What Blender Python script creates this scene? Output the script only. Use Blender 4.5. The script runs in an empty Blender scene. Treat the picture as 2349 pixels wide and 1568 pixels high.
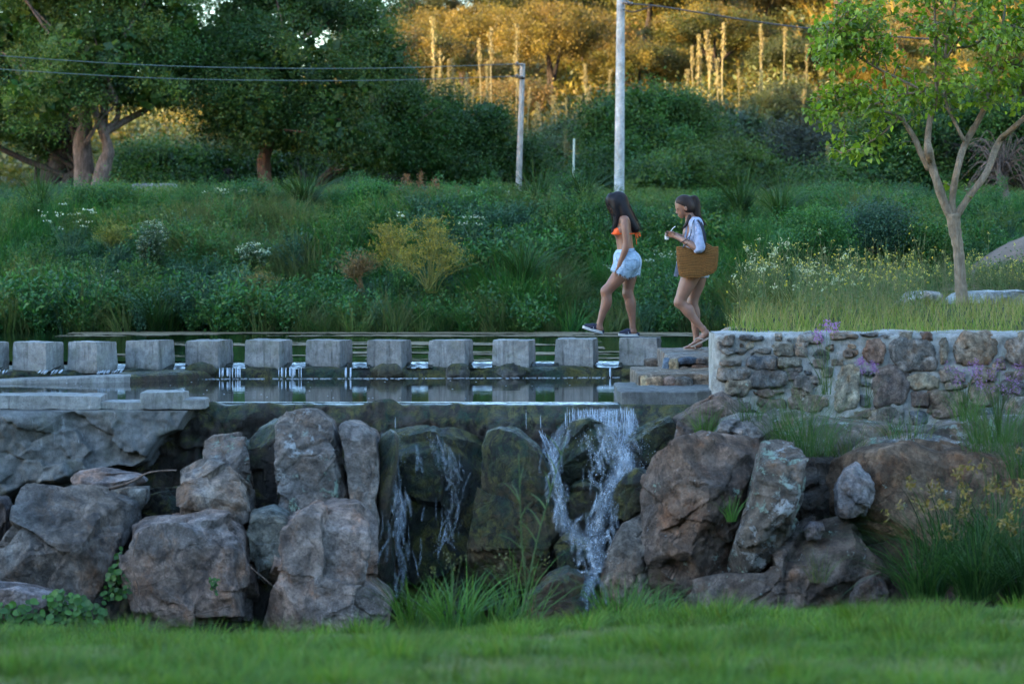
import bpy, math, random
import numpy as np
from mathutils import Vector, Matrix
SC = bpy.context.scene
COL = SC.collection
R = math.radians

# ------------------------------------------------------------------ camera, sky, sun, exposure
F, CX, YH, ZC = 6525.0, 1174.5, 532.4, 1.72       # focal length and horizon in photo units, eye height over the lower pool
cd = bpy.data.cameras.new('camera'); cam = bpy.data.objects.new('camera', cd); COL.objects.link(cam)
cam.location = (0, 0, ZC); cam.rotation_euler = (R(90), 0, 0)
cd.sensor_fit = 'HORIZONTAL'; cd.sensor_width = 36; cd.lens = 100; cd.shift_y = -251.6/2349
cd.clip_start = 0.1; cd.clip_end = 2000
cd.dof.use_dof = True; cd.dof.focus_distance = 31.6; cd.dof.aperture_fstop = 2.6
SC.camera = cam
SUN_EL, SUN_AZ = 8.0, 230.0
wd = bpy.data.worlds.new('World'); SC.world = wd; wd.use_nodes = True
wn = wd.node_tree
bg = wn.nodes['Background']
sky = wn.nodes.new('ShaderNodeTexSky'); sky.sky_type = 'NISHITA'; sky.sun_disc = False
sky.sun_elevation = R(SUN_EL); sky.sun_rotation = R(SUN_AZ); sky.altitude = 600; sky.air_density = 1.0; sky.dust_density = 0.5; sky.ozone_density = 2.2
wn.links.new(sky.outputs[0], bg.inputs[0]); bg.inputs[1].default_value = 0.15
sd = Vector((math.sin(R(SUN_AZ))*math.cos(R(SUN_EL)), math.cos(R(SUN_AZ))*math.cos(R(SUN_EL)), math.sin(R(SUN_EL))))
sl = bpy.data.lights.new('sun', 'SUN'); sl.energy = 2.45; sl.angle = R(0.5); sl.color = (1.0, 0.71, 0.37)
so = bpy.data.objects.new('sun', sl); COL.objects.link(so); so.rotation_euler = sd.to_track_quat('Z', 'Y').to_euler(); so.location = (0, -20, 60)
SC.view_settings.view_transform = 'Standard'; SC.view_settings.look = 'None'; SC.view_settings.gamma = 1
SC.view_settings.use_curve_mapping = False
SC.view_settings.exposure = 3.35
try:
    SC.cycles.use_denoising = True; SC.cycles.denoiser = 'OPENIMAGEDENOISE'
    SC.cycles.max_bounces = 6; SC.cycles.diffuse_bounces = 2; SC.cycles.glossy_bounces = 3
    SC.cycles.transmission_bounces = 3; SC.cycles.transparent_max_bounces = 6; SC.cycles.caustics_reflective = False; SC.cycles.caustics_refractive = False
except Exception: pass

# ------------------------------------------------------------------ helpers
def W(px, py, D): return Vector(((px-CX)*D/F, D, ZC-(py-YH)*D/F))
def WX(px, D): return (px-CX)*D/F
def WZ(py, D): return ZC-(py-YH)*D/F
def G(D): return np.interp(D, [0, 22, 24, 28.5, 30.85, 2000], [0, 22, 22.9, 26.8, 30.85, 2000])   # distances between lawn and stepping stones
PZ = 0.10                                          # level of the lower pool
def rng(s): return np.random.default_rng(s)

def hsh(ix, iy, iz, s):
    n = (ix*374761393 + iy*668265263 + iz*2147483647 + s*1274126177) & 0xffffffff
    n = ((n ^ (n >> 13)) * 1274126177) & 0xffffffff
    n = ((n ^ (n >> 16)) * 2246822519) & 0xffffffff
    return ((n ^ (n >> 15)) & 0xffffff)/float(0xffffff)
def vnoise(P, s=0):
    P = np.asarray(P, float); i = np.floor(P).astype(np.int64); f = P-i; f = f*f*(3-2*f)
    o = 0
    for dx in (0, 1):
        for dy in (0, 1):
            for dz in (0, 1):
                w = (f[..., 0] if dx else 1-f[..., 0])*(f[..., 1] if dy else 1-f[..., 1])*(f[..., 2] if dz else 1-f[..., 2])
                o = o+w*hsh(i[..., 0]+dx, i[..., 1]+dy, i[..., 2]+dz, s)
    return o*2-1
def fbm(P, o=4, s=0, g=0.5):
    P = np.asarray(P, float); t = 0; a = 1; n = 0
    for k in range(o):
        t = t+a*vnoise(P*(2.03**k)+k*7.3, s+k); n += a; a *= g
    return t/n
def sstep(a, b, x):
    t = np.clip((x-a)/(b-a), 0, 1); return t*t*(3-2*t)

def mesh(name, V, faces, cols=None, smooth=True, sharp=None, uv=None):
    """faces: list of int arrays (n,k). cols: per vertex rgb."""
    me = bpy.data.meshes.new(name)
    V = np.asarray(V, np.float32).reshape(-1, 3)
    fs = [np.asarray(f, np.int32) for f in faces if len(f)]
    me.vertices.add(len(V)); me.vertices.foreach_set('co', V.ravel())
    nl = sum(f.size for f in fs); nf = sum(len(f) for f in fs)
    me.loops.add(nl); me.loops.foreach_set('vertex_index', np.concatenate([f.ravel() for f in fs]))
    st = []; o = 0
    for f in fs:
        st.append(np.arange(len(f))*f.shape[1]+o); o += f.size
    me.polygons.add(nf); me.polygons.foreach_set('loop_start', np.concatenate(st).astype(np.int32))
    me.update(calc_edges=True)
    me.polygons.foreach_set('use_smooth', np.full(nf, smooth, bool))
    if cols is not None:
        c = np.ones((len(V), 4), np.float32); c[:, :3] = cols
        a = me.attributes.new('col', 'FLOAT_COLOR', 'POINT'); a.data.foreach_set('color', c.ravel())
    if sharp is not None: me.set_sharp_from_angle(angle=R(sharp))
    me.validate()
    return me

def obj(name, me, mat=None, parent=None, loc=None, label=None, cat=None, group=None, kind=None, color=None):
    o = bpy.data.objects.new(name, me); COL.objects.link(o)
    if mat is not None and not me.materials: me.materials.append(mat)
    if parent is not None: o.parent = parent
    if loc is not None: o.location = loc
    tag(o, label, cat, group, kind)
    if color is not None: o.color = color if len(color) == 4 else (*color, 0.0)
    return o
def tag(o, label=None, cat=None, group=None, kind=None):
    if label: o['label'] = label
    if cat: o['category'] = cat
    if group: o['group'] = group
    if kind: o['kind'] = kind
    return o
def empty(name, loc, label=None, cat=None, group=None, rz=0):
    o = bpy.data.objects.new(name, None); COL.objects.link(o); o.location = loc; o.rotation_euler = (0, 0, rz)
    o.empty_display_size = 0.1
    return tag(o, label, cat, group)

class MB:
    """collects vertices, faces and colours"""
    def __init__(s): s.V = []; s.F = {}; s.C = []; s.n = 0
    def add(s, V, faces, col=(1, 1, 1)):
        V = np.asarray(V, float).reshape(-1, 3); c = np.asarray(col, float)
        if c.ndim == 1: c = np.tile(c, (len(V), 1))
        s.V.append(V); s.C.append(c)
        for f in faces:
            f = np.asarray(f, np.int64)
            if f.size: s.F.setdefault(f.shape[1], []).append(f+s.n)
        s.n += len(V)
    def mesh(s, name, smooth=True, origin=(0, 0, 0), sharp=None):
        return mesh(name, np.concatenate(s.V)-np.array(origin), [np.concatenate(f) for f in s.F.values()], np.concatenate(s.C), smooth, sharp)

def frame_rings(P):
    P = np.asarray(P, float); T = np.gradient(P, axis=0); T /= np.linalg.norm(T, axis=1)[:, None]+1e-9
    up = np.array([0.13, -1, 0.21]); A = np.cross(T, up); A /= np.linalg.norm(A, axis=1)[:, None]+1e-9
    B = np.cross(T, A); return A, B
def tube(mb, P, rad, n=6, col=(1, 1, 1), cap=True, wob=0, seed=0):
    P = np.asarray(P, float); m = len(P); rad = np.broadcast_to(np.asarray(rad, float), (m,))
    A, B = frame_rings(P); t = np.arange(n)/n*2*np.pi
    rr = rad[:, None]*np.ones((1, n))
    if wob: rr = rr*(1+wob*rng(seed).uniform(-1, 1, (m, n)))
    V = P[:, None, :]+rr[..., None]*(np.cos(t)[None, :, None]*A[:, None, :]+np.sin(t)[None, :, None]*B[:, None, :])
    i = np.arange(m-1)[:, None]*n; j = np.arange(n)[None, :]
    q = np.stack([i+j, i+(j+1) % n, i+n+(j+1) % n, i+n+j], -1).reshape(-1, 4)
    fs = [q]
    if cap and n > 2: fs.append(np.array([np.arange(n)[::-1]])); fs.append(np.array([np.arange(n)+(m-1)*n]))
    if np.asarray(col).ndim == 2: col = np.repeat(np.asarray(col), n, 0)
    mb.add(V.reshape(-1, 3), fs, col)
def spline(P, n):
    P = np.asarray(P, float); m = len(P)
    if m < 3:
        t = np.linspace(0, 1, n)[:, None]; return P[0]*(1-t)+P[-1]*t
    E = np.vstack([2*P[0]-P[1], P, 2*P[-1]-P[-2]]); t = np.linspace(0, m-1-1e-6, n); i = t.astype(int); f = (t-i)[:, None]
    a, b, c, d = E[i], E[i+1], E[i+2], E[i+3]
    return 0.5*((2*b)+(-a+c)*f+(2*a-5*b+4*c-d)*f*f+(-a+3*b-3*c+d)*f**3)
def box(mb, lo, hi, col=(1, 1, 1)):
    x0, y0, z0 = lo; x1, y1, z1 = hi
    V = [(x0, y0, z0), (x1, y0, z0), (x1, y1, z0), (x0, y1, z0), (x0, y0, z1), (x1, y0, z1), (x1, y1, z1), (x0, y1, z1)]
    mb.add(V, [[(0, 3, 2, 1), (4, 5, 6, 7), (0, 1, 5, 4), (1, 2, 6, 5), (2, 3, 7, 6), (3, 0, 4, 7)]], col)
def cube_sphere(n):
    g = np.linspace(-1, 1, n+1); g = np.tan(g*np.pi/4); a, b = np.meshgrid(g, g, indexing='ij'); o = np.ones_like(a)
    Vs = []; Fs = []; k = 0
    i, j = np.meshgrid(np.arange(n), np.arange(n), indexing='ij'); q = np.stack([i*(n+1)+j, (i+1)*(n+1)+j, (i+1)*(n+1)+j+1, i*(n+1)+j+1], -1).reshape(-1, 4)
    for pts, fl in (((o, a, b), 0), ((-o, a, b), 1), ((a, o, b), 1), ((a, -o, b), 0), ((a, b, o), 0), ((a, b, -o), 1)):
        v = np.stack(pts, -1).reshape(-1, 3); Vs.append(v); Fs.append((q[:, ::-1] if fl else q)+k); k += len(v)
    V = np.concatenate(Vs); V /= np.linalg.norm(V, axis=1)[:, None]; Fq = np.concatenate(Fs)
    key = np.round(V*1e5).astype(np.int64); u, idx, inv = np.unique(key, axis=0, return_index=True, return_inverse=True)
    return V[idx], inv.ravel()[Fq]
_CS = {}
def csph(n):
    if n not in _CS: _CS[n] = cube_sphere(n)
    return _CS[n]

# ------------------------------------------------------------------ materials
def newmat(name):
    m = bpy.data.materials.new(name); m.use_nodes = True; nt = m.node_tree
    return m, nt, nt.nodes['Principled BSDF']
class NT:
    def __init__(s, nt): s.nt = nt
    def n(s, t, **kw):
        x = s.nt.nodes.new(t)
        for k, v in kw.items(): setattr(x, k, v)
        return x
    def l(s, a, b): s.nt.links.new(a, b)
    def noise(s, vec, scale, detail=4, rough=0.55, dist=0):
        x = s.n('ShaderNodeTexNoise'); x.inputs['Scale'].default_value = scale; x.inputs['Detail'].default_value = detail
        x.inputs['Roughness'].default_value = rough; x.inputs['Distortion'].default_value = dist
        if vec is not None: s.l(vec, x.inputs['Vector'])
        return x.outputs['Fac']
    def ramp(s, fac, stops):
        x = s.n('ShaderNodeValToRGB'); e = x.color_ramp.elements
        while len(e) < len(stops): e.new(0.5)
        for k, (p, c) in enumerate(stops):
            e[k].position = p; e[k].color = (c, c, c, 1) if not hasattr(c, '__len__') else (*c, 1)
        s.l(fac, x.inputs[0]); return x.outputs[0]
    def mix(s, fac, a, b, blend='MIX'):
        x = s.n('ShaderNodeMix', data_type='RGBA', blend_type=blend)
        for v, sk in ((fac, x.inputs[0]), (a, x.inputs[6]), (b, x.inputs[7])):
            if hasattr(v, 'is_output'): s.l(v, sk)
            elif hasattr(v, '__len__'): sk.default_value = (*v, 1)
            else: sk.default_value = v if sk.type == 'VALUE' else (v, v, v, 1)
        return x.outputs[2]
    def math(s, op, a, b=0.0, clamp=False):
        x = s.n('ShaderNodeMath', operation=op); x.use_clamp = clamp
        for v, sk in ((a, x.inputs[0]), (b, x.inputs[1])):
            if hasattr(v, 'is_output'): s.l(v, sk)
            else: sk.default_value = v
        return x.outputs[0]
    def scale(s, vec, v):
        x = s.n('ShaderNodeVectorMath', operation='MULTIPLY'); s.l(vec, x.inputs[0]); x.inputs[1].default_value = v; return x.outputs[0]
    def bump(s, h, strength=0.5, dist=0.02, nrm=None):
        x = s.n('ShaderNodeBump'); x.inputs['Strength'].default_value = strength; x.inputs['Distance'].default_value = dist
        s.l(h, x.inputs['Height'])
        if nrm is not None: s.l(nrm, x.inputs['Normal'])
        return x.outputs[0]

def rock_mat(name, wet=False, moss=0.0, sc=1.0, rough=0.85, contrast=1.0):
    m, nt, b = newmat(name); t = NT(nt)
    pos = t.n('ShaderNodeNewGeometry').outputs['Position']; oi = t.n('ShaderNodeObjectInfo')
    base = oi.outputs['Color']
    wob = t.n('ShaderNodeTexNoise'); wob.inputs['Scale'].default_value = 3*sc; wob.inputs['Detail'].default_value = 4; t.l(pos, wob.inputs['Vector'])
    vadd = t.n('ShaderNodeVectorMath', operation='MULTIPLY_ADD'); t.l(wob.outputs['Color'], vadd.inputs[0]); vadd.inputs[1].default_value = (0.5/sc,)*3; t.l(pos, vadd.inputs[2]); wp = vadd.outputs[0]
    big = t.noise(pos, 2.3*sc, 7, 0.66, 1.0); mid = t.noise(pos, 9*sc, 10, 0.74); fin = t.noise(pos, 48*sc, 6, 0.72)
    hue = t.ramp(t.noise(pos, 1.3*sc, 5, 0.6, 0.8), [(0.38, 0), (0.62, 1)])
    c = t.mix(hue, t.mix(1.0, base, (1.10, 0.95, 0.84), 'MULTIPLY'), t.mix(1.0, base, (0.9, 0.97, 1.03), 'MULTIPLY'))
    c = t.mix(1.0, c, t.ramp(big, [(0.3, 1-0.58*contrast), (0.48, 0.95), (0.66, 1+0.7*contrast)]), 'MULTIPLY')
    c = t.mix(1.0, c, t.ramp(mid, [(0.32, 1-0.62*contrast), (0.47, 0.92), (0.64, 1+0.6*contrast)]), 'MULTIPLY')
    rust = t.ramp(t.noise(t.scale(pos, (1, 1, 0.7)), 2.9*sc, 7, 0.72), [(0.52, 0), (0.64, 0.7)])
    c = t.mix(rust, c, t.mix(1.0, c, (1.05, 0.70, 0.46), 'MULTIPLY'))
    wht = t.ramp(t.noise(t.scale(wp, (1, 1, 0.55)), 2.4*sc, 8, 0.7), [(0.6, 0), (0.68, 0.55)]); c = t.mix(wht, c, t.mix(1.0, base, (1.9, 1.9, 2.0), 'MULTIPLY'))
    stk = t.ramp(t.noise(t.scale(wp, (4, 4, 0.45)), 1.7*sc, 7, 0.74), [(0.5, 0), (0.66, 0.85)])
    c = t.mix(stk, c, t.mix(1.0, base, (0.36, 0.37, 0.4), 'MULTIPLY'))
    vc = t.n('ShaderNodeTexVoronoi', feature='DISTANCE_TO_EDGE'); vc.inputs['Scale'].default_value = 1.25*sc; t.l(wp, vc.inputs['Vector'])
    crk = t.ramp(vc.outputs['Distance'], [(0.0, 0.45), (0.022, 0)]); c = t.mix(t.math('MULTIPLY', crk, t.ramp(big, [(0.42, 0), (0.55, 1)])), c, t.mix(1.0, base, (0.22, 0.21, 0.2), 'MULTIPLY'))
    spk = t.ramp(fin, [(0.3, 0.5), (0.46, 0.95), (0.6, 1.05), (0.74, 1.5)]); c = t.mix(1.0, c, spk, 'MULTIPLY')
    # lichen, amount in the object colour's alpha
    ln = t.noise(pos, 7.5*sc, 10, 0.72, 0.25); thr = t.math('SUBTRACT', 0.69, t.math('MULTIPLY', oi.outputs['Alpha'], 0.28))
    lm = t.math('MULTIPLY', t.math('SUBTRACT', ln, thr), 16.0, True)
    lc = t.mix(t.ramp(t.noise(pos, 2.1*sc, 3), [(0.42, 0), (0.56, 1)]), (0.34, 0.44, 0.34), (0.46, 0.45, 0.44))
    lc = t.mix(1.0, lc, t.ramp(fin, [(0.3, 0.7), (0.7, 1.15)]), 'MULTIPLY')
    c = t.mix(lm, c, lc)
    rg = rough
    if moss:
        geo = t.n('ShaderNodeNewGeometry'); sx = t.n('ShaderNodeSeparateXYZ'); t.l(geo.outputs['Normal'], sx.inputs[0])
        mn = t.noise(pos, 3.0*sc, 6, 0.7); mm = t.math('ADD', t.math('MULTIPLY', sx.outputs[2], 0.25), mn)
        mm = t.ramp(mm, [(0.62-0.25*moss, 0), (0.8-0.25*moss, 1)])
        vs = t.noise(t.scale(wp, (9, 9, 1.1)), 1.4*sc, 7, 0.75); mc = t.mix(t.ramp(t.noise(pos, 3.5*sc, 5, 0.6, 1.0), [(0.4, 0), (0.6, 1)]), (0.013, 0.036, 0.018), (0.10, 0.085, 0.016)); mc = t.mix(t.ramp(vs, [(0.42, 0.95), (0.54, 0)]), mc, (0.010, 0.008, 0.006)); mc = t.mix(1.0, mc, t.ramp(fin, [(0.3, 0.5), (0.7, 1.5)]), 'MULTIPLY')
        c = t.mix(mm, c, mc)
    t.l(c, b.inputs['Base Color'])
    if wet:
        t.l(t.ramp(mid, [(0.35, 0.3), (0.7, 0.8)]), b.inputs['Roughness']); b.inputs['Specular IOR Level'].default_value = 0.4
    else: b.inputs['Roughness'].default_value = rg; b.inputs['Specular IOR Level'].default_value = 0.25
    h = t.math('ADD', t.math('MULTIPLY', mid, 0.8), t.math('MULTIPLY', fin, 0.35)); h = t.math('ADD', h, t.math('MULTIPLY', lm, 0.12))
    vo = t.n('ShaderNodeTexNoise'); vo.noise_type = 'RIDGED_MULTIFRACTAL'; vo.inputs['Scale'].default_value = 1.5*sc; vo.inputs['Detail'].default_value = 6; vo.inputs['Distortion'].default_value = 0.6
    t.l(pos, vo.inputs['Vector']); h = t.math('SUBTRACT', h, t.math('MULTIPLY', vo.outputs['Fac'], 0.1)); h = t.math('SUBTRACT', h, t.math('MULTIPLY', crk, 0.25))
    t.l(t.bump(h, 1.0, 0.085/sc), b.inputs['Normal'])
    return m
M_ROCK = rock_mat('rock'); M_WET = rock_mat('wet_mossy_rock', True, 0.9); M_WROCK = rock_mat('wall_rock', sc=2.2)
M_DAMP = rock_mat('damp_rock', True, 0.35); M_WEIR = rock_mat('wet_weir_rock', True, 0.5, 1.6)
M_LAWNB = None

def concrete_mat(name, base, moss=0.0, dark=0.6):
    m, nt, b = newmat(name); t = NT(nt)
    pos = t.n('ShaderNodeNewGeometry').outputs['Position']
    big = t.noise(pos, 3.2, 6, 0.6, 0.4); fin = t.noise(pos, 70, 5, 0.7); mid = t.noise(pos, 16, 6, 0.7)
    c = t.mix(t.ramp(big, [(0.3, 0), (0.7, 1)]), tuple(v*0.62 for v in base), tuple(v*1.25 for v in base))
    stk = t.ramp(t.noise(t.scale(pos, (9, 9, 0.8)), 2.2, 6, 0.72), [(0.5, 0), (0.7, dark)]); c = t.mix(stk, c, tuple(v*0.3 for v in base))
    wht = t.ramp(t.noise(t.scale(pos, (7, 7, 1.1)), 1.9, 5, 0.7, 0.3), [(0.6, 0), (0.75, 0.5)]); c = t.mix(wht, c, (0.5, 0.5, 0.5))
    grn = t.ramp(t.noise(pos, 4.3, 5, 0.7), [(0.5, 0), (0.7, 0.5)]); c = t.mix(grn, c, (base[0]*0.55, base[1]*0.58, base[2]*0.38))
    spk = t.ramp(t.noise(pos, 110, 3, 0.6), [(0.3, 0.3), (0.42, 1.0), (0.72, 1.0), (0.8, 1.5)]); c = t.mix(1.0, c, spk, 'MULTIPLY')
    c = t.mix(1.0, c, t.ramp(mid, [(0.35, 0.72), (0.65, 1.15)]), 'MULTIPLY')
    ob = t.n('ShaderNodeObjectInfo'); c = t.mix(1.0, c, t.ramp(ob.outputs['Random'], [(0, 0.82), (1, 1.15)]), 'MULTIPLY')
    if moss:
        geo = t.n('ShaderNodeObjectInfo')
        tc = t.n('ShaderNodeTexCoord'); sx = t.n('ShaderNodeSeparateXYZ'); t.l(tc.outputs['Object'], sx.inputs[0])
        mm = t.math('ADD', sx.outputs[2], t.math('MULTIPLY', t.noise(pos, 9, 5, 0.7), 0.22))
        mm = t.ramp(mm, [(0.07, moss), (0.17, 0)]); c = t.mix(mm, c, (0.03, 0.03, 0.018))
    t.l(c, b.inputs['Base Color']); b.inputs['Roughness'].default_value = 0.9; b.inputs['Specular IOR Level'].default_value = 0.2
    t.l(t.bump(t.math('ADD', t.math('MULTIPLY', mid, 0.6), t.math('MULTIPLY', fin, 0.5)), 0.5, 0.012), b.inputs['Normal'])
    return m
M_CONC = concrete_mat('stepping_stone_concrete', (0.27, 0.265, 0.25), 0.9, dark=0.85)
M_CONC2 = concrete_mat('grey_concrete', (0.25, 0.25, 0.24))
M_RENDER = concrete_mat('rough_render', (0.15, 0.148, 0.142), dark=0.4)
M_POLE = concrete_mat('pole_concrete', (0.42, 0.42, 0.42), dark=0.25)

def leaf_mat(name, trans=0.3, gloss=0.35, var=0.25, rough=0.5):
    m, nt, b = newmat(name); t = NT(nt)
    at = t.n('ShaderNodeAttribute', attribute_name='col'); oi = t.n('ShaderNodeObjectInfo')
    r = t.ramp(oi.outputs['Random'], [(0, 1-var), (1, 1+var)]); c = t.mix(1.0, at.outputs['Color'], r, 'MULTIPLY')
    t.l(c, b.inputs['Base Color']); b.inputs['Roughness'].default_value = rough; b.inputs['Specular IOR Level'].default_value = gloss
    tr = t.n('ShaderNodeBsdfTranslucent'); c2 = t.mix(1.0, c, (1.15, 1.2, 0.6), 'MULTIPLY'); t.l(c2, tr.inputs[0])
    mx = t.n('ShaderNodeMixShader'); mx.inputs[0].default_value = trans
    t.l(b.outputs[0], mx.inputs[1]); t.l(tr.outputs[0], mx.inputs[2]); t.l(mx.outputs[0], nt.nodes['Material Output'].inputs[0])
    return m
M_LEAF = leaf_mat('foliage'); M_GRASS = leaf_mat('grass_blades', 0.3, 0.2, 0.3, 0.6); M_GLEAF = leaf_mat('glossy_leaf', 0.5, 0.45, 0.0, 0.4); M_LAWNB = leaf_mat('lawn_blades', 0.35, 0.2, 0.5, 0.6)

def plain(name, col, rough=0.6, spec=0.3, var=0.0, sc=20, bump=0.0, sss=0.0, attr=False):
    m, nt, b = newmat(name); t = NT(nt); b.inputs['Roughness'].default_value = rough; b.inputs['Specular IOR Level'].default_value = spec
    pos = t.n('ShaderNodeTexCoord').outputs['Object']
    c = None
    if attr: c = t.n('ShaderNodeAttribute', attribute_name='col').outputs['Color']
    if var or bump:
        n = t.noise(pos, sc, 5, 0.65)
        k = t.ramp(n, [(0.3, 1-var), (0.7, 1+var)])
        c = t.mix(1.0, c if c is not None else col, k, 'MULTIPLY')
        if bump: t.l(t.bump(n, bump, 0.01), b.inputs['Normal'])
    if c is not None: t.l(c, b.inputs['Base Color'])
    else: b.inputs['Base Color'].default_value = (*col, 1)
    if sss: b.inputs['Subsurface Weight'].default_value = sss; b.inputs['Subsurface Radius'].default_value = (0.01, 0.004, 0.002)
    return m
def bark_mat(name, c1, c2, sc=6):
    m, nt, b = newmat(name); t = NT(nt); pos = t.n('ShaderNodeNewGeometry').outputs['Position']
    n = t.noise(t.scale(pos, (1, 1, 0.25)), sc*3, 7, 0.7, 0.5); n2 = t.noise(pos, sc*0.6, 4)
    c = t.mix(t.ramp(n, [(0.35, 0), (0.65, 1)]), c1, c2); c = t.mix(1.0, c, t.ramp(n2, [(0.3, 0.7), (0.7, 1.25)]), 'MULTIPLY')
    t.l(c, b.inputs['Base Color']); b.inputs['Roughness'].default_value = 0.95; b.inputs['Specular IOR Level'].default_value = 0.15
    t.l(t.bump(n, 0.7, 0.03), b.inputs['Normal']); return m
M_BARK = bark_mat('grey_brown_bark', (0.06, 0.042, 0.032), (0.22, 0.155, 0.125))
M_BARKD = bark_mat('dark_bark', (0.02, 0.016, 0.013), (0.08, 0.06, 0.05))
M_BARKR = bark_mat('reddish_bark', (0.10, 0.05, 0.035), (0.2, 0.11, 0.08))
M_BARKM = bark_mat('smooth_tan_bark', (0.17, 0.125, 0.085), (0.3, 0.235, 0.17), 14)
def ground_mat(name, a, b_, c_, sc=1.0):
    m, nt, b = newmat(name); t = NT(nt); pos = t.n('ShaderNodeNewGeometry').outputs['Position']
    n = t.noise(pos, 0.5*sc, 6, 0.65); n2 = t.noise(pos, 4*sc, 6, 0.7)
    c = t.mix(t.ramp(n, [(0.38, 0), (0.62, 1)]), a, b_); c = t.mix(t.ramp(n2, [(0.45, 0), (0.65, 0.8)]), c, c_)
    t.l(c, b.inputs['Base Color']); b.inputs['Roughness'].default_value = 0.95; b.inputs['Specular IOR Level'].default_value = 0.1
    t.l(t.bump(n2, 0.6, 0.05), b.inputs['Normal']); return m
M_LAWN = ground_mat('lawn_soil', (0.035, 0.07, 0.018), (0.055, 0.10, 0.025), (0.05, 0.06, 0.025), 2)
M_BANK = ground_mat('bank_soil', (0.02, 0.045, 0.014), (0.035, 0.05, 0.02), (0.03, 0.03, 0.016), 1.5)
M_HILL = ground_mat('dry_hill_grass', (0.20, 0.145, 0.05), (0.12, 0.10, 0.035), (0.15, 0.115, 0.05), 0.6)
M_EARTH = ground_mat('bare_earth', (0.16, 0.122, 0.098), (0.12, 0.092, 0.072), (0.19, 0.15, 0.122), 3)
M_BED = ground_mat('stream_bed_mud', (0.03, 0.026, 0.018), (0.02, 0.02, 0.014), (0.04, 0.035, 0.026), 3)

def water_mat(name, col, bumps, rough=0.03):
    m, nt, b = newmat(name); t = NT(nt); pos = t.n('ShaderNodeNewGeometry').outputs['Position']
    b.inputs['Base Color'].default_value = (*col, 1); b.inputs['Roughness'].default_value = rough; b.inputs['IOR'].default_value = 1.333; b.inputs['Specular IOR Level'].default_value = 0.5
    h = None
    for sx, sy, sc, amp in bumps:
        k = t.math('MULTIPLY', t.noise(t.scale(pos, (sx, sy, 1)), sc, 3, 0.5), amp); h = k if h is None else t.math('ADD', h, k)
    t.l(t.bump(h, 1.0, 0.01), b.inputs['Normal']); return m
M_POND = water_mat('pond_water', (0.008, 0.02, 0.007), [(0.5, 1, 2.2, 0.35), (0.8, 1.6, 9, 0.10)])
M_POOL = water_mat('pool_water', (0.018, 0.018, 0.012), [(0.35, 1, 3.0, 0.14), (0.7, 1.4, 11, 0.05)])
M_FLOW = water_mat('running_water', (0.02, 0.022, 0.016), [(1.3, 0.7, 9, 1.4), (1, 1, 30, 0.5)], 0.05)
m, nt, b = newmat('white_water'); b.inputs['Base Color'].default_value = (0.62, 0.68, 0.75, 1); b.inputs['Roughness'].default_value = 0.15; b.inputs['Specular IOR Level'].default_value = 0.8
b.inputs['Transmission Weight'].default_value = 0.3; b.inputs['IOR'].default_value = 1.33; M_FOAM = m
m, nt, b = newmat('streaked_water'); t = NT(nt); pos = t.n('ShaderNodeNewGeometry').outputs['Position']; at = t.n('ShaderNodeAttribute', attribute_name='col')
n1 = t.noise(t.scale(pos, (34, 34, 9)), 1.0, 7, 0.74, 1.6); sep = t.n('ShaderNodeSeparateColor'); t.l(at.outputs['Color'], sep.inputs[0])
n2 = t.noise(t.scale(pos, (90, 90, 5)), 1.0, 3, 0.6); k = t.math('ADD', t.math('MULTIPLY', n1, t.math('SUBTRACT', 1.0, sep.outputs[1])), t.math('MULTIPLY', n2, sep.outputs[1]))
al = t.math('MULTIPLY', t.math('SUBTRACT', t.math('ADD', k, t.math('MULTIPLY', sep.outputs[0], 0.36)), 0.56), 3.6, True); al = t.math('MULTIPLY', al, t.ramp(t.noise(t.scale(pos, (7, 7, 5)), 1.0, 4, 0.6, 0.5), [(0.32, 0.15), (0.6, 0.85)])); al = t.math('MULTIPLY', t.math('MAXIMUM', al, t.math('MULTIPLY', t.math('MULTIPLY', sep.outputs[0], 0.62), t.ramp(n2, [(0.35, 0.25), (0.65, 1.0)]))), sep.outputs[2])
t.l(al, b.inputs['Alpha']); t.l(t.mix(t.ramp(n1, [(0.35, 0), (0.65, 1)]), (0.40, 0.48, 0.58), (0.78, 0.82, 0.86)), b.inputs['Base Color']); b.inputs['Roughness'].default_value = 0.25; b.inputs['Specular IOR Level'].default_value = 0.6
t.l(t.bump(n1, 0.8, 0.03), b.inputs['Normal']); M_SHEET = m
# ------------------------------------------------------------------ land and water
def grid_obj(name, xs, ys, fz, mat, kind='structure', smooth=True):
    X, Y = np.meshgrid(np.asarray(xs, float), np.asarray(ys, float), indexing='ij'); Z = fz(X, Y)
    V = np.stack([X, Y, Z], -1).reshape(-1, 3); a, c = X.shape
    i, j = np.meshgrid(np.arange(a-1), np.arange(c-1), indexing='ij'); k = i*c+j
    q = np.stack([k, k+c, k+c+1, k+1], -1).reshape(-1, 4)
    return obj(name, mesh(name, V, [q], smooth=smooth), mat, kind=kind)
def zn(X, Y, sc, s=0, o=3): return fbm(np.stack([X*sc, Y*sc, np.zeros_like(X)], -1), o, s)

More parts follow.
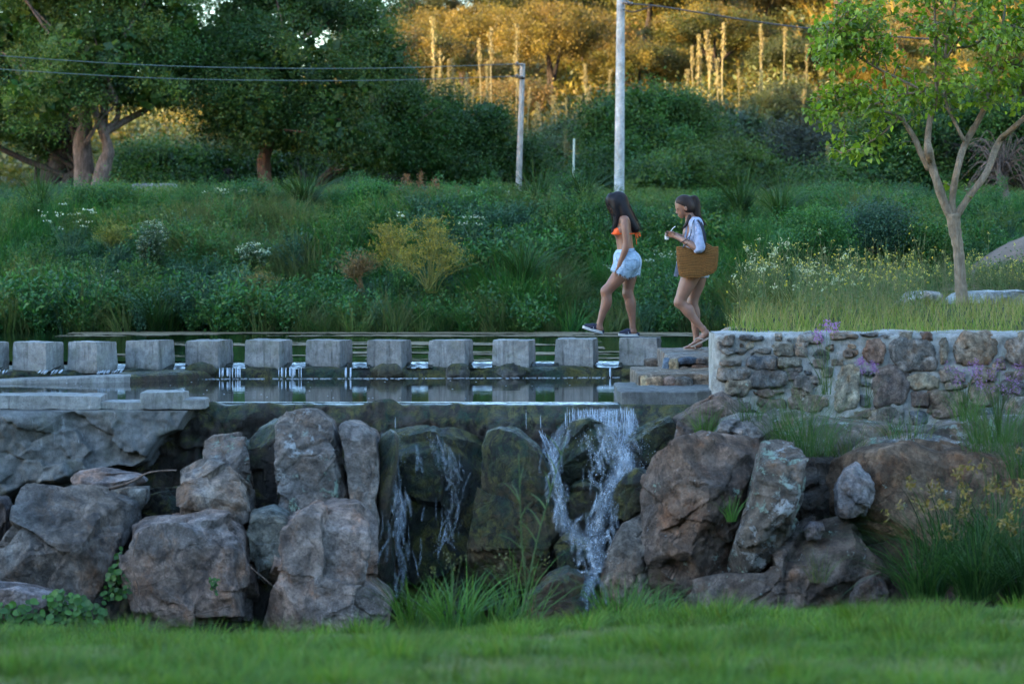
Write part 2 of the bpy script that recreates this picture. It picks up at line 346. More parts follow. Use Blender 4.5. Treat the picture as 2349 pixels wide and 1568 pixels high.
def lawn_z(X, Y):
    t = np.clip((Y-9.5)/10.5, 0, 1.4)
    z = -0.02-0.98*t**1.15+0.04*zn(X, Y, 0.7, 3)+0.07*sstep(0.2, 3.0, X)*sstep(15, 19, Y)
    z = np.where(Y < 9.5, -0.02+0.04*zn(X, Y, 0.7, 3), z)
    z = z-sstep(12.5, 19, Y)*(0.045+0.11*sstep(1.2, -0.8, X))
    drop = sstep(20.4, 23.5, Y); z = z*(1-drop)+(-1.95)*drop
    return z
def bank_z(X, Y):
    n = 0.34*zn(X, Y, 0.32, 11)+0.16*zn(X, Y, 0.9, 12)
    z = 0.15+1.85*sstep(41.6, 48.3, Y)+0.33*sstep(48, 72, Y)+n*sstep(41.5, 44, Y)
    z = np.where(Y < 41.6, 0.15+(Y-41.6)*0.7, z)
    return z
def hill_ridge(X): return 7.4+1.7*np.log1p(np.exp((X+3.0)*0.35))+0.2*np.maximum(X-10, 0)+0.7*zn(X, X*0, 0.16, 5)
def hill_z(X, Y):
    s = np.clip((Y-71)/43, 0, 1); h = hill_ridge(X); z = 2.36+(h-2.36)*s**1.1+0.5*zn(X, Y, 0.11, 21)*s
    z = z+np.maximum(Y-114, 0)*0.02*np.clip(X+3, -60, 60)*0.08-np.maximum(Y-170, 0)*0.25
    return z
def ridge_z(X, Y):
    s = sstep(-30, -150, Y); back = 1-sstep(-150, -330, Y)*0.9
    return -0.4+55.4*s*back*(1+0.035*zn(X, Y, 0.05, 31))+1.2*zn(X, Y, 0.09, 32)*s
def frange(a, b, n): return np.linspace(a, b, n)
lawn = grid_obj('lawn', np.concatenate([frange(-40, -6, 18), frange(-5.8, 5.8, 60), frange(6, 40, 18)]), np.concatenate([frange(-30, 4, 12), frange(4.4, 24.5, 100)]), lawn_z, M_LAWN)
xs = np.concatenate([frange(-160, -16, 24), frange(-15, 18, 100), frange(20, 190, 24)])
bank = grid_obj('river_bank', xs, np.concatenate([frange(38.5, 50, 50), frange(51, 71, 22)]), bank_z, M_BANK)
hill = grid_obj('hill', np.concatenate([frange(-200, -22, 24), frange(-20, 40, 80), frange(44, 240, 24)]), np.concatenate([frange(71, 125, 60), frange(130, 260, 20)]), hill_z, M_HILL)
ridge = grid_obj('ridge', frange(-420, 260, 80), frange(-340, -30, 50), ridge_z, M_HILL)
bed = grid_obj('stream_bed', frange(-14, 14, 30), frange(23.4, 42, 44), lambda X, Y: np.where(Y < 27.6, -2.0, np.where(Y < 32.2, -0.6, -0.5))+0.05*zn(X, Y, 1, 40), M_BED)
stream = grid_obj('stream_water', frange(-9, 9, 20), frange(22.6, 26.8, 20), lambda X, Y: -1.9+0*X, M_FLOW)
POND_Z = 0.25
grid_obj('pond_water', frange(-16, 16, 10), frange(32.42, 42.6, 10), lambda X, Y: POND_Z+0*X, M_POND)
grid_obj('pool_water', frange(-9.3, 2.6, 8), frange(27.02, 31.9, 8), lambda X, Y: PZ+0*X, M_POOL)
# the pond's right shore: a grassy terrace with earth sides behind the stone wall
def terr_z(X, Y):
    e = WXe(Y); d = sstep(0, 0.25, X-e)
    return (0.73+0.12*sstep(28.5, 33.5, Y)+0.06*zn(X, Y, 1.3, 51))*d+(-0.4)*(1-d)
def WXe(Y): return 2.0+np.maximum(Y-28.6, 0)*0.115+0.06*np.sin(Y*2.1)
terrace = grid_obj('terrace_ground', np.concatenate([frange(2.0, 3.6, 40), frange(3.7, 16, 30)]), frange(27.25, 41.5, 70), terr_z, M_BANK)
# the earth mound at the right edge
def mound_z(X, Y): return np.where(True, 0.3+1.55*np.exp(-(((X-8.2)/1.9)**2+((Y-42.5)/1.6)**2)), 0)+0.16*zn(X, Y, 1.2, 77, 5)
grid_obj('bare_earth_mound', frange(5.4, 11.5, 40), frange(39.5, 45, 30), mound_z, M_EARTH)
# a bare track on the right of the hill
V = []; pth = spline([W(1960, 150, 93), W(2060, 95, 97), W(2180, 70, 102), W(2400, 60, 108)], 30)
X0 = np.array([p[0] for p in pth]); 
tz = []
for k, p in enumerate(pth):
    for s in np.linspace(-1.6, 1.6, 9):
        x, y = p[0]+0.35*s, p[1]+1.0*s; tz.append((x, y, float(hill_z(np.array([x]), np.array([y]))[0])+0.25-0.2*abs(s)/1.6))
i, j = np.meshgrid(np.arange(29), np.arange(8), indexing='ij'); k = i*9+j
obj('hill_path', mesh('hill_path', tz, [np.stack([k, k+9, k+10, k+1], -1).reshape(-1, 4)]), M_EARTH, kind='structure')

# floating algae on the pond: flat irregular rafts a few millimetres thick
def algae(name, px0, px1, y0, y1, thr, s, dens=(34, 90)):
    a = MB(); Dn = (ZC-POND_Z)*F
    xs = np.linspace(WX(px0, 34), WX(px1, 34), dens[0]*3); ys = np.linspace(Dn/(y1-YH), Dn/(y0-YH), dens[1])
    X, Y = np.meshgrid(xs, ys, indexing='ij'); nn = fbm(np.stack([X*0.55, Y*2.2, X*0], -1), 6, s, 0.72)
    ed = np.minimum(sstep(0, 0.12, np.linspace(0, 1, len(ys))), sstep(0, 0.12, 1-np.linspace(0, 1, len(ys))))[None, :]
    keep = (nn+0.5*(ed-1) > thr); c = len(ys)
    Z = POND_Z+0.006+0.004*fbm(np.stack([X*9, Y*9, X*0], -1), 2, s)
    i, j = np.nonzero(keep[:-1, :-1] & keep[1:, :-1] & keep[:-1, 1:] & keep[1:, 1:]); k = i*c+j
    q = np.stack([k, k+c, k+c+1, k+1], -1)
    colr = np.array([0.16, 0.125, 0.075])*(1+0.35*fbm(np.stack([X*6, Y*6, X*0], -1), 3, s+3))[..., None]
    V = np.stack([X, Y, Z], -1).reshape(-1, 3); used = np.unique(q); mp = -np.ones(len(V), int); mp[used] = np.arange(len(used))
    return V[used], mp[q], colr.reshape(-1, 3)[used]
am = MB()
for args in ((-60, 1760, 760, 773.5, -0.12, 1, (90, 60)), (300, 1640, 783, 794, 0.03, 2, (110, 60)), (800, 1500, 806, 815, -0.05, 3, (110, 80)), (200, 900, 810, 818, 0.1, 4, (110, 80)), (760, 1400, 795, 803, 0.03, 5, (110, 60)), (-60, 500, 815, 822, 0.12, 6, (80, 50)), (1250, 1640, 819, 824, -0.05, 9, (80, 50)), (850, 1200, 822, 829, 0.0, 8, (80, 50))):
    v, q, c = algae('a', *args)
    if len(q): am.add(v, [q], c)
obj('algae_scum', am.mesh('algae_scum'), plain('algae', (0, 0, 0), 0.85, 0.15, 0.2, 30, 0.4, attr=True), kind='stuff')
# ------------------------------------------------------------------ weir, sill, stepping stones, steps, wall
def rough_block(mb, c, half, rot=0.0, n=10, e=7.0, amp=0.012, s=0, taper=0.0, fr=7.0, col=(1, 1, 1), fine=0.004):
    """a cast or quarried block: a rounded box with an uneven skin"""
    D, Fq = csph(n); h = np.array(half); P = D/np.max(np.abs(D), axis=1)[:, None]
    P = P*h*((np.abs(D/np.max(np.abs(D), axis=1)[:, None])**e).sum(1)**(-1/e))[:, None]*1.05
    P = np.clip(P, -h, h)
    P[:, :2] *= (1-taper*(P[:, 2]/h[2]))[:, None]
    ns = np.stack([fbm(P*fr+s*3.1+k*17, 3, s+k) for k in range(3)], -1); P = P+ns*amp
    P += np.stack([vnoise(P*38+k*5, s+k+9) for k in range(3)], -1)*fine
    cr, sr = math.cos(rot), math.sin(rot); P = np.stack([P[:, 0]*cr-P[:, 1]*sr, P[:, 0]*sr+P[:, 1]*cr, P[:, 2]], -1)+np.array(c)
    mb.add(P, [Fq], col)

# stepping stones: left px, right px, top py (front corner), bottom py, distance, turn
SS = [(-95, 8, 785, 848, 30.85, -22), (24, 133, 785, 847, 30.9, -19), (150, 259, 785, 846, 31.0, -27), (286, 392, 782, 840, 31.4, -20), (423, 528, 781.5, 838, 31.6, -19),
      (559, 665, 781, 837.5, 31.7, -17), (699, 804, 781, 837.5, 31.75, -17), (840, 942, 781, 838, 31.75, -15), (983, 1085, 781, 838, 31.8, -13), (1129, 1229, 780.5, 837.5, 31.85, -11), (1273, 1375, 778, 835, 31.95, -10), (1421, 1522, 775.5, 838, 32.05, -9)]
ordn = ['first', 'second', 'third', 'fourth', 'fifth', 'sixth', 'seventh', 'eighth', 'ninth', 'tenth', 'eleventh', 'twelfth']
ss_lab = ['cut-off grey concrete stepping stone at the left edge of the photo', 'second concrete stepping stone from the left, above a wet notch', 'third concrete stepping stone from the left, turned furthest to the viewer',
          'fourth concrete stepping stone from the left, behind the end of the curved kerb', 'fifth concrete stepping stone from the left, on a narrow dark footing', 'sixth concrete stepping stone from the left, between two small falls',
          'seventh stepping stone from the left, streaked with brownish moss', 'eighth concrete stepping stone from the left, dark stains on its front', 'ninth stepping stone from the left, above a pale footing lump', 'tenth stepping stone from the left, two steps before the walking woman',
          'grey stepping stone under the raised front foot of the woman in shorts', 'stepping stone the woman in orange bikini top stands on']
ss_tint = rng(5).uniform(0.85, 1.12, 12)
STONE_TOP = {}
for k, (a, b, t, bo, D, rot) in enumerate(SS):
    w = (b-a)*D/F; r = R(-rot); side = w/(math.cos(r)+math.sin(r)); h = side/2*1.0
    cx = ((a+b)/2-CX)*D/F; cy = D+(math.cos(r)+math.sin(r))*h*0.93
    zt = WZ(t, D+0.02); zb = WZ(bo, D)-0.05
    mb = MB(); rough_block(mb, (0, 0, (zt-zb)/2), (h, h, (zt-zb)/2), rot=-r, n=20, e=16, amp=0.008, s=k+40, taper=0.02)
    STONE_TOP[k] = zt
    o = obj('stepping_stone', mb.mesh('stepping_stone', sharp=40), M_CONC, loc=(cx, cy, zb), label=ss_lab[k], cat='stepping stone', group='row of concrete stepping stones across the pool'); o.rotation_euler = (R(rng(k).uniform(-1.2, 1.2)), R(rng(k+50).uniform(-1.3, 1.3)) if k < 10 else 0, 0)

# the low sill under the stones (front face slightly sloped, mossy, uneven), one wall
def sheet(mb, P, col=(1, 1, 1), flip=False):
    a, c = P.shape[:2]; i, j = np.meshgrid(np.arange(a-1), np.arange(c-1), indexing='ij'); k = i*c+j
    q = np.stack([k, k+c, k+c+1, k+1], -1).reshape(-1, 4)
    mb.add(P.reshape(-1, 3), [q[:, ::-1] if flip else q], col)
def sillD(x):
    px = CX+x*F/31.8
    return np.interp(px, [-200, 20, 150, 290, 420, 560, 840, 1270, 1520], [30.72, 30.78, 30.88, 31.28, 31.48, 31.58, 31.63, 31.8, 31.88])
xs = np.linspace(WX(-150, 31), WX(1560, 31.9), 420); prof = [(0.85, -0.4), (0.85, 0.19), (0.55, 0.222), (0.25, 0.222), (0.10, 0.212), (0.02, 0.185), (-0.02, 0.14), (-0.05, 0.08), (-0.08, 0.0), (-0.10, -0.1), (-0.1, -0.4)]
pp = spline(np.array([(a, b, 0) for a, b in prof]), 46)[:, :2]
X = xs[:, None]+0*pp[None, :, 0]; Y = sillD(xs)[:, None]+pp[None, :, 0]; Z = pp[None, :, 1]+0*X
nn = fbm(np.stack([X*4, Y*4, Z*6], -1), 4, 60); n2 = fbm(np.stack([X*17, Y*17, Z*17], -1), 3, 61)
fr = sstep(0.3, 0.0, pp[:, 0])[None, :]; Y = Y-(nn*0.09+n2*0.02)*fr; Z = Z+n2*0.012*fr+nn*0.02*fr
mb = MB(); sheet(mb, np.stack([X, Y, Z], -1))
sill = obj('sill_wall', mb.mesh('sill_wall'), M_WET, label='low dark mossy sill wall running under the row of stepping stones', cat='wall', color=(0.06, 0.052, 0.035))
# mossy footings jutting from the sill below some stones
fl = [('pale wet footing lump below the ninth stepping stone', 1050, 842, 30), ('wet mossy lump below the sill at the fifth stepping stone', 460, 838, 36), ('pale footing lump below the tenth stepping stone', 1172, 842, 34), ('brown mossy footing lump under the eighth stepping stone', 890, 842, 38)]
for k, (lb, px, py, rpx) in enumerate(fl):
    D = float(sillD(WX(px, 31.8)))-0.03; D_, Fq = csph(10); rr = rpx*D/F
    P = D_*np.array([rr, 0.09, 0.10]); P += fbm(P*14+k, 3, k+70)[:, None]*0.03
    obj('footing_lump', mesh('footing_lump', P, [Fq]), M_DAMP, loc=W(px, py+12, D), label=lb, cat='stone', color=(0.13, 0.125, 0.11) if 'pale' in lb else (0.05, 0.045, 0.025))
# rough ramp at 1240-1300 where water slides off the sill
V = []
def lip(px0, px1, s, name, label, drop=0.20, run=0.30, col=None):
    x0 = WX(px0, 31.75); x1 = WX(px1, 31.75); n = 14; m_ = 26
    u = np.linspace(0, 1, m_); xs_ = np.linspace(x0, x1, n)
    Y = sillD(xs_)[:, None]+0.55-u[None, :]*(0.55+run); 
    Z = POND_Z+0.006-drop*sstep(0.5, 1, u)[None, :]+0*Y+0.010*fbm(np.stack([xs_[:, None]*20+0*Y, Y*14, 0*Y], -1), 3, s)*sstep(0.05, .5, u)[None, :]
    m2 = MB(); sheet(m2, np.stack([xs_[:, None]+0*Y, Y, Z], -1), flip=True); return m2
# thin sheets of water running over the sill between the stones
gaps = [(8, 24), (133, 150), (259, 286), (392, 423), (528, 559), (665, 699), (804, 840), (942, 983), (1085, 1129), (1229, 1273), (1375, 1421)]
wm = MB()
for k, (a, b) in enumerate(gaps):
    for q in [lip(a-9, b+9, k+80, '', '', drop=0.24 if k == 9 else 0.05, run=0.16 if k == 9 else -0.03)]:
        V = np.concatenate(q.V); wm.add(V, [np.concatenate(f) for f in q.F.values()])
obj('running_water', wm.mesh('running_water'), M_FLOW, kind='structure')

# curved kerb at left
kp = [(-80, 30.5, 873), (60, 30.55, 868), (200, 30.6, 863), (300, 30.7, 859)]
P = spline(np.array([W(px, py, D) for px, D, py in kp]), 50); T = np.gradient(P, axis=0); T[:, 2] = 0; T /= np.linalg.norm(T, axis=1)[:, None]; N = np.stack([-T[:, 1], T[:, 0], 0*T[:, 0]], -1)
pr = [(0.0, -0.35), (0.0, -0.02), (0.012, -0.003), (0.04, 0), (0.3, 0.0), (0.3, -0.35)]
S = np.stack([P+N*a+np.array([0, 0, b]) for a, b in pr], 1); S += fbm(S*9, 3, 90)[..., None]*0.006
mb = MB(); sheet(mb, S); obj('kerb', mb.mesh('kerb', sharp=35), M_CONC2, label='curved concrete kerb running from the left edge to the sill', cat='kerb')
kp = [(296, 30.7, 860), (350, 30.85, 856), (420, 31.1, 853), (490, 31.5, 848)]; P = spline(np.array([W(px, py, D) for px, D, py in kp]), 40); T = np.gradient(P, axis=0); T[:, 2] = 0; T /= np.linalg.norm(T, axis=1)[:, None]; N = np.stack([-T[:, 1], T[:, 0], 0*T[:, 0]], -1)
S = np.stack([P+N*a+np.array([0, 0, b]) for a, b in spline(np.array([(-.03, -.35, 0), (-.02, -.06, 0), (.01, -.012, 0), (.06, 0, 0), (.32, .01, 0)]), 16)[:, :2]], 1); S += fbm(S*12, 4, 92)[..., None]*.03*np.array([1, 1, .5]); mb = MB(); sheet(mb, S); obj('wet_ledge', mb.mesh('wet_ledge'), M_WEIR, label='dark wet mossy ledge joining the curved kerb to the sill', cat='ledge', color=(0.05, 0.04, 0.03))

# the weir: dark wet wall with a rough front, plus crest
xs = np.linspace(-9.5, 2.4, 420); pz = np.concatenate([[-2.2], np.linspace(-2.0, -0.02, 110), [-0.006]])
X, Zg = np.meshgrid(xs, pz, indexing='ij'); Y = 26.78+0*Zg
n1 = fbm(np.stack([X*1.3, Zg*1.6, X*0], -1), 4, 100); n2 = fbm(np.stack([X*6, Zg*4, X*0], -1), 4, 101); n3 = fbm(np.stack([X*22, Zg*11, X*0], -1), 3, 102)
rw = rng(66); cw = np.stack([rw.uniform(-9.5, 2.4, 90), rw.uniform(-2, 0, 90)], -1); nw = np.argmin((X[..., None]+.25*n2[..., None]-cw[:, 0])**2+(1.6*(Zg[..., None]+.12*n1[..., None]-cw[:, 1]))**2, -1); Y = Y-(rw.uniform(0, .14, 90)[nw]+.12*n1+0.07*n2+0.045*n3)*sstep(0.0, -0.25, Zg)-0.05*sstep(0, -0.15, Zg)-0.02*n3; Z = Zg+0.02*fbm(np.stack([X*5, X*0, X*0], -1), 3, 103)*sstep(-0.1, 0, Zg)
Y[:, -1] = 26.8; Z = Z+PZ; pxs = CX+xs*F/26.8; lump = np.interp(pxs, [440, 480, 620, 650, 700, 760, 800, 840, 905, 1045, 1065, 1500], [.02, .035, .03, .0, .02, .0, .0, .035, .04, .03, .0, .0])*np.clip(fbm(np.stack([xs*6, xs*0, xs*0], -1), 4, 109)*2.2+.6, 0, 1.6); Z[:, -1] += lump; Z[:, -8:-1] += lump[:, None]*np.linspace(0, .8, 7)[None, :]
mb = MB(); sheet(mb, np.stack([X, Y, Z], -1))
top = np.stack([np.stack([xs, Y[:, -1], Z[:, -1]], -1), np.stack([xs, xs*0+26.98, xs*0+PZ-0.012+lump*.7], -1), np.stack([xs, xs*0+27.1, xs*0-0.6], -1)], 1); sheet(mb, top)
obj('weir_wall', mb.mesh('weir_wall'), M_WEIR, label='dark wet weir wall with moss, holding the lower pool', cat='weir', color=(0.045, 0.036, 0.028))
# water lip over the weir crest
xs = np.linspace(WX(480, 26.8), WX(1425, 26.8), 160); u = np.linspace(0, 1, 16)
Y = 27.12-0.29*u[None, :]+0.02*fbm(np.stack([xs*5, xs*0, xs*0], -1), 3, 5)[:, None]*u; thick = np.interp(CX+xs*F/26.8, [480, 640, 760, 830, 900, 1040, 1060, 1420], [0.0, 0.3, 0.9, 0.35, 0.15, 0.5, 1, 1])
Z = PZ+0.004-(0.05)*u[None, :]**2.2*thick[:, None]-0.03*(1-thick[:, None])*u+0.008*fbm(np.stack([xs[:, None]*9+0*Y, Y*9, 0*Y], -1), 3, 6)*u
mb = MB(); sheet(mb, np.stack([xs[:, None]+0*Y, Y, Z], -1), flip=True); obj('weir_water', mb.mesh('weir_water'), M_FLOW, kind='structure')

# rough render facing at left with a ragged lower edge
poly = [(-60, 934), (-60, 1180), (10, 1150), (60, 1118), (135, 1116), (180, 1098), (270, 1074), (305, 1079), (335, 1063), (372, 1008), (395, 997), (414, 992), (426, 965), (446, 934)]
def inside(px, py, poly):
    r = np.zeros(px.shape, bool); n = len(poly)
    for k in range(n):
        x0, y0 = poly[k]; x1, y1 = poly[(k+1) % n]
        c = ((y0 > py) != (y1 > py)) & (px < (x1-x0)*(py-y0)/(y1-y0+1e-9)+x0); r ^= c
    return r
def edge_dist(px, py, poly):
    d = np.full(px.shape, 1e9)
    for k in range(len(poly)):
        a = np.array(poly[k]); b = np.array(poly[(k+1) % len(poly)]); ab = b-a
        t = np.clip(((px-a[0])*ab[0]+(py-a[1])*ab[1])/(ab@ab+1e-9), 0, 1); d = np.minimum(d, np.hypot(px-a[0]-t*ab[0], py-a[1]-t*ab[1]))
    return d
Dr = float(G(28.0)); gx, gy = np.meshgrid(np.linspace(-70, 450, 190), np.linspace(930, 1190, 100), indexing='ij')
ins = inside(gx, gy+6*fbm(np.stack([gx*0.06, gy*0.06, gx*0], -1), 4, 7), poly); ed = np.where(ins, edge_dist(gx, gy, poly), -edge_dist(gx, gy, poly))
x = WX(gx, Dr); z = WZ(gy, Dr); nn = fbm(np.stack([x*2.2, z*2.2, x*0], -1), 5, 110); crk = np.abs(fbm(np.stack([x*1.4, z*1.8, x*0+3], -1), 4, 111))
y = Dr+0.32*(1-sstep(0, 9, ed))-0.10*nn*sstep(0, 30, ed)-0.02*fbm(np.stack([x*14, z*14, x*0], -1), 3, 112)-0.05*np.abs(fbm(np.stack([x*3.1, z*2.6, x*0+5], -1), 3, 113))*sstep(0, 20, ed)
rf = rng(67); cf = np.stack([rf.uniform(x.min(), x.max(), 26), rf.uniform(z.min(), z.max(), 26)], -1); nf_ = np.argmin((x[..., None]+.3*nn[..., None]-cf[:, 0])**2+1.6*(z[..., None]+.2*nn[..., None]-cf[:, 1])**2, -1); y = y-(rf.uniform(0, .07, 26)[nf_]+np.clip(rf.normal(0, .16, 26)[nf_]*(x-cf[nf_, 0])+rf.normal(0, .16, 26)[nf_]*(z-cf[nf_, 1]), -.06, .06))*sstep(0, 22, ed)
stp = sstep(-0.05, 0.05, fbm(np.stack([x*0.9+4, z*0.9, x*0], -1), 4, 115)); y = y-0.10*stp*sstep(0, 20, ed)
keep = ed > -12; i, j = np.nonzero(keep[:-1, :-1] & keep[1:, 1:]); c = gx.shape[1]; k = i*c+j
q = np.stack([k, k+1, k+c+1, k+c], -1); V = np.stack([x, y, z], -1).reshape(-1, 3)
used = np.unique(q); mp = -np.ones(len(V), int); mp[used] = np.arange(len(used))
obj('render_facing', mesh('render_facing', V[used], [mp[q]]), M_RENDER, label='broken grey render facing with ragged lower edge on the weir', cat='wall')
# slabs lying on it
def slab(name, px0, px1, pyt, pyb, D, dep, lab, s, mat=M_CONC2, extra=()):
    D = float(G(D)); mb = MB(); x0, x1 = WX(px0, D), WX(px1, D); zt, zb = WZ(pyt, D), WZ(pyb, D)
    rough_block(mb, (0, dep/2, (zt-zb)/2), ((x1-x0)/2, dep/2, (zt-zb)/2), n=16, e=18, amp=0.014, s=s, fr=4)
    for (a, b, c, d) in extra:
        xa, xb = WX(a, D), WX(b, D); za, zc = WZ(c, D), WZ(d, D)
        rough_block(mb, ((xa+xb)/2-(x0+x1)/2, dep/2-0.01, (za+zc)/2-zb), ((xb-xa)/2, dep/2*0.97, (za-zc)/2), n=12, e=12, amp=0.016, s=s+3, fr=4)
    return obj(name, mb.mesh(name, sharp=40), mat, loc=((x0+x1)/2, D, zb), label=lab, cat='slab')
slab('concrete_slab', -60, 200, 907, 938, 28.05, 0.5, 'long grey concrete slab lying along the pool edge at left', 1, extra=[(180, 230, 908, 938)])
slab('concrete_slab', 226, 330, 922, 938, 28.08, 0.45, 'thin low concrete slab between the long slab and the raised block', 2)
slab('concrete_slab', 322, 420, 900, 937, 28.02, 0.45, 'raised concrete block on the pool edge beside the weir crest', 3, extra=[(385, 470, 917, 938)])

# stone steps up to the path at right
st = empty('stone_steps', W(1500, 930, 27.1), 'stone and concrete steps beside the wall where the second woman treads', 'steps')
stc = np.array(st.location)
def stepblk(name, px0, px1, pyt, pyb, D0, D1, mat, s, col=None, e=12, amp=0.02, lab=None):
    D0, D1 = float(G(D0)), float(G(D1)); x0, x1 = WX(px0, D0), WX(px1, D0); zt, zb = WZ(pyt, D0), WZ(pyb, D0); mb = MB()
    rough_block(mb, ((x0+x1)/2-stc[0], (D0+D1)/2-stc[1], (zt+zb)/2-stc[2]), ((x1-x0)/2, (D1-D0)/2, (zt-zb)/2), n=16, e=e, amp=amp, s=s, fr=4)
    return obj(name, mb.mesh(name, sharp=45), mat, st, color=col, label=lab)
stepblk('base_slab', 1421, 1720, 897, 936, 28.55, 29.6, M_RENDER, 1, amp=0.03, e=9)
stepblk('step', 1462, 1720, 859, 900, 29.2, 30.2, M_WROCK, 2, (0.2, 0.16, 0.12), amp=0.03)
stepblk('step', 1535, 1760, 818.5, 868, 30.0, 31.9, M_WROCK, 3, (0.2, 0.175, 0.15), amp=0.015)
stepblk('landing', 1480, 1600, 824, 850, 31.9, 32.4, M_WROCK, 5, (0.16, 0.14, 0.12), amp=0.02)
sd_ = rng(8)
for k, (px, py, rx, ry, c, D) in enumerate([(1500, 880, 20, 17, (0.34, 0.23, 0.14), 29.17), (1478, 880, 9, 20, (0.36, 0.28, 0.17), 29.18), (1535, 876, 14, 12, (0.3, 0.2, 0.15), 29.17), (1568, 880, 22, 16, (0.14, 0.12, 0.1), 29.17),
        (1528, 842, 8, 22, (0.15, 0.2, 0.26), 29.97), (1545, 845, 11, 23, (0.34, 0.28, 0.18), 29.96), (1578, 827, 22, 8, (0.06, 0.085, 0.12), 29.96), (1608, 828, 13, 8, (0.13, 0.11, 0.10), 29.96), (1570, 855, 14, 16, (0.16, 0.13, 0.10), 29.97), (1608, 860, 26, 24, (0.15, 0.09, 0.06), 29.94)]):
    D = float(G(D)); D_, Fq = csph(8); P = D_*((np.abs(D_)**4).sum(1)**-0.25)[:, None]*np.array([rx*D/F, 0.05, ry*D/F]); P += fbm(P*14+k*3, 3, k)[:, None]*0.015
    obj('stone', mesh('stone', P+np.array(W(px, py, D+0.02))-stc, [Fq]), M_WROCK, st, color=c)

# the wall at right: mortar body and stones
wl = empty('stone_wall', W(1990, 940, 26.7), 'rubble stone wall with grey mortar below the grassy terrace', 'wall'); wc = np.array(wl.location)
def dull(c): return tuple(np.array(c)*.62+np.array((0.23, 0.205, 0.175))*.38)
DW = float(G(28.4))
xs = np.linspace(WX(1642, DW), WX(2720, DW), 330); zs = np.linspace(WZ(1020, DW), WZ(764, DW), 90)
X, Z = np.meshgrid(xs, zs, indexing='ij'); nn = fbm(np.stack([X*5, Z*5, X*0], -1), 4, 120); Y = DW+0.05-0.035*nn-0.014*fbm(np.stack([X*20, Z*20, X*0], -1), 3, 121)
endr = 0.05*np.exp(-(X-xs[0])/0.05); Y = Y+endr; topw = sstep(zs[-1]-0.05, zs[-1], Z); Y = Y+0.05*topw**2
Z = Z+0.018*fbm(np.stack([X*3, X*0, X*0], -1), 3, 122)*sstep(zs[-1]-0.2, zs[-1], Z)
mb = MB(); sheet(mb, np.stack([X, Y, Z], -1)-wc)
v = np.linspace(0, 1, 12); Tp = np.stack([X[:, -1][:, None]+0*v, Y[:, -1][:, None]+v*0.62, Z[:, -1][:, None]+0*v], -1); Tp[..., 2] += 0.012*fbm(Tp*7, 3, 124); sheet(mb, Tp-wc)
Ye = np.linspace(0, 0.64, 24); EX, EZ = np.meshgrid(Ye, zs, indexing='ij'); ex = xs[0]-0.03*fbm(np.stack([EX*4, EZ*4, EX*0], -1), 4, 125)+0.0*EX-0.02; ex[0] = X[0]; E = np.stack([ex, Y[0][None, :]+EX, Z[0][None, :]+0*EX], -1); sheet(mb, E-wc, flip=True)
M_MORT = concrete_mat('mortar', (0.33, 0.315, 0.29), dark=0.5)
obj('mortar', mb.mesh('mortar'), M_MORT, wl)
WS = [(1690, 765, 1757, 786, 's'), (1770, 764, 1798, 781, 'b'), (1820, 766, 1888, 797, 'g'), (1905, 762, 1970, 779, 't'), (1970, 763, 2012, 771, 's'), (1972, 776, 2032, 832, 'r'), (2040, 779, 2150, 854, 'G'), (2150, 776, 2176, 836, 'o'), (2184, 759, 2285, 838, 'T'), (2305, 776, 2400, 843, 'n'),
      (1655, 796, 1712, 813, 'g'), (1768, 791, 1820, 816, 'p'), (1716, 816, 1776, 844, 'S'), (1783, 821, 1840, 842, 'o'), (1725, 849, 1806, 889, 'd'), (1646, 824, 1700, 840, 'n'), (1650, 845, 1720, 870, 'g'), (1665, 868, 1725, 906, 'p'), (1722, 891, 1800, 908, 'r'), (1822, 858, 1888, 897, 'G'),
      (1908, 840, 1976, 946, 'c'), (2003, 841, 2082, 929, 'm'), (2075, 861, 2148, 891, 'c'), (2155, 848, 2212, 876, 'g'), (2090, 898, 2126, 931, 'm'), (2118, 893, 2218, 957, 'n'), (2082, 936, 2130, 972, 'S'), (2290, 868, 2352, 908, 'd'), (1932, 794, 1973, 822, 'k'), (1862, 804, 1900, 828, 'd'),
      (2225, 846, 2285, 872, 'o'), (2222, 880, 2288, 930, 'k'), (2136, 922, 2192, 960, 'k'), (1652, 770, 1684, 790, 'n'), (1808, 905, 1900, 940, 'n'), (1735, 912, 1800, 950, 'm'), (2360, 850, 2450, 900, 'g'), (2410, 770, 2500, 840, 't'), (2510, 772, 2600, 850, 'r'), (2460, 850, 2560, 910, 'G'), (2295, 915, 2380, 960, 'g'), (1660, 915, 1722, 950, 'k'), (1988, 935, 2075, 975, 'g'), (1905, 950, 1980, 990, 'n')]
pal = dict(s=(0.06, 0.08, 0.105), S=(0.085, 0.115, 0.145), b=(0.32, 0.26, 0.2), g=(0.19, 0.17, 0.15), t=(0.25, 0.19, 0.14), T=(0.25, 0.17, 0.105), r=(0.17, 0.085, 0.055), G=(0.16, 0.14, 0.125), o=(0.19, 0.165, 0.115), n=(0.2, 0.15, 0.115), p=(0.26, 0.225, 0.165), d=(0.045, 0.055, 0.065), c=(0.38, 0.34, 0.245), m=(0.085, 0.055, 0.05), k=(0.25, 0.18, 0.145))
taken = []
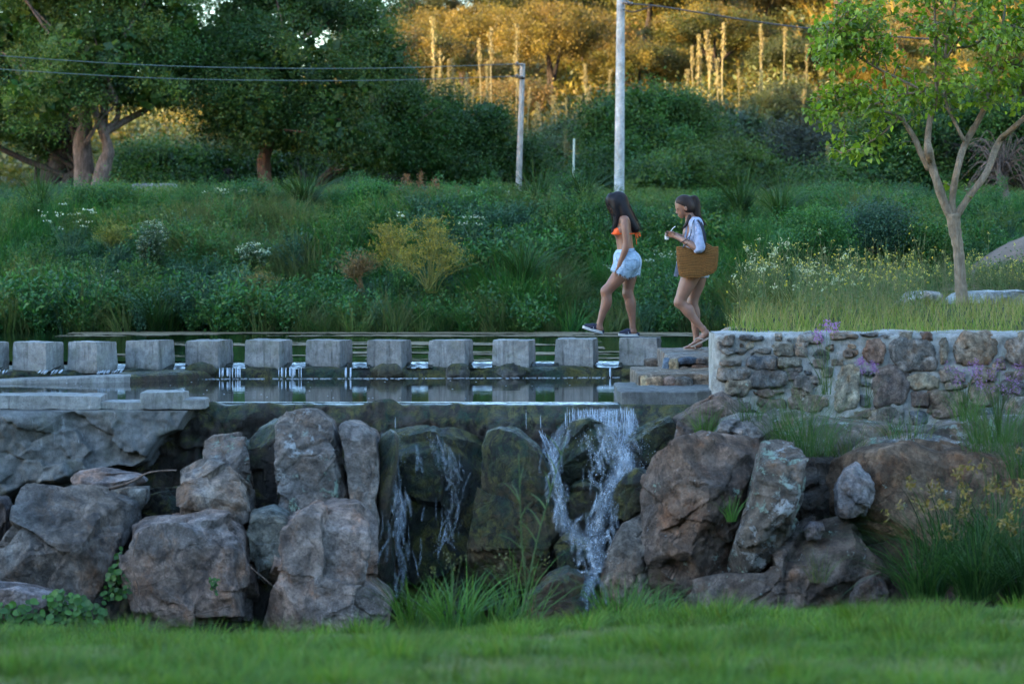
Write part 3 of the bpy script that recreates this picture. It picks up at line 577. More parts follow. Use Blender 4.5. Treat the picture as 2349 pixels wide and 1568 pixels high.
def wall_stone(x0, y0, x1, y1, col, s, pro, e=3.2):
    cx, cy = (x0+x1)/2, (y0+y1)/2; D_, Fq = csph(9)
    ee = e; P = D_*((np.abs(D_)**ee).sum(1)**(-1/ee))[:, None]
    r = rng(s); sk = r.uniform(-0.16, 0.16); hx, hz = (x1-x0)/2*DW/F, (y1-y0)/2*DW/F
    P[:, 0] += sk*P[:, 2]; P[:, 2] += r.uniform(-.12, .12)*P[:, 0]; P = P*np.array([hx*1.04, pro+0.07, hz*1.06]); P[:, 1] = np.maximum(P[:, 1], -(pro+0.07)*r.uniform(.75, .95))
    P += fbm(P*11+s, 3, s)[:, None]*0.035*np.sign(P)+fbm(P*4+s*2, 2, s+3)[:, None]*0.03*np.sign(P)*np.array([1, .3, 1])+0.006*vnoise(P*40, s)[:, None]
    obj('stone', mesh('stone', P+np.array(W(cx, cy, DW+0.09))-wc, [Fq]), M_WROCK, wl, color=(*dull(col), r.uniform(0, .35)))
for k, (x0, y0, x1, y1, c) in enumerate(WS):
    v = rng(k+7).uniform(.9, 1.1); wall_stone(x0, y0, x1, y1, tuple(np.array(pal[c])*v), k+300, rng(k).uniform(0.012, 0.04)); taken.append((x0, y0, x1, y1))
r = rng(33); keys = list(pal); made = 0
for _ in range(3000):
    w, h = r.uniform(14, 62), r.uniform(9, 34); x0 = r.uniform(1648, 2640); y0 = r.uniform(764, 990-h); x1, y1 = x0+w, y0+h
    if any(x0 < c-5 and x1 > a+5 and y0 < d-4 and y1 > b+4 for a, b, c, d in taken): continue
    taken.append((x0, y0, x1, y1)); wall_stone(x0, y0, x1, y1, tuple(np.array(pal[keys[r.integers(len(keys))]])*r.uniform(.9, 1.15)), 500+made, r.uniform(-0.005, 0.02)); made += 1
    if made > 90: break

# ------------------------------------------------------------------ boulders
def boulder(poly, D, dep, col, label, s, lichen=0.0, mat=None, e=3.6, n=34, planes=None, rough=1.0, cat='boulder', name='boulder', chis=16, frac=9):
    D = float(G(D)) if D < 29 else D; poly = np.array(poly, float); c = (poly.min(0)+poly.max(0))/2
    A = 0; m_ = len(poly)
    # area centroid
    x, y = poly[:, 0], poly[:, 1]; x1, y1 = np.roll(x, -1), np.roll(y, -1); cr = x*y1-x1*y; A = cr.sum()/2
    c = np.array([((x+x1)*cr).sum(), ((y+y1)*cr).sum()])/(6*A)
    th = np.linspace(-np.pi, np.pi, 361); rad = np.zeros(361)
    q = poly-c; q2 = np.roll(q, -1, 0)
    for k, t in enumerate(th):
        d = np.array([np.cos(t), -np.sin(t)]); e1 = q2-q; den = d[0]*e1[:, 1]-d[1]*e1[:, 0]; den = np.where(np.abs(den) < 1e-9, 1e-9, den)
        tt = (q[:, 0]*e1[:, 1]-q[:, 1]*e1[:, 0])/den; uu = (q[:, 0]*d[1]-q[:, 1]*d[0])/den; ok = (tt > 0) & (uu >= -1e-6) & (uu <= 1+1e-6)
        rad[k] = tt[ok].max() if ok.any() else 1
    rad *= D/F*(1.06 if poly[:, 0].max() > 1480 else 1.09); ker = np.array([.25, .5, .25]); rad = np.convolve(np.concatenate([rad[-2:-1], rad, rad[1:2]]), ker, 'valid')
    Ds, Fq = csph(n); t = np.arctan2(Ds[:, 2], Ds[:, 0]); sr = np.hypot(Ds[:, 0], Ds[:, 2]); rr = np.interp(t, th, rad)
    sc = ((sr/rr)**e+(np.abs(Ds[:, 1])/dep)**e)**(-1/e); P = Ds*sc[:, None]
    r = rng(s); size = rad.mean()
    pl = []
    for k in range(chis):
        nrm = r.normal(size=3)*np.array([0.75, 0.6, 0.75]); nrm[1] = -abs(nrm[1])-0.55; nrm /= np.linalg.norm(nrm); pl.append((nrm, r.uniform(0.70, 0.93)))
    for nx, ny, nz, f in (planes or []):
        nrm = np.array([nx, ny, nz], float); nrm /= np.linalg.norm(nrm); pl.append((nrm, f))
    for nrm, f in pl:
        dd = P@nrm; mx = dd.max()*f; ov = np.maximum(dd-mx, 0); P = P-nrm*(ov*0.97)[:, None]
    Q = P+s*3.7; k = size
    nv = P/np.linalg.norm(P, axis=1)[:, None]
    rid = 1-np.abs(fbm(Q*1.5/k, 4, s+1))*3.2
    lump = .5 if frac > 6 else 1.0; h = 0.035*k*lump*fbm(Q*1.2/k, 2, s)-0.055*min(k, .5)*np.clip(rid, 0, 1)**4+0.03*lump*min(k, .5)*fbm(Q*6/k, 4, s+12)+0.010*fbm(Q*17, 4, s+2)
    # fractured faces: each patch of the surface broken back on its own plane
    Pw = P+0.10*k*np.stack([fbm(Q*2.2/k, 3, s+20+q) for q in range(3)], -1)
    for K, amp, tl in ((frac, 0.085*min(k, .6), .20), (frac*4, 0.030*lump*min(k, .6), .16*lump), (frac*14, 0.012*lump*min(k, .6), .12*lump)):
        ci = P[r.integers(len(P), size=K)]; near = ((ci**2).sum(1)[None, :]-2*(Pw.astype(np.float32)@ci.T.astype(np.float32))).argmin(1); off = r.uniform(-1, .35, K)*amp; tg = r.normal(0, tl, (K, 3)); rel = P-ci[near]; h = h+off[near]+np.clip((tg[near]*rel).sum(1), -amp, amp)
    P = P+nv*(h*rough)[:, None]
    loc = np.array(W(c[0], c[1], D)); zb = P[:, 2].min()
    return obj(name, mesh(name, P-np.array([0, 0, zb]), [Fq], sharp=50), mat or M_ROCK, loc=loc+np.array([0, 0, zb]), label=label, cat=cat, color=(*col, lichen))
G1 = (0.2, 0.175, 0.155); G2 = (0.225, 0.19, 0.165); G3 = (0.26, 0.21, 0.18); DK = (0.04, 0.035, 0.03); BR = (0.15, 0.105, 0.08)
LB = [
 ([(0, 1335), (-60, 1330), (-60, 1262), (0, 1256), (20, 1240), (45, 1200), (48, 1120), (62, 1112), (100, 1116), (215, 1115), (255, 1130), (310, 1160), (305, 1215), (290, 1250), (262, 1300), (250, 1335), (215, 1385), (60, 1372)], 26.3, 0.55, (0.155, 0.137, 0.125), 'huge dark grey-brown boulder at bottom left with a pale smear', 0.10, None, [(0.9, -0.5, 0.1, 0.72), (0, -0.7, 0.8, 0.8)]),
 ([(-60, 1344), (50, 1342), (130, 1362), (146, 1378), (140, 1420), (-60, 1420)], 25.3, 0.35, (0.2, 0.16, 0.15), 'low flat slab of rock half covered by creeper in the bottom left corner', 0.1, None, None),
 ([(-50, 1150), (5, 1148), (18, 1168), (15, 1228), (2, 1252), (-50, 1250)], 26.6, 0.3, (0.1, 0.09, 0.09), 'dark rock cut by the left edge of the photo below the render facing', 0, None, None),
 ([(170, 1098), (185, 1084), (230, 1078), (318, 1090), (334, 1104), (300, 1115), (245, 1124), (190, 1118)], 27.0, 0.3, (0.25, 0.21, 0.2), 'pale flat stone lying just below the ragged render edge', 0.05, None, [(0, -0.5, 1, 0.55)]),
 ([(240, 1126), (300, 1119), (334, 1121), (334, 1150), (312, 1180), (300, 1200), (268, 1160)], 26.85, 0.28, (0.24, 0.215, 0.185), 'small cream stone wedged above the huge dark boulder', 0.2, None, None),
 ([(411, 1092), (440, 1074), (480, 1062), (522, 1065), (548, 1090), (568, 1120), (574, 1180), (566, 1212), (500, 1208), (424, 1206), (420, 1140)], 26.7, 0.45, G2, 'angular grey boulder with a slanting top at the middle of the left pile', 0.1, None, [(-0.2, -0.6, 0.9, 0.72), (0.2, -1, -0.25, 0.8)]),
 ([(463, 1065), (468, 1016), (490, 1010), (562, 1002), (568, 1050), (578, 1110), (574, 1190), (480, 1130)], 27.1, 0.3, (0.215, 0.175, 0.15), 'upright pinkish block with green lichen on its left shoulder', 0.5, None, [(0.7, -0.7, 0, 0.75)]),
 ([(302, 1218), (330, 1205), (420, 1197), (470, 1184), (520, 1189), (545, 1212), (562, 1232), (573, 1290), (564, 1380), (566, 1440), (330, 1440), (308, 1330)], 26.0, 0.5, (0.235, 0.185, 0.162), 'big pinkish block in front with a pale vertical stripe', 0.08, None, [(0.95, -0.4, 0, 0.86), (0, -1, 0.04, 0.72)]),
 ([(566, 1195), (574, 1006), (592, 985), (642, 968), (662, 1000), (660, 1180)], 27.35, 0.45, DK, 'damp block coloured dark as shadow behind the tall pale boulder', 0.0, M_DAMP, [(0, -1, 0, 0.6)]),  # wet left side of the tall boulder, its shadow put into the colour
 ([(636, 978), (662, 962), (690, 954), (722, 957), (756, 980), (764, 1010), (780, 1060), (800, 1122), (806, 1158), (722, 1186), (650, 1178), (640, 1060)], 27.0, 0.5, (0.205, 0.178, 0.16), 'tall smooth grey boulder with pale green lichen patches behind the pinkish blocks', 0.46, None, [(0.1, -1, 0, 0.6), (0.8, -0.6, 0, 0.8)]),
 ([(784, 990), (800, 975), (832, 977), (861, 1000), (873, 1060), (869, 1110), (858, 1150), (872, 1172), (869, 1218), (850, 1224), (820, 1197), (812, 1150), (800, 1060)], 27.1, 0.4, (0.235, 0.197, 0.172), 'narrow upright pinkish-grey rock beside the left trickle', 0.15, None, [(0.3, -1, 0, 0.7)]),
 ([(600, 1440), (622, 1345), (640, 1285), (642, 1204), (700, 1176), (762, 1160), (812, 1166), (842, 1200), (852, 1232), (851, 1292), (850, 1330), (880, 1354), (902, 1380), (893, 1440)], 26.0, 0.55, (0.29, 0.222, 0.188), 'large warm pinkish boulder at the foot of the left trickle', 0.12, None, [(0, -1, 0.1, 0.66), (0.5, -0.8, -0.1, 0.8)]),
 ([(578, 1182), (622, 1172), (656, 1186), (668, 1220), (663, 1300), (642, 1344), (602, 1314), (577, 1274)], 26.3, 0.35, (0.16, 0.165, 0.145), 'greenish striped stone left of the warm pinkish boulder', 0.36, None, [(-0.3, -1, 0, 0.7)]),
 ([(575, 1300), (620, 1330), (640, 1360), (640, 1440), (565, 1440)], 26.6, 0.35, (0.05, 0.04, 0.032), 'dark wet stone in the gap below the greenish striped stone', 0, M_DAMP, None),
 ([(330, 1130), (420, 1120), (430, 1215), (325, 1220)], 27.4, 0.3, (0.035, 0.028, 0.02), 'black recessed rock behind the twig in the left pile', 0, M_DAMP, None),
 # the falls
 ([(868, 1010), (900, 990), (918, 1010), (908, 1100), (900, 1200), (905, 1300), (896, 1400), (866, 1380), (852, 1300), (868, 1180)], 27.3, 0.35, (0.06, 0.048, 0.032), 'narrow dark mossy rock face just left of the left trickle', 0, M_WET, None),
 ([(905, 1010), (960, 990), (1040, 1000), (1110, 1015), (1125, 1080), (1110, 1200), (1110, 1320), (1050, 1400), (920, 1400), (900, 1300)], 28.1, 0.5, (0.03, 0.035, 0.028), 'broad black-green mossy rock face behind the left trickles', 0, M_WET, None),
 ([(1123, 1014), (1150, 1003), (1192, 1006), (1232, 1030), (1262, 1075), (1280, 1150), (1270, 1250), (1242, 1322), (1160, 1340), (1090, 1330), (1076, 1280), (1093, 1170), (1108, 1070)], 27.3, 0.45, (0.10, 0.075, 0.038), 'tall olive-brown mossy boulder between the two waterfalls', 0, M_WET, [(0, -1, 0.1, 0.8)]),
 ([(1288, 1010), (1310, 976), (1350, 967), (1390, 985), (1404, 1040), (1398, 1090), (1372, 1150), (1322, 1134), (1284, 1080)], 27.75, 0.38, (0.03, 0.035, 0.02), 'rounded dark green boulder the main waterfall splits around', 0, M_WET, None),
 ([(1300, 1130), (1340, 1105), (1378, 1120), (1386, 1170), (1365, 1230), (1330, 1240), (1302, 1200)], 27.35, 0.3, (0.035, 0.03, 0.02), 'smaller black mossy boulder below the split in the main waterfall', 0, M_WET, None),
 ([(1270, 1250), (1300, 1225), (1345, 1240), (1356, 1285), (1340, 1312), (1280, 1312)], 26.9, 0.3, (0.035, 0.04, 0.025), 'low green mossy stone left of the foot of the main waterfall', 0, M_WET, None),
 ([(1404, 1135), (1430, 1090), (1456, 1074), (1492, 1090), (1496, 1150), (1445, 1190), (1410, 1185)], 27.0, 0.35, (0.06, 0.055, 0.022), 'yellow-green mossy boulder right of the main waterfall', 0, M_WET, None),
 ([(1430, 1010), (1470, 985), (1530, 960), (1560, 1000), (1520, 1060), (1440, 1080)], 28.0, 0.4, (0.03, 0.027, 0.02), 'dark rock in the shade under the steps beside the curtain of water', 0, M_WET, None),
 ([(1384, 1330), (1396, 1260), (1430, 1200), (1480, 1170), (1512, 1190), (1508, 1330), (1500, 1400), (1384, 1400)], 26.5, 0.4, (0.21, 0.165, 0.13), 'tan boulder with mossy top at the right foot of the waterfall', 0.12, None, [(-0.6, -0.8, 0.3, 0.75)]),
 ([(1200, 1400), (1215, 1360), (1260, 1325), (1300, 1310), (1335, 1330), (1330, 1440), (1200, 1440)], 25.6, 0.35, (0.09, 0.05, 0.028), 'wet reddish-brown stone at the very foot of the falls', 0, M_DAMP, None),
 # right side
 ([(1474, 1102), (1490, 1070), (1530, 1032), (1572, 1011), (1640, 1005), (1738, 1022), (1746, 1060), (1722, 1120), (1704, 1200), (1694, 1280), (1664, 1340), (1560, 1390), (1500, 1385), (1490, 1280), (1480, 1180)], 26.5, 0.65, BR, 'huge brown boulder with scattered pale lichen right of the falls', 0.26, None, [(-0.5, -0.8, 0.2, 0.82)]),
 ([(1752, 1016), (1790, 1001), (1846, 1040), (1834, 1080), (1832, 1150), (1818, 1182), (1836, 1202), (1792, 1252), (1746, 1302), (1720, 1326), (1668, 1316), (1690, 1240), (1714, 1180), (1726, 1120), (1738, 1060)], 25.9, 0.38, (0.17, 0.14, 0.115), 'long slanted boulder thickly patched with mint-green lichen', 0.62, None, [(-0.4, -1, 0.2, 0.75)]),
 ([(1924, 1112), (1944, 1072), (2000, 1045), (2090, 1020), (2162, 1030), (2232, 1045), (2302, 1060), (2345, 1100), (2480, 1120), (2480, 1300), (2200, 1330), (1990, 1300), (1928, 1210)], 26.4, 0.6, (0.165, 0.108, 0.07), 'massive orange-brown boulder at right with white mineral patches', 0.24, None, [(0, -1, 0.3, 0.8)]),
 ([(1920, 1115), (1940, 1075), (1968, 1060), (1995, 1085), (2000, 1130), (1985, 1180), (1925, 1185)], 25.9, 0.25, (0.24, 0.215, 0.21), 'grey block leaning on the left end of the massive orange-brown boulder', 0.25, None, None),
 ([(1540, 1400), (1580, 1330), (1660, 1310), (1740, 1300), (1830, 1200), (1930, 1190), (2010, 1290), (2060, 1400), (2040, 1440), (1540, 1440)], 26.1, 0.5, (0.15, 0.115, 0.095), 'low wide purplish-brown boulder along the lawn right of the falls', 0.28, None, None),
 ([(1640, 1000), (1660, 965), (1700, 953), (1752, 957), (1780, 985), (1760, 1010), (1700, 1020)], 27.3, 0.3, (0.25, 0.23, 0.22), 'pale layered stone on top of the huge brown boulder', 0.3, None, [(0, -0.6, 1, 0.7)]),
 ([(2228, 1030), (2240, 1012), (2270, 1008), (2296, 1018), (2300, 1040), (2270, 1052), (2236, 1048)], 26.6, 0.18, (0.24, 0.22, 0.22), 'round grey stone perched on the massive orange-brown boulder', 0.2, None, None),
 ([(1960, 1030), (1990, 1005), (2060, 995), (2140, 1000), (2230, 1020), (2200, 1040), (2060, 1050)], 27.2, 0.35, (0.28, 0.27, 0.26), 'flat whitish slab behind the massive orange-brown boulder', 0.55, None, [(0, -0.4, 1, 0.6)]),
 ([(1540, 1010), (1556, 960), (1600, 930), (1660, 900), (1700, 930), (1690, 985), (1640, 1020), (1560, 1040)], 27.9, 0.45, (0.19, 0.14, 0.115), 'crumbling brown rock carrying the corner of the stone wall', 0.1, None, None),
 ([(1690, 960), (1720, 925), (1800, 935), (1900, 960), (2000, 970), (2080, 985), (2230, 960), (2480, 950), (2480, 1060), (2000, 1080), (1850, 1080), (1740, 1050)], 27.6, 0.4, (0.18, 0.155, 0.135), 'long ledge of grey-brown rock at the foot of the stone wall', 0.5, None, None),
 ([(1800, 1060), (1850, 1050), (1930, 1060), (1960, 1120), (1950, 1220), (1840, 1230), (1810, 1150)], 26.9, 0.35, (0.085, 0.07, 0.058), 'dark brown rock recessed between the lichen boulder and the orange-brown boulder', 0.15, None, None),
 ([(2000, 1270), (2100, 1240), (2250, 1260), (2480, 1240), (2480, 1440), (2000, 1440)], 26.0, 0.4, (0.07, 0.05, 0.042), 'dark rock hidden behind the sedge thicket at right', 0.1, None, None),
 ([(1846, 1215), (1860, 1196), (1884, 1198), (1892, 1218), (1880, 1236), (1850, 1236)], 25.8, 0.12, (0.26, 0.22, 0.22), 'small pale stone right of the lichen boulder', 0.3, None, None),
 ([(1950, 1370), (1970, 1340), (2005, 1325), (2030, 1340), (2030, 1400), (1950, 1400)], 25.3, 0.2, (0.14, 0.115, 0.105), 'small striped rock at the left edge of the sedge', 0.2, None, None),
 ([(2060, 690), (2085, 671), (2120, 668), (2160, 672), (2180, 700), (2060, 704)], 33.6, 0.4, (0.34, 0.35, 0.34), 'flat whitish rock lying left of the young tree trunk', 0.35, None, None),
 ([(2165, 700), (2190, 672), (2260, 668), (2340, 669), (2480, 672), (2480, 704)], 33.8, 0.4, (0.38, 0.39, 0.38), 'long low whitish rock lying behind the young tree trunk', 0.3, None, None),
 ([(1655, 760), (1668, 752), (1700, 748), (1724, 754), (1724, 766), (1660, 768)], 29.9, 0.25, (0.34, 0.33, 0.3), 'little pale stone on the wall top at the tip of the terrace', 0.1, None, None),
]
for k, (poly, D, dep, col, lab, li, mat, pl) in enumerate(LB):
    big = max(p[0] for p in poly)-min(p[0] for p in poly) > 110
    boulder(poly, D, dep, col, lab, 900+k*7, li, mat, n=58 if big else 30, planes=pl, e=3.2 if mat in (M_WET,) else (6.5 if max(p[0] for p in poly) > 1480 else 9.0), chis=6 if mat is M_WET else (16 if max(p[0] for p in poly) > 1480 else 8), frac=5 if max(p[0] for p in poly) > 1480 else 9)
# ------------------------------------------------------------------ plants
def blades(P, H, Wd, az, lean, cols, droop=0.5, seg=3, tipcol=None):
    """curved tapering blades, all at once"""
    n = len(P); u = np.linspace(0, 1, seg+1)
    d = np.stack([np.cos(az), np.sin(az), 0*az], -1); s = np.stack([-np.sin(az+0.6), np.cos(az+0.6), 0*az], -1)
    rows = []
    for k, t in enumerate(u):
        out = lean*H*(t**1.3)*(1+droop*t); up = H*(t-0.5*droop*lean*t**2.5)
        c = P+d*out[:, None]+np.array([0, 0, 1.0])*up[:, None]; w = Wd*(1-t**1.6)*0.5
        if k < seg: rows += [c-s*w[:, None], c+s*w[:, None]]
        else: rows += [c]
    V = np.stack(rows, 1); m_ = V.shape[1]; b = np.arange(n)[:, None]*m_
    qs = [np.concatenate([b+2*k, b+2*k+1, b+2*k+3, b+2*k+2], 1) for k in range(seg-1)]; tr = np.concatenate([b+2*(seg-1), b+2*(seg-1)+1, b+2*seg], 1)
    C = np.repeat(cols[:, None, :], m_, 1)
    if tipcol is not None:
        w = np.repeat(u, 2)[:m_]**2.2; C = C*(1-w[None, :, None])+np.asarray(tipcol)*w[None, :, None]
    return V.reshape(-1, 3), np.concatenate(qs) if qs else np.zeros((0, 4), int), tr, C.reshape(-1, 3)
def add_blades(mb, *a, **k):
    V, q, t, C = blades(*a, **k); mb.add(V, [q, t], C)
def leaves(mb, P, size, cols, r, asp=0.5, nrm=None, flat=0.0):
    """rhombic leaves, each folded on its midrib"""
    n = len(P); size = np.broadcast_to(np.asarray(size, float), (n,))
    a = r.normal(size=(n, 3)); a[:, 2] *= 1-flat; a /= np.linalg.norm(a, axis=1)[:, None]+1e-9
    b = r.normal(size=(n, 3)); b[:, 2] *= 1-flat
    b -= a*(a*b).sum(1)[:, None]; b /= np.linalg.norm(b, axis=1)[:, None]+1e-9
    s = size[:, None]; V = np.stack([P-a*s*.5, P+b*s*asp*.5, P+a*s*.5, P-b*s*asp*.5], 1)
    k = np.arange(n)[:, None]*4; mb.add(V.reshape(-1, 3), [k+np.arange(4)], np.repeat(cols, 4, 0))
def palette(r, n, cols, var=0.2):
    cols = np.array(cols); c = cols[r.integers(len(cols), size=n)]; return c*r.uniform(1-var, 1+var, (n, 1))*r.uniform(0.93, 1.07, (n, 3))

def scatter(name, P, rz, sc, idx, srcs, kind='stuff', tilt=None):
    """many small tufts as ONE mass of ground cover"""
    me = mesh(name, P, [np.zeros((0, 3), int)]) if False else bpy.data.meshes.new(name)
    me.vertices.add(len(P)); me.vertices.foreach_set('co', np.asarray(P, np.float32).ravel())
    rot = np.zeros((len(P), 3), np.float32); rot[:, 2] = rz
    if tilt is not None: rot[:, :2] = tilt
    for nm, ty, arr, key in (('rot', 'FLOAT_VECTOR', rot, 'vector'), ('scl', 'FLOAT', np.asarray(sc, np.float32), 'value'), ('idx', 'INT', np.asarray(idx, np.int32), 'value')):
        a = me.attributes.new(nm, ty, 'POINT'); a.data.foreach_set(key, arr.ravel())
    o = bpy.data.objects.new(name, me); COL.objects.link(o); o['kind'] = kind
    sc_ = bpy.data.collections.new(name+'_tufts')
    for k, s in enumerate(srcs): sc_.objects.link(s)
    ng = bpy.data.node_groups.new(name, 'GeometryNodeTree'); ng.interface.new_socket('Geometry', in_out='INPUT', socket_type='NodeSocketGeometry'); ng.interface.new_socket('Geometry', in_out='OUTPUT', socket_type='NodeSocketGeometry')
    N = ng.nodes.new; gi, go = N('NodeGroupInput'), N('NodeGroupOutput'); ip = N('GeometryNodeInstanceOnPoints'); ci = N('GeometryNodeCollectionInfo')
    ci.inputs[0].default_value = sc_; ci.inputs['Separate Children'].default_value = True; ci.inputs['Reset Children'].default_value = True
    def at(nm, ty):
        x = N('GeometryNodeInputNamedAttribute'); x.data_type = ty; x.inputs[0].default_value = nm; return x.outputs[0]
    er = N('FunctionNodeEulerToRotation'); L = ng.links.new
    L(at('rot', 'FLOAT_VECTOR'), er.inputs[0]); L(gi.outputs[0], ip.inputs['Points']); L(ci.outputs[0], ip.inputs['Instance']); ip.inputs['Pick Instance'].default_value = True
    L(at('idx', 'INT'), ip.inputs['Instance Index']); L(er.outputs[0], ip.inputs['Rotation']); L(at('scl', 'FLOAT'), ip.inputs['Scale']); L(ip.outputs[0], go.inputs[0])
    md = o.modifiers.new('tufts', 'NODES'); md.node_group = ng
    return o
def src(name, mb, mat):
    me = mb.mesh(name); me.materials.append(mat); return bpy.data.objects.new(name, me)
def tuft(s, n, h, w, spread, lean, cols, droop=0.6, seg=3, tip=None, hv=0.35):
    r = rng(s); mb = MB(); th = r.uniform(0, 2*np.pi, n); rad = spread*np.sqrt(r.uniform(0, 1, n))
    P = np.stack([rad*np.cos(th), rad*np.sin(th), 0*th-0.02], -1); az = th+r.normal(0, .7, n)
    add_blades(mb, P, h*r.uniform(1-hv, 1+hv, n), w*r.uniform(.7, 1.3, n), az, np.abs(r.normal(lean, lean*0.6, n)), palette(r, n, cols), droop, seg, tip); return mb
def weed(s, n, h, rad, size, cols, asp=0.45, stems=9):
    r = rng(s); mb = MB(); tips = []
    for k in range(stems):
        a = r.uniform(0, 2*np.pi); q = rad*r.uniform(.2, 1); top = np.array([q*np.cos(a), q*np.sin(a), h*r.uniform(.65, 1.1)]); mid = top*np.array([.4, .4, .55])
        c = spline([(0, 0, 0), mid, top], 6); tube(mb, c, np.linspace(.008, .003, 6), 3, palette(r, 1, cols)[0]*.8, cap=False); tips.append(c)
    m = n//stems
    for c in tips:
        t = r.uniform(.15, 1, m)**.7; p = np.stack([np.interp(t, np.linspace(0, 1, 6), c[:, k]) for k in range(3)], -1)+r.normal(0, size*.9, (m, 3))
        leaves(mb, p, size*r.uniform(.6, 1.3, m), palette(r, m, cols), r, asp)
    return mb

# --- lawn
LG = [(0.075, 0.16, 0.018), (0.10, 0.185, 0.022), (0.052, 0.12, 0.018), (0.14, 0.185, 0.03)]
lsrc = [src('lawn_tuft', tuft(s, 46, h, 0.0052, sp, ln, LG if s != 4 else LG+[(0.2, 0.18, 0.08)]*2), M_LAWNB) for s, h, sp, ln in ((1, .055, .09, .5), (2, .075, .1, .6), (3, .095, .08, .45), (4, .06, .1, .7), (5, .15, .07, .4))]
lsrc.append(src('lawn_dry_tuft', tuft(6, 40, .05, .006, .12, .9, [(0.19, 0.18, 0.07), (0.15, 0.18, 0.05), (0.22, 0.2, 0.09)]), M_LAWNB))
r = rng(77); n = 15000
Y = 8.2+(22.4-8.2)*r.uniform(0, 1, n)**0.8; X = r.uniform(-1, 1, n)*(0.7+Y*0.205); Zl = lawn_z(X, Y)
pt = zn(X, Y, 0.9, 71); idx = np.clip(((pt+0.5)*3.2+r.normal(0, .7, n)).astype(int), 0, 3); idx = np.where((r.uniform(size=n) < .05) & (pt > -.1), 4, idx); idx = np.where((zn(X, Y, 2.2, 72) > .25) & (r.uniform(size=n) < .3), 5, idx)
scatter('lawn_grass', np.stack([X, Y, Zl], -1), r.uniform(0, 6.28, n), r.uniform(.75, 1.35, n)*(1+0.3*pt), idx, lsrc)

# --- far bank: one mass of grass, weeds and herbs
BG = [(0.034, 0.125, 0.024), (0.05, 0.145, 0.028), (0.03, 0.105, 0.034), (0.075, 0.16, 0.032)]
YG = [(0.095, 0.15, 0.024), (0.075, 0.14, 0.026), (0.12, 0.16, 0.035)]
bsrc = [src('bank_tuft', tuft(11, 60, .62, .016, .16, .38, BG, .8, 4), M_GRASS), src('bank_tuft', tuft(12, 70, .42, .013, .2, .5, BG+YG[:1], .8), M_GRASS),
        src('bank_weed', weed(13, 480, .45, .3, .05, BG), M_LEAF), src('bank_weed', weed(14, 480, .38, .32, .042, BG+YG[:2], .6), M_LEAF), src('bank_weed', weed(15, 420, .5, .28, .045, YG), M_LEAF),
        src('bank_tuft', tuft(16, 60, .6, .01, .15, .35, [(0.075, 0.13, 0.035), (0.06, 0.13, 0.025), (0.10, 0.13, 0.04)], .6, tip=(0.15, 0.14, 0.06)), M_GRASS), src('bank_weed', weed(17, 520, .55, .26, .034, [(0.035, 0.10, 0.05), (0.05, 0.12, 0.06)], .35), M_LEAF), src('bank_weed_bush', weed(18, 1400, .9, .5, .042, BG, .45, 18), M_LEAF), src('bank_weed_bush', weed(19, 1300, .75, .55, .036, BG[3:]+YG, .5, 18), M_LEAF)]
r = rng(78); n = 4600
Y = 41.75+6.6*r.uniform(0, 1, n)**0.95; X = r.uniform(-9.6, 10.5, n); a = zn(X, Y, .45, 81, 4); b = zn(X, Y, .6, 82, 4); c = zn(X, Y, .8, 83)
idx = np.where(a > .18, 0, np.where(a > -.02, 1, np.where(b > .12, 2, np.where(b > -.12, 3, 6))))
idx = np.where((c > .42) & (r.uniform(size=n) < .3), 5, idx); idx = np.where((c < -.3) & (r.uniform(size=n) < .6), 4, idx); idx = np.where(r.uniform(size=n) < .12, r.integers(0, 7, n), idx)
idx = np.where((Y < 42.6) & (r.uniform(size=n) < .6), r.choice([2, 3], n), idx)
sc = r.uniform(.5, 1.35, n)*(1+.6*zn(X, Y, .7, 84)); sc = np.clip(sc, .4, 1.7)*(1-.45*sstep(45.5, 48, Y)); bb_ = (r.uniform(size=n) < .055) & (Y > 42.2) & (Y < 46.3); sc = np.where(bb_, np.minimum(sc, .95), sc); idx = np.where(bb_, r.choice([7, 8], n), idx); cb = (r.uniform(size=n) < .13) & (Y > 46.2); idx = np.where(cb, r.choice([7, 8, 0], n), idx); sc = np.where(cb, r.uniform(.4, .85, n), sc)
scatter('bank_grass', np.stack([X, Y, bank_z(X, Y)], -1), r.uniform(0, 6.28, n), sc, idx, bsrc, tilt=np.stack([np.full(n, .12)+r.normal(0, .12, n), r.normal(0, .15, n)], -1))
# behind the crest, up to the trees and beyond (drier)
r = rng(79); n = 3600; Y = 48.2+24*r.uniform(0, 1, n)**1.2; X = r.uniform(-1, 1, n)*(2+Y*.21); a = zn(X, Y, .3, 85)
idx = np.where(a > .1, 5, np.where(a > -.15, 1, r.choice([2, 3, 4, 6], n))); idx = np.where((Y < 50) & (r.uniform(size=n) < .5), r.choice([0, 2, 3], n), idx)
scatter('meadow_grass', np.stack([X, Y, bank_z(X, Y)], -1), r.uniform(0, 6.28, n), r.uniform(.5, 1.0, n), idx, bsrc)
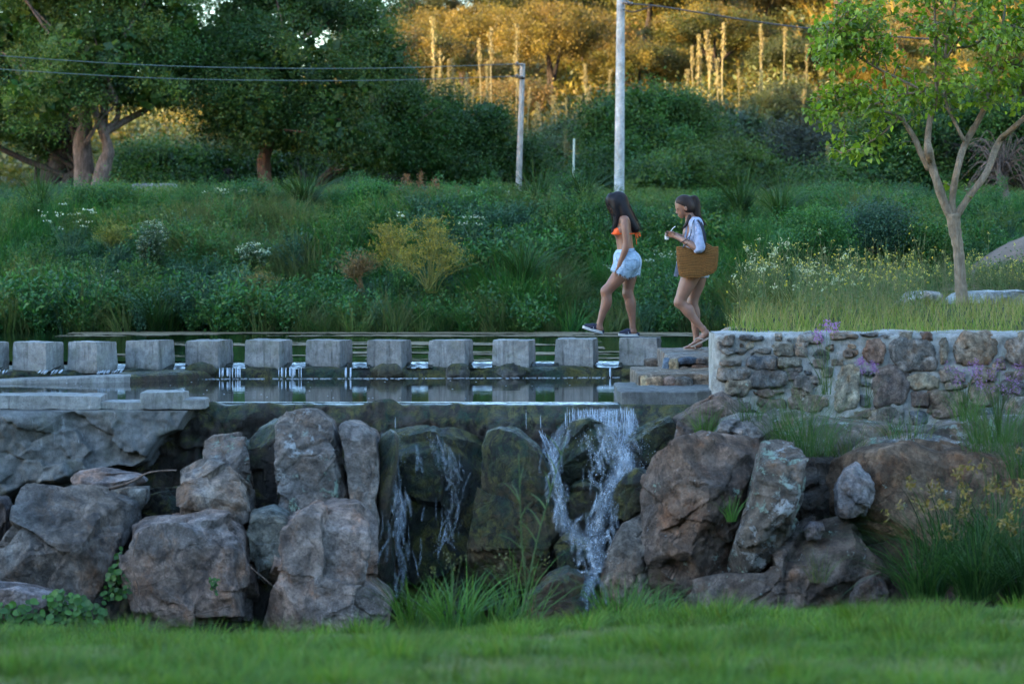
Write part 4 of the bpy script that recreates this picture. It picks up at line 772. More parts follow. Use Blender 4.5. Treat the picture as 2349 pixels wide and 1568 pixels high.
# hill: dry golden tussocks
HG = [(0.24, 0.165, 0.032), (0.19, 0.14, 0.028), (0.14, 0.12, 0.022), (0.26, 0.19, 0.05)]
hsrc = [src('hill_tuft', tuft(21, 40, .8, .05, .35, .35, HG, .5), M_GRASS), src('hill_weed', weed(22, 260, .9, .6, .16, [(0.15, 0.12, 0.018), (0.19, 0.14, 0.025), (0.10, 0.10, 0.016)]), M_LEAF), src('hill_weed', weed(23, 260, 1.1, .6, .15, [(0.09, 0.105, 0.03), (0.12, 0.12, 0.035)]), M_LEAF)]
r = rng(80); n = 3000; Y = 71+44*r.uniform(0, 1, n); X = r.uniform(-1, 1, n)*(3+Y*.2)
scatter('hill_grass', np.stack([X, Y, hill_z(X, Y)-.05], -1), r.uniform(0, 6.28, n), r.uniform(.6, 1.3, n), np.where(zn(X, Y, .25, 86) > 0, r.choice([0, 1, 2], n), r.choice([0, 1, 1], n)), hsrc)

# --- trees
def crown(ells, nclump, per, size, cols, s, rad=0.42, flat=0.25, zsq=0.75, shell=(.55, 1.05), bright=.28, core=0):
    """leaf clumps spread through ellipsoids: (centre, radii)"""
    r = rng(s); mb = MB(); vol = np.array([e[1][0]*e[1][2] for e in ells]); k = r.choice(len(ells), nclump, p=vol/vol.sum()); cl = []
    for q in k:
        c, R_ = np.array(ells[q][0]), np.array(ells[q][1]); d = r.normal(size=3); d /= np.linalg.norm(d); cl.append(c+d*R_*r.uniform(*shell))
    cl = np.array(cl); per = per*2.1; size = size*.52; per_ = r.poisson(per, nclump); idx = np.repeat(np.arange(nclump), per_)
    rr = rad*r.uniform(.6, 1.4, nclump); off = r.normal(size=(len(idx), 3))*np.array([1, 1, zsq])*.6
    P = cl[idx]+off*rr[idx][:, None]; cc = palette(r, nclump, cols, bright)[idx]*r.uniform(.8, 1.2, (len(idx), 1))
    leaves(mb, P, size*r.uniform(.6, 1.4, len(idx)), cc, r, .5, flat=flat)
    if core:
        k = r.choice(len(ells), core, p=vol/vol.sum()); d = r.normal(size=(core, 3)); d /= np.linalg.norm(d, axis=1)[:, None]; E = np.array([np.concatenate(e) for e in ells])[k]; Pc = E[:, :3]+d*E[:, 3:]*r.uniform(.1, .8, (core, 1)); leaves(mb, Pc, r.uniform(.16, .34, core), palette(r, core, cols, bright), r, .7, flat=.2)
    return mb, cl
def limbs(mb, base, cl, r, n, r0, col, sag=0.1):
    for c in cl[r.choice(len(cl), min(n, len(cl)), replace=False)]:
        b = base[r.integers(len(base))]; m_ = (b*0.55+c*0.45)+r.normal(0, .18, 3)*np.linalg.norm(c-b)*.5; L = np.linalg.norm(c-b)
        tube(mb, spline([b, m_, c], 9), np.linspace(r0*(.5+.12*min(L, 4)), r0*.12, 9), 5, col, cap=False, wob=.1, seed=int(r.integers(1e6)))
def ell(px, py, rx, ry, D, ryd=None): return (np.array(W(px, py, D)), np.array([rx*D/F, (ryd if ryd else rx*D/F*.8), ry*D/F]))
def tree(name, ells, base, trunk, cols, s, label, cat='tree', nclump=170, per=120, size=.13, bark=None, nl=14, r0=.09, group=None, rad=.36, mat=None, flat=.25, shell=(.6, 1.08)):
    loc = np.array(base); mb, cl = crown(ells, nclump, per, size, cols, s, rad, flat, shell=shell, core=nclump*14, bright=.38); root = empty(name, base, label, cat, group)
    obj('crown', mb.mesh('crown', origin=loc), mat or M_LEAF, root); r = rng(s+1); tb = MB(); ends = []
    for P, rads in trunk:
        P = [np.array(q, float) for q in P]; P[0] = P[0]-(np.array([0, 0, .4]) if P[0][2] < loc[2]+.3 else 0)
        c = spline(P, 14); tube(tb, c, np.interp(np.linspace(0, 1, 14), np.linspace(0, 1, len(rads)), rads), 9, (1, 1, 1), wob=.1, seed=s); ends += [c[-1], c[-3], c[-6]]
    obj('trunk', tb.mesh('trunk', origin=loc), bark or M_BARKD, root)
    if nl:
        lb = MB(); limbs(lb, np.array(ends), cl, r, nl, r0, (1, 1, 1)); obj('limb', lb.mesh('limb', origin=loc), bark or M_BARKD, root, kind='stuff')
    return root
TG = [(0.03, 0.082, 0.016), (0.04, 0.098, 0.018), (0.055, 0.115, 0.02), (0.024, 0.065, 0.018), (0.07, 0.115, 0.02)]
TY = [(0.065, 0.11, 0.018), (0.085, 0.13, 0.022), (0.05, 0.09, 0.016)]
def T(pts, D): return [np.array(W(a, b, D)) for a, b in pts]
# the old willow-like tree with the forked pale trunk
D = 60.0
tree('willow_tree', [ell(230, 130, 200, 110, D), ell(60, 60, 150, 130, D+2), ell(330, 40, 170, 120, D+1), ell(100, 220, 120, 75, D-1), ell(350, 210, 110, 55, D), ell(190, -60, 280, 100, D+1), ell(420, 150, 90, 110, D+2), ell(20, 290, 100, 50, D+3), ell(120, 60, 160, 90, D+3), ell(330, 110, 130, 90, D+2.5), ell(60, -30, 220, 70, D+4), ell(330, -20, 160, 60, D+4)],
     W(200, 455, D), [(T([(197, 470), (195, 420), (190, 370), (188, 320), (196, 270), (185, 215), (160, 205), (142, 180), (138, 140)], D), (.33, .25, .21, .18, .14, .10, .09, .06, .04)), (T([(222, 470), (228, 420), (240, 375), (248, 340), (232, 290), (215, 240), (225, 180)], D-.3), (.26, .18, .16, .12, .1, .08, .05)), (T([(196, 330), (230, 275), (270, 235)], D-.4), (.05, .04, .02))],
     TG+TY, 201, 'old spreading tree with thick forked pale trunk above the left bank', bark=M_BARK, nclump=520, per=120, nl=22, size=.12)
D = 63.0
tree('leaning_tree', [ell(40, 260, 140, 70, D), ell(-60, 140, 140, 140, D), ell(120, 330, 60, 40, D)], W(120, 452, D), [(T([(105, 465), (125, 410), (150, 350), (170, 290)], D), (.42, .34, .3, .2)), (T([(120, 450), (160, 420), (185, 395)], D-.3), (.2, .2, .15))], TG, 211, 'black leaning trunk and low dark crown behind the old spreading tree', nclump=130, per=110)
tree('thin_tree', [ell(70, 290, 60, 50, 65), ell(110, 240, 50, 50, 65)], W(86, 450, 65), [(T([(86, 460), (88, 400), (92, 360), (105, 340)], 65), (.12, .1, .08, .05))], TG, 213, 'thin straight dark trunk at far left with sparse leaves', nclump=45, per=90, nl=6)
D = 62.0
tree('dense_tree', [ell(640, 140, 190, 110, D), ell(560, 250, 130, 85, D-1), ell(760, 240, 150, 110, D), ell(860, 130, 90, 90, D+1), ell(700, 20, 180, 80, D+2), ell(560, 60, 120, 80, D+2), ell(640, 300, 130, 60, D), ell(500, 160, 90, 70, D+1), ell(780, 310, 110, 60, D-1), ell(840, 40, 70, 60, D+2), ell(600, -60, 200, 70, D+2), ell(720, 20, 200, 60, D+4), ell(520, 90, 90, 60, D+4)],
     W(615, 455, D), [(T([(622, 470), (612, 430), (604, 385), (612, 345), (640, 290)], D), (.17, .15, .16, .13, .08)), (T([(612, 350), (580, 300), (540, 250)], D), (.1, .08, .05))], TG+TY[:1], 221, 'broad dense dark green tree with short reddish trunk left of the wooden pole', bark=M_BARKR, nclump=420, per=130, nl=16, size=.115)
D = 65.0
tree('dense_tree', [ell(930, 300, 110, 100, D), ell(840, 345, 110, 45, D-1), ell(900, 210, 70, 60, D+1), ell(990, 370, 80, 50, D)], W(735, 450, D), [(T([(722, 460), (738, 425), (762, 395), (800, 360)], D), (.16, .14, .12, .09))], TG, 231, 'dark tree with a slanting reddish trunk between broad tree and spreading bush', bark=M_BARKR, nclump=170, per=120)
D = 66.0
tree('spreading_bush', [ell(1090, 330, 110, 80, D), ell(1010, 280, 80, 70, D+1), ell(1170, 370, 80, 60, D), ell(1060, 400, 110, 35, D-1), ell(1220, 400, 50, 35, D), ell(1120, 270, 60, 40, D)], W(1070, 450, D), [(T([(1060, 460), (1065, 420), (1050, 380)], D), (.14, .12, .1)), (T([(1075, 460), (1100, 400), (1120, 360)], D), (.12, .1, .08))], TG, 241, 'rounded dark bush spreading behind the leaning wooden pole', 'bush', nclump=230, per=120, size=.11)
for k, (px, w_, lab) in enumerate([(390, 90, 'low added thicket darkening the gap right of the old spreading tree'), (330, 70, 'small added thicket darkening the space right beside the old spreading tree trunk'), (520, 90, 'added darkening thicket under the left of the broad dark tree'), (690, 110, 'added darkening thicket behind the two reddish trunks'), (880, 110, 'added darkening thicket left of the rounded spreading bush'), (1180, 90, 'added darkening thicket right behind the leaning wooden pole')]):  # thickets added to darken the understory and cover the sunlit gap
    tree('thicket', [ell(px, 385, w_, 55, 69+k*.4), ell(px+30, 440, w_, 30, 68+k*.4)], W(px, 470, 69), [(T([(px, 490), (px+8, 430), (px, 390)], 69), (.12, .1, .07))], TG, 245+k, lab, 'shrub', nclump=110, per=70, nl=6, size=.13)
D = 70.0
tree('round_tree', [ell(1480, 255, 135, 62, D), ell(1400, 300, 70, 60, D), ell(1570, 290, 70, 50, D), ell(1490, 340, 120, 50, D-1)], W(1480, 440, D), [(T([(1470, 450), (1475, 380), (1490, 330)], D), (.15, .13, .1))], TG, 251, 'rounded dark green tree directly behind the tall concrete pole', nclump=230, per=120)
sh = [(1290, 330, 60, 60, 74, 'grey-green shrub between the wooden pole and the thin post', [(0.05, 0.075, 0.03), (0.06, 0.08, 0.035)]), (1380, 395, 70, 45, 68, 'low dark shrub left of the foot of the tall concrete pole', TG), (1540, 395, 90, 45, 66, 'low bush right of the foot of the tall concrete pole', TG+TY),
      (1680, 300, 90, 60, 76, 'soft blue-green shrub above the walking women', [(0.045, 0.07, 0.035), (0.05, 0.08, 0.04)]), (1700, 385, 110, 55, 68, 'olive green bush behind the ponytailed woman', TG+TY), (1800, 250, 80, 60, 80, 'pale olive shrub on the lower hill left of the young tree', [(0.07, 0.085, 0.03), (0.09, 0.10, 0.035)]),
      (1840, 350, 90, 70, 70, 'shadowy purplish-grey bush left of the young tree crown', [(0.04, 0.045, 0.035), (0.05, 0.06, 0.035)]), (1930, 420, 110, 50, 64, 'dark low bush left of the young tree trunk', TG), (1600, 300, 40, 40, 78, 'small grey-green shrub right of the rounded dark tree', [(0.06, 0.08, 0.035)])]
for k, (px, py, rx, ry, D, lab, cols) in enumerate(sh):
    tree('shrub', [ell(px, py, rx, ry, D), ell(px-rx*.4, py+ry*.4, rx*.6, ry*.6, D-1), ell(px+rx*.5, py+ry*.3, rx*.5, ry*.6, D)], W(px, py+ry*1.3, D), [(T([(px, py+ry*1.5), (px-5, py+ry*.6), (px+8, py)], D), (.1, .08, .05))], cols, 260+k*3, lab, 'shrub', nclump=90, per=100, nl=6, size=.12)
D = 58.0
tree('shade_tree', [ell(2060, 330, 130, 90, D), ell(2180, 300, 130, 100, D+1), ell(2300, 320, 130, 90, D), ell(2420, 280, 130, 120, D), ell(2120, 410, 130, 40, D), ell(2000, 400, 80, 50, D-1)], W(2290, 520, D), [(T([(2300, 530), (2290, 470), (2260, 400), (2200, 340)], D), (.16, .14, .1, .07)), (T([(2330, 530), (2345, 450), (2330, 380)], D), (.13, .1, .07))], TG, 291, 'dark shade tree with low crown behind the young tree', nclump=260, per=120)
# bare dead tree at right
root = empty('dead_tree', W(2310, 520, 54), 'leafless grey tree with drooping bare twigs at right edge', 'tree'); loc = np.array(root.location); r = rng(44); mb = MB()
tube(mb, spline(T([(2315, 525), (2308, 470), (2300, 420), (2285, 370)], 54), 12), np.linspace(.13, .07, 12), 7)
obj('trunk', mb.mesh('trunk', origin=loc), M_BARK, root); mb = MB()
for k in range(90):
    b = T([(2300+r.uniform(-8, 8), r.uniform(365, 430))], 54)[0]; e = T([(r.uniform(2190, 2420), r.uniform(330, 480))], 54+r.uniform(-1, 1))[0]; m_ = (b+e)/2+np.array([0, 0, r.uniform(.1, .5)])
    tube(mb, spline([b, m_, e], 8), np.linspace(.014, .003, 8), 3, cap=False)
obj('twig', mb.mesh('twig', origin=loc), M_BARK, root, kind='stuff')

# --- hillside trees: four kinds, copied
HT = [(0.14, 0.105, 0.016), (0.09, 0.085, 0.014), (0.19, 0.13, 0.02), (0.055, 0.065, 0.014)]
def hill_tree(s, w, h, nclump, cols, name):
    ells = [(np.array([0, 0, h*.78]), np.array([w*.46, w*.42, h*.17])), (np.array([-w*.3, .2, h*.62]), np.array([w*.26, w*.3, h*.13])), (np.array([w*.32, 0, h*.68]), np.array([w*.26, w*.3, h*.13]))]
    mb, cl = crown(ells, int(nclump*1.3), 170, .13, cols, s, .34, .3, bright=.5, core=300); tb = MB(); r = rng(s)
    for k in range(3): tube(tb, spline([(r.uniform(-.1, .1), 0, -.3), (r.uniform(-.4, .4), r.uniform(-.2, .2), h*.25), (r.uniform(-.3, .3)*w, 0, h*.62)], 9), np.linspace(.15, .05, 9), 5, cap=False)
    a = mb.mesh('crown'); a.materials.append(M_LEAF); b = tb.mesh('trunk'); b.materials.append(M_BARKD); return a, b
kinds = [hill_tree(301, 4.6, 3.8, 100, HT, 'a'), hill_tree(302, 3.8, 3.2, 80, [(0.06, 0.065, 0.014), (0.04, 0.05, 0.012)], 'b'), hill_tree(303, 5.2, 4.2, 110, HT[:1]+HT[2:3], 'c'), hill_tree(304, 3.0, 2.2, 60, [(0.2, 0.12, 0.035), (0.17, 0.13, 0.04)], 'd')]
r = rng(91); rows = [(79, 'foot', 640, 2500, 150), (86, 'lower', 960, 2500, 160), (94, 'middle', 880, 2500, 150), (103, 'upper', 860, 2500, 150), (112, 'crest', 250, 2500, 130)]
ordw = ['first', 'second', 'third', 'fourth', 'fifth', 'sixth', 'seventh', 'eighth', 'ninth', 'tenth', 'eleventh', 'twelfth', 'thirteenth', 'fourteenth', 'fifteenth', 'sixteenth', 'seventeenth', 'eighteenth', 'nineteenth', 'twentieth']
for (D0, rn, a, b, st_) in rows:
    px = a; k = 0
    while px < b:
        D = D0+r.uniform(-2.5, 2.5); p = px+r.uniform(-40, 40); x = WX(p, D); kd = r.integers(4); z = float(hill_z(np.array([x]), np.array([D]))[0])
        s = r.uniform(.75, 1.15)
        if rn == 'foot': s *= .5
        if rn == 'lower': s *= .8
        if rn == 'foot' and 940 < p < 1400: px += st_; continue
        if rn == 'crest' and p < 930: s *= .55
        if rn == 'crest' and 905 < p < 990: px += st_; continue
        if 1950 < p < 2300 and rn in ('middle', 'upper'): px += st_; continue
        root = empty('hillside_tree', (x, D, z-.1), f'golden acacia-like tree on the hill, {ordw[k]} from left in the {rn} row', 'tree', 'golden trees on the hillside', r.uniform(0, 6.28)); root.scale = (s, s, s*r.uniform(.85, 1.15))
        for me in kinds[kd]:
            c = bpy.data.objects.new(me.name.split('.')[0], me); COL.objects.link(c); c.parent = root
        k += 1; px += st_*r.uniform(.75, 1.25)
# pale flowering stalks on the hill
sp = []
for s in range(4):
    r2 = rng(400+s); mb = MB(); H = 2.3; c = spline([(0, 0, 0), (r2.normal(0, .08), 0, H*.5), (r2.normal(0, .15), 0, H)], 10); tube(mb, c, np.linspace(.035, .02, 10), 4, (0.30, 0.25, 0.12), cap=False)
    n = 240; t = 1-(1-(.72, .8, .76, .68)[s])*r2.uniform(0, 1, n)**(.7, 1.3, 1, 1.6)[s]; P = np.stack([np.interp(t, np.linspace(0, 1, 10), c[:, k]) for k in range(3)], -1)+r2.normal(0, .045, (n, 3))*np.array([1, 1, .5]); leaves(mb, P, .07*r2.uniform(.6, 1.3, n), palette(r2, n, [(0.26, 0.20, 0.075), (0.21, 0.165, 0.06), (0.31, 0.25, 0.11)]), r2, .5)
    me = mb.mesh('flower_stalk'); me.materials.append(M_LEAF); sp.append(me)
stalks = [(1014, 185, 84), (1022, 200, 85), (1044, 175, 86), (1052, 200, 84), (1072, 250, 82), (1081, 245, 82), (1120, 190, 86), (1158, 260, 80), (1166, 262, 80), (1205, 165, 88), (1210, 220, 84), (1248, 262, 80), (1268, 275, 79), (1275, 272, 79), (1300, 240, 83), (1322, 265, 80), (1328, 225, 84), (1340, 262, 80), (1205, 300, 78), (1230, 300, 77), (1305, 380, 70), (1318, 360, 71), (1290, 350, 72), (1588, 110, 96), (1596, 130, 95), (1606, 105, 96), (1612, 130, 95), (1622, 125, 95), (1662, 120, 95), (1745, 115, 96), (1752, 100, 97), (1800, 95, 98), (1848, 110, 97), (1760, 245, 82), (1840, 240, 83), (1870, 250, 82), (1885, 245, 82), (1000, 60, 104), (1105, 85, 101), (1650, 190, 88), (1700, 215, 85), (1905, 360, 66), (1915, 385, 64), (940, 230, 82), (925, 190, 84), (1130, 110, 98), (1185, 100, 99), (985, 150, 88), (1560, 215, 86), (1540, 235, 84), (1380, 200, 88), (1350, 180, 90)]
r = rng(92)
ones = ['first', 'second', 'third', 'fourth', 'fifth', 'sixth', 'seventh', 'eighth', 'ninth']; tens = {2: 'twenty', 3: 'thirty', 4: 'forty', 5: 'fifty'}
def ordinal(n): return ordw[n-1] if n < 20 else (tens[n//10]+'-'+ones[n%10-1] if n % 10 else tens[n//10][:-1]+'ieth')
for k, (px, py, D) in enumerate(sorted(stalks)):
    D = 77.5+(D-76)*.12 if D > 76 else D; x = WX(px, D); y = D; z = float((hill_z if D > 71 else bank_z)(np.array([x]), np.array([y]))[0]); o = bpy.data.objects.new('flower_stalk', sp[k % 4]); COL.objects.link(o)
    top = WZ(py-38, D); s = max(.5, min(2.6, (top-z)/2.3)); o.location = (x, y, z); w_ = r.uniform(.4, .9); o.scale = (w_, w_, s*r.uniform(.85, 1.12)); o.rotation_euler = (r.normal(0, .04), r.normal(0, .06), r.uniform(0, 6.28))
    tag(o, f'tall pale dry flower stalk on the slope, {ordinal(k+1)} from the left', 'dry plant', 'pale dry flower stalks on the hill')
# --- poles and wires
def pole(px0, py0, px1, py1, D, r0, r1, mat, name, lab, cat, down=1.2):
    a = np.array(W(px0, py0, D)); b = np.array(W(px1, py1, D)); d = (b-a)/np.linalg.norm(b-a); a = a-d*down; mb = MB(); tube(mb, spline([a, b], 12)-a, np.linspace(r0, r1, 12), 14)
    root = empty(name, a, lab, cat); obj('shaft', mb.mesh('shaft', sharp=40), mat, root); return root, a, b
p1, a1, b1 = pole(1420.5, 440, 1425, -120, 56, .108, .076, M_POLE, 'concrete_pole', 'tall tapered grey concrete utility pole rising out of the photo', 'utility pole')
M_WOOD = bark_mat('weathered_wood', (0.24, 0.22, 0.2), (0.44, 0.41, 0.38), 8)
p2, a2, b2 = pole(1189, 450, 1199, 146, 58, .068, .052, M_WOOD, 'wooden_pole', 'short leaning weathered wooden pole carrying two wires', 'utility pole')
p3, a3, b3 = pole(1315, 440, 1317, 318, 57, .024, .022, plain('pale_post', (0.36, 0.42, 0.36), .6), 'thin_post', 'thin pale metal post between the two utility poles', 'post')
M_DARKM = plain('dark_metal', (0.03, 0.03, 0.03), .5); M_INS = plain('insulator', (0.10, 0.08, 0.07), .3, .5)
for (ax, ay) in ((1186, 148), (1186, 176)):
    mb = MB(); q = np.array(W(ax, ay, 57.8)); tube(mb, spline([q, q+np.array([.12, .12, 0])], 4)-a2, .02, 6); tube(mb, spline([q+np.array([0, 0, -.03]), q+np.array([0, 0, .02]), q+np.array([0, 0, .05])], 6)-a2, np.array([.03, .045, .025, .045, .03, .01]), 8); obj('insulator', mb.mesh('insulator'), M_INS, p2)
mb = MB(); q = np.array(W(1197, 180, 58)); tube(mb, np.array([q+(-.0, -.0, -.02), q+(0, 0, .02)])-a2, .064, 12); obj('clamp_band', mb.mesh('clamp_band'), M_DARKM, p2)
M_WIRE = plain('wire', (0.10, 0.13, 0.13), .4, .4)
for (pl, lb) in (([(-400, 92, 50), (0, 128, 51), (350, 150, 53), (650, 157, 55), (900, 156, 56.5), (1186, 147, 57.8)], 'upper overhead wire running from the wooden pole to the left'), ([(-400, 130, 50), (0, 159, 51), (350, 179, 53), (650, 185, 55), (900, 184, 56.5), (1186, 175, 57.8)], 'lower overhead wire running from the wooden pole to the left')):
    mb = MB(); P = spline([W(*q) for q in pl], 60); tube(mb, P-P[0], .0075, 5); obj('overhead_wire', mb.mesh('overhead_wire'), M_WIRE, loc=P[0], label=lb, cat='wire')
mb = MB(); P = spline([W(*q) for q in [(1429, 8, 55.9), (1460, 10, 55.7), (1520, 16, 55.4), (1620, 32, 55), (1720, 48, 54.6), (1860, 66, 54), (2100, 88, 53), (2500, 110, 51)]], 60); tube(mb, P-P[0], .017, 6); 
P2 = spline([W(*q) for q in [(1430, 22, 55.9), (1450, 28, 55.8), (1475, 22, 55.7), (1500, 14, 55.5)]], 16); tube(mb, P2-P[0], .014, 5)
o = obj('overhead_cable', mb.mesh('overhead_cable'), M_DARKM, loc=P[0], label='thick dark cable sagging right from the tall concrete pole', cat='wire')
mb = MB()
for (ax, ay) in ((1434, 5), (1443, 8)): tube(mb, spline([W(ax-4, ay, 55.9), W(ax+10, ay+3, 55.8)], 6)-a1, np.array([.02, .045, .03, .045, .03, .02]), 8)
obj('insulator', mb.mesh('insulator'), M_INS, p1)
mb = MB(); rough_block(mb, (0, 0, 0.09), (.42, .3, .1), s=4, n=8); obj('concrete_block', mb.mesh('concrete_block', sharp=40), M_CONC2, loc=W(355, 444, 55), label='pale low concrete block in the grass under the old trees', cat='block')

# --- the young tree on the terrace
D = 33.0; base = W(2207, 690, D); root = empty('young_tree', base, 'young tree with three slender tan limbs and large bright leaves on the terrace', 'tree'); loc = np.array(base)
def T2(pts, D=33.0): return [np.array(W(p[0], p[1], D+(p[2] if len(p) > 2 else 0))) for p in pts]
tb = MB(); limbsP = []
def limb(pts, rads, part=None):
    c = spline(T2(pts), 26); rr = np.interp(np.linspace(0, 1, 26), np.linspace(0, 1, len(rads)), rads)*D/F*(1+.05*np.sin(np.arange(26)*1.9)); tube(tb, c-loc, rr, 10, wob=.04, seed=len(limbsP)); limbsP.append(c)
limb([(2208, 700), (2203, 640), (2198, 570), (2190, 525), (2186, 490)], (16, 13.5, 13, 15, 17)); obj('trunk', tb.mesh('trunk', origin=(0, 0, 0)), M_BARKM, root)
LB2 = [([(2184, 500), (2165, 462), (2147, 410), (2136, 375), (2130, 345), (2128, 320), (2134, 270), (2147, 225), (2147, 130), (2143, -30)], (12, 11, 10, 10, 11, 7.5, 7, 6, 4, 2)), ([(2132, 390), (2112, 350), (2098, 318), (2075, 282), (2058, 268), (2020, 255), (1960, 270)], (8, 7, 7, 5, 4, 3, 2)), ([(2186, 500), (2185, 450), (2197, 385), (2214, 330), (2245, 275), (2263, 235), (2275, 170), (2300, 60), (2310, -40)], (9, 8, 8, 8, 7, 6, 4, 3, 2)), ([(2213, 325), (2190, 280), (2172, 240), (2165, 180), (2170, 110), (2185, 40), (2200, -30)], (4.5, 4, 4, 4, 3, 2.5, 2)), ([(2193, 496), (2225, 448), (2262, 398), (2290, 328), (2320, 298), (2360, 262), (2440, 200)], (8.5, 8, 7.5, 8, 6.5, 6, 4)),
       ([(2147, 228), (2110, 205), (2060, 180), (2000, 150), (1940, 110), (1900, 80)], (4, 3.5, 3, 2.5, 2, 1.5)), ([(2146, 215), (2080, 215), (2020, 235), (1960, 250), (1900, 262)], (3.5, 3, 2.5, 2, 1.2)), ([(2160, 150), (2200, 90), (2240, 30), (2270, -40)], (3, 2.5, 2, 1.5)), ([(2180, 110), (2230, 105), (2290, 70), (2380, 40)], (3, 2.5, 2, 1.2)), ([(2060, 272), (2020, 310), (1970, 340), (1930, 352)], (3, 2, 1.6, 1)), ([(2265, 232), (2300, 225), (2370, 215)], (3, 2.4, 1.5))]
for k, (p, rd) in enumerate(LB2):
    tb = MB(); r = rng(k+600); p = [(q[0], q[1], r.normal(0, .12)*min(1, j/3)) for j, q in enumerate(p)]; limb(p, rd); obj('limb', tb.mesh('limb'), M_BARKM, root)
r = rng(611); reg = [(2010, 150, 130, 120, 30), (2150, 50, 190, 150, 48), (2290, 120, 130, 140, 50), (1925, 235, 80, 50, 15), (2070, 245, 110, 45, 18), (1915, 110, 55, 55, 14), (1990, 60, 80, 90, 14), (2240, 235, 70, 50, 9), (2340, 200, 80, 70, 12), (1985, 320, 60, 45, 8), (2380, 90, 90, 150, 30), (2150, -70, 260, 60, 20)]
tips = [(1868, 68), (1880, 80), (1900, 45), (1905, 60), (1925, 55), (1845, 258), (1858, 265), (1870, 255), (1895, 240), (1890, 302), (1925, 315), (1912, 345), (1882, 140), (1895, 150), (1905, 225), (1960, 218), (2060, 330), (1935, 340), (1950, 20), (1935, 150), (2212, 425), (2155, 420)]
cl = []
for cx, cy, rx, ry, n in reg:
    for _ in range(n): 
        a = r.uniform(0, 6.28); q = np.sqrt(r.uniform()); cl.append((cx+rx*q*np.cos(a), cy+ry*q*np.sin(a), r.normal(0, .45)))
cl += [(x, y, r.normal(0, .1)) for x, y in tips]
LP = np.concatenate(limbsP[2:]); tw = MB(); leafP = []; leafD = []
for (x, y, dz) in cl:
    c = np.array(W(x, y, D+dz)); d = np.linalg.norm((LP-c)*np.array([1, .6, 1]), axis=1); b = LP[np.argmin(d+r.uniform(0, .15, len(d)))]
    L = np.linalg.norm(c-b); m_ = (b+c)/2+np.array([0, 0, .12*L])+r.normal(0, .06, 3)*L; P = spline([b, m_, c], 9); tube(tw, P-loc, np.linspace(.0085, .0028, 9), 4, cap=False)
    nn = int(np.clip(16+L*30, 22, 46))
    if (x, y) in ((2212, 425), (2155, 420)): nn = 8
    t = r.uniform(.25, 1.05, nn); q = np.stack([np.interp(t, np.linspace(0, 1, 9), P[:, k]) for k in range(3)], -1); leafP.append(q+r.normal(0, .055, (nn, 3))); dd = (c-b)/(L+1e-6); leafD.append(np.tile(dd, (nn, 1)))
obj('twig', tw.mesh('twig'), M_BARKM, root, kind='stuff')
leafP = np.concatenate(leafP); leafD = np.concatenate(leafD); nL = len(leafP)
def leaf_shape(var):
    # pointed oval blade folded along the midrib and drooping at the tip
    r = rng(var); n = 7; t = np.linspace(0, 1, n); w = .34*np.sin(np.pi*t**.8)**.9; fold = r.uniform(.12, .45); dr = r.uniform(.1, .45)
    mid = np.stack([t, 0*t, -dr*t**2], -1); Lf = mid+np.stack([0*t, w, fold*w], -1); Rt = mid+np.stack([0*t, -w, fold*w], -1)
    return np.concatenate([mid, Lf, Rt]), [np.array([(k, k+1, n+k+1, n+k) for k in range(n-1)]+[(k+1, k, 2*n+k, 2*n+k+1) for k in range(n-1)])]
LC = [(0.18, 0.27, 0.02), (0.22, 0.31, 0.026), (0.14, 0.215, 0.02), (0.28, 0.37, 0.045), (0.10, 0.17, 0.02)]
lme = []
for v in range(10):
    V, Fc = leaf_shape(v); c = np.array(LC[v % 5]); me = mesh('leaf', V, Fc, np.tile(c, (len(V), 1))); me.materials.append(M_GLEAF); lme.append((V, Fc[0], c, me))
def leaf_mats(P, Dv, r):
    d = Dv*.5+r.normal(0, .55, 3)+np.array([0, 0, -.35]); d /= np.linalg.norm(d); up = np.array([0, 0, 1.])+r.normal(0, .45, 3); s = np.cross(up, d); s /= np.linalg.norm(s)+1e-9; u = np.cross(d, s); return np.stack([d, s, u], 1)
vis = np.argsort(leafP[:, 1]); front = set(vis[:300].tolist()); rest = MB(); sel = set(); order = [k for k in vis if -1 < 1]
for k in range(nL):
    sz = r.uniform(.04, .092); M = leaf_mats(leafP[k], leafD[k], r); v = r.integers(10)
    if k in front:
        o = bpy.data.objects.new('leaf', lme[v][3]); COL.objects.link(o); o.parent = root; m4 = Matrix.Identity(4)
        for a in range(3):
            for b in range(3): m4[a][b] = M[a, b]*sz
        for a in range(3): m4[a][3] = leafP[k][a]-loc[a]
        o.matrix_local = m4
    else: rest.add((lme[v][0]*sz)@M.T+leafP[k]-loc, [lme[v][1]], lme[v][2]*r.uniform(.8, 1.2))
obj('foliage', rest.mesh('foliage'), M_GLEAF, root, kind='stuff')

# --- terrace: short grass with dry tips, then flower stems
r = rng(701); n = 15000; Y = 27.05+(38-27.05)*r.uniform(0, 1, n)**1.7; X = r.uniform(2.0, 9.0, n); ok = X > WXe(Y)+.12+.12*np.exp(-(Y-27.05)*3)*0; X, Y = X[ok], Y[ok]; n = len(X)
Zt = np.where(Y < 27.3, .76, terr_z(X, np.maximum(Y, 27.4))); g = zn(X, Y, .8, 90); dry = r.uniform(size=n) < (.24+.35*sstep(27.6, 30.5, Y)*(g+.6))
c = np.where(dry[:, None], palette(r, n, [(0.28, 0.23, 0.09), (0.33, 0.27, 0.12), (0.2, 0.19, 0.06)]), palette(r, n, [(0.11, 0.2, 0.024), (0.14, 0.23, 0.03), (0.17, 0.22, 0.04)]))
mb = MB(); H = np.interp(Y, [27.05, 27.4, 28.2, 30, 32, 33, 38], [.05, .10, .20, .26, .2, .16, .2])*r.uniform(.5, 1.35, n)*(1+.35*g)
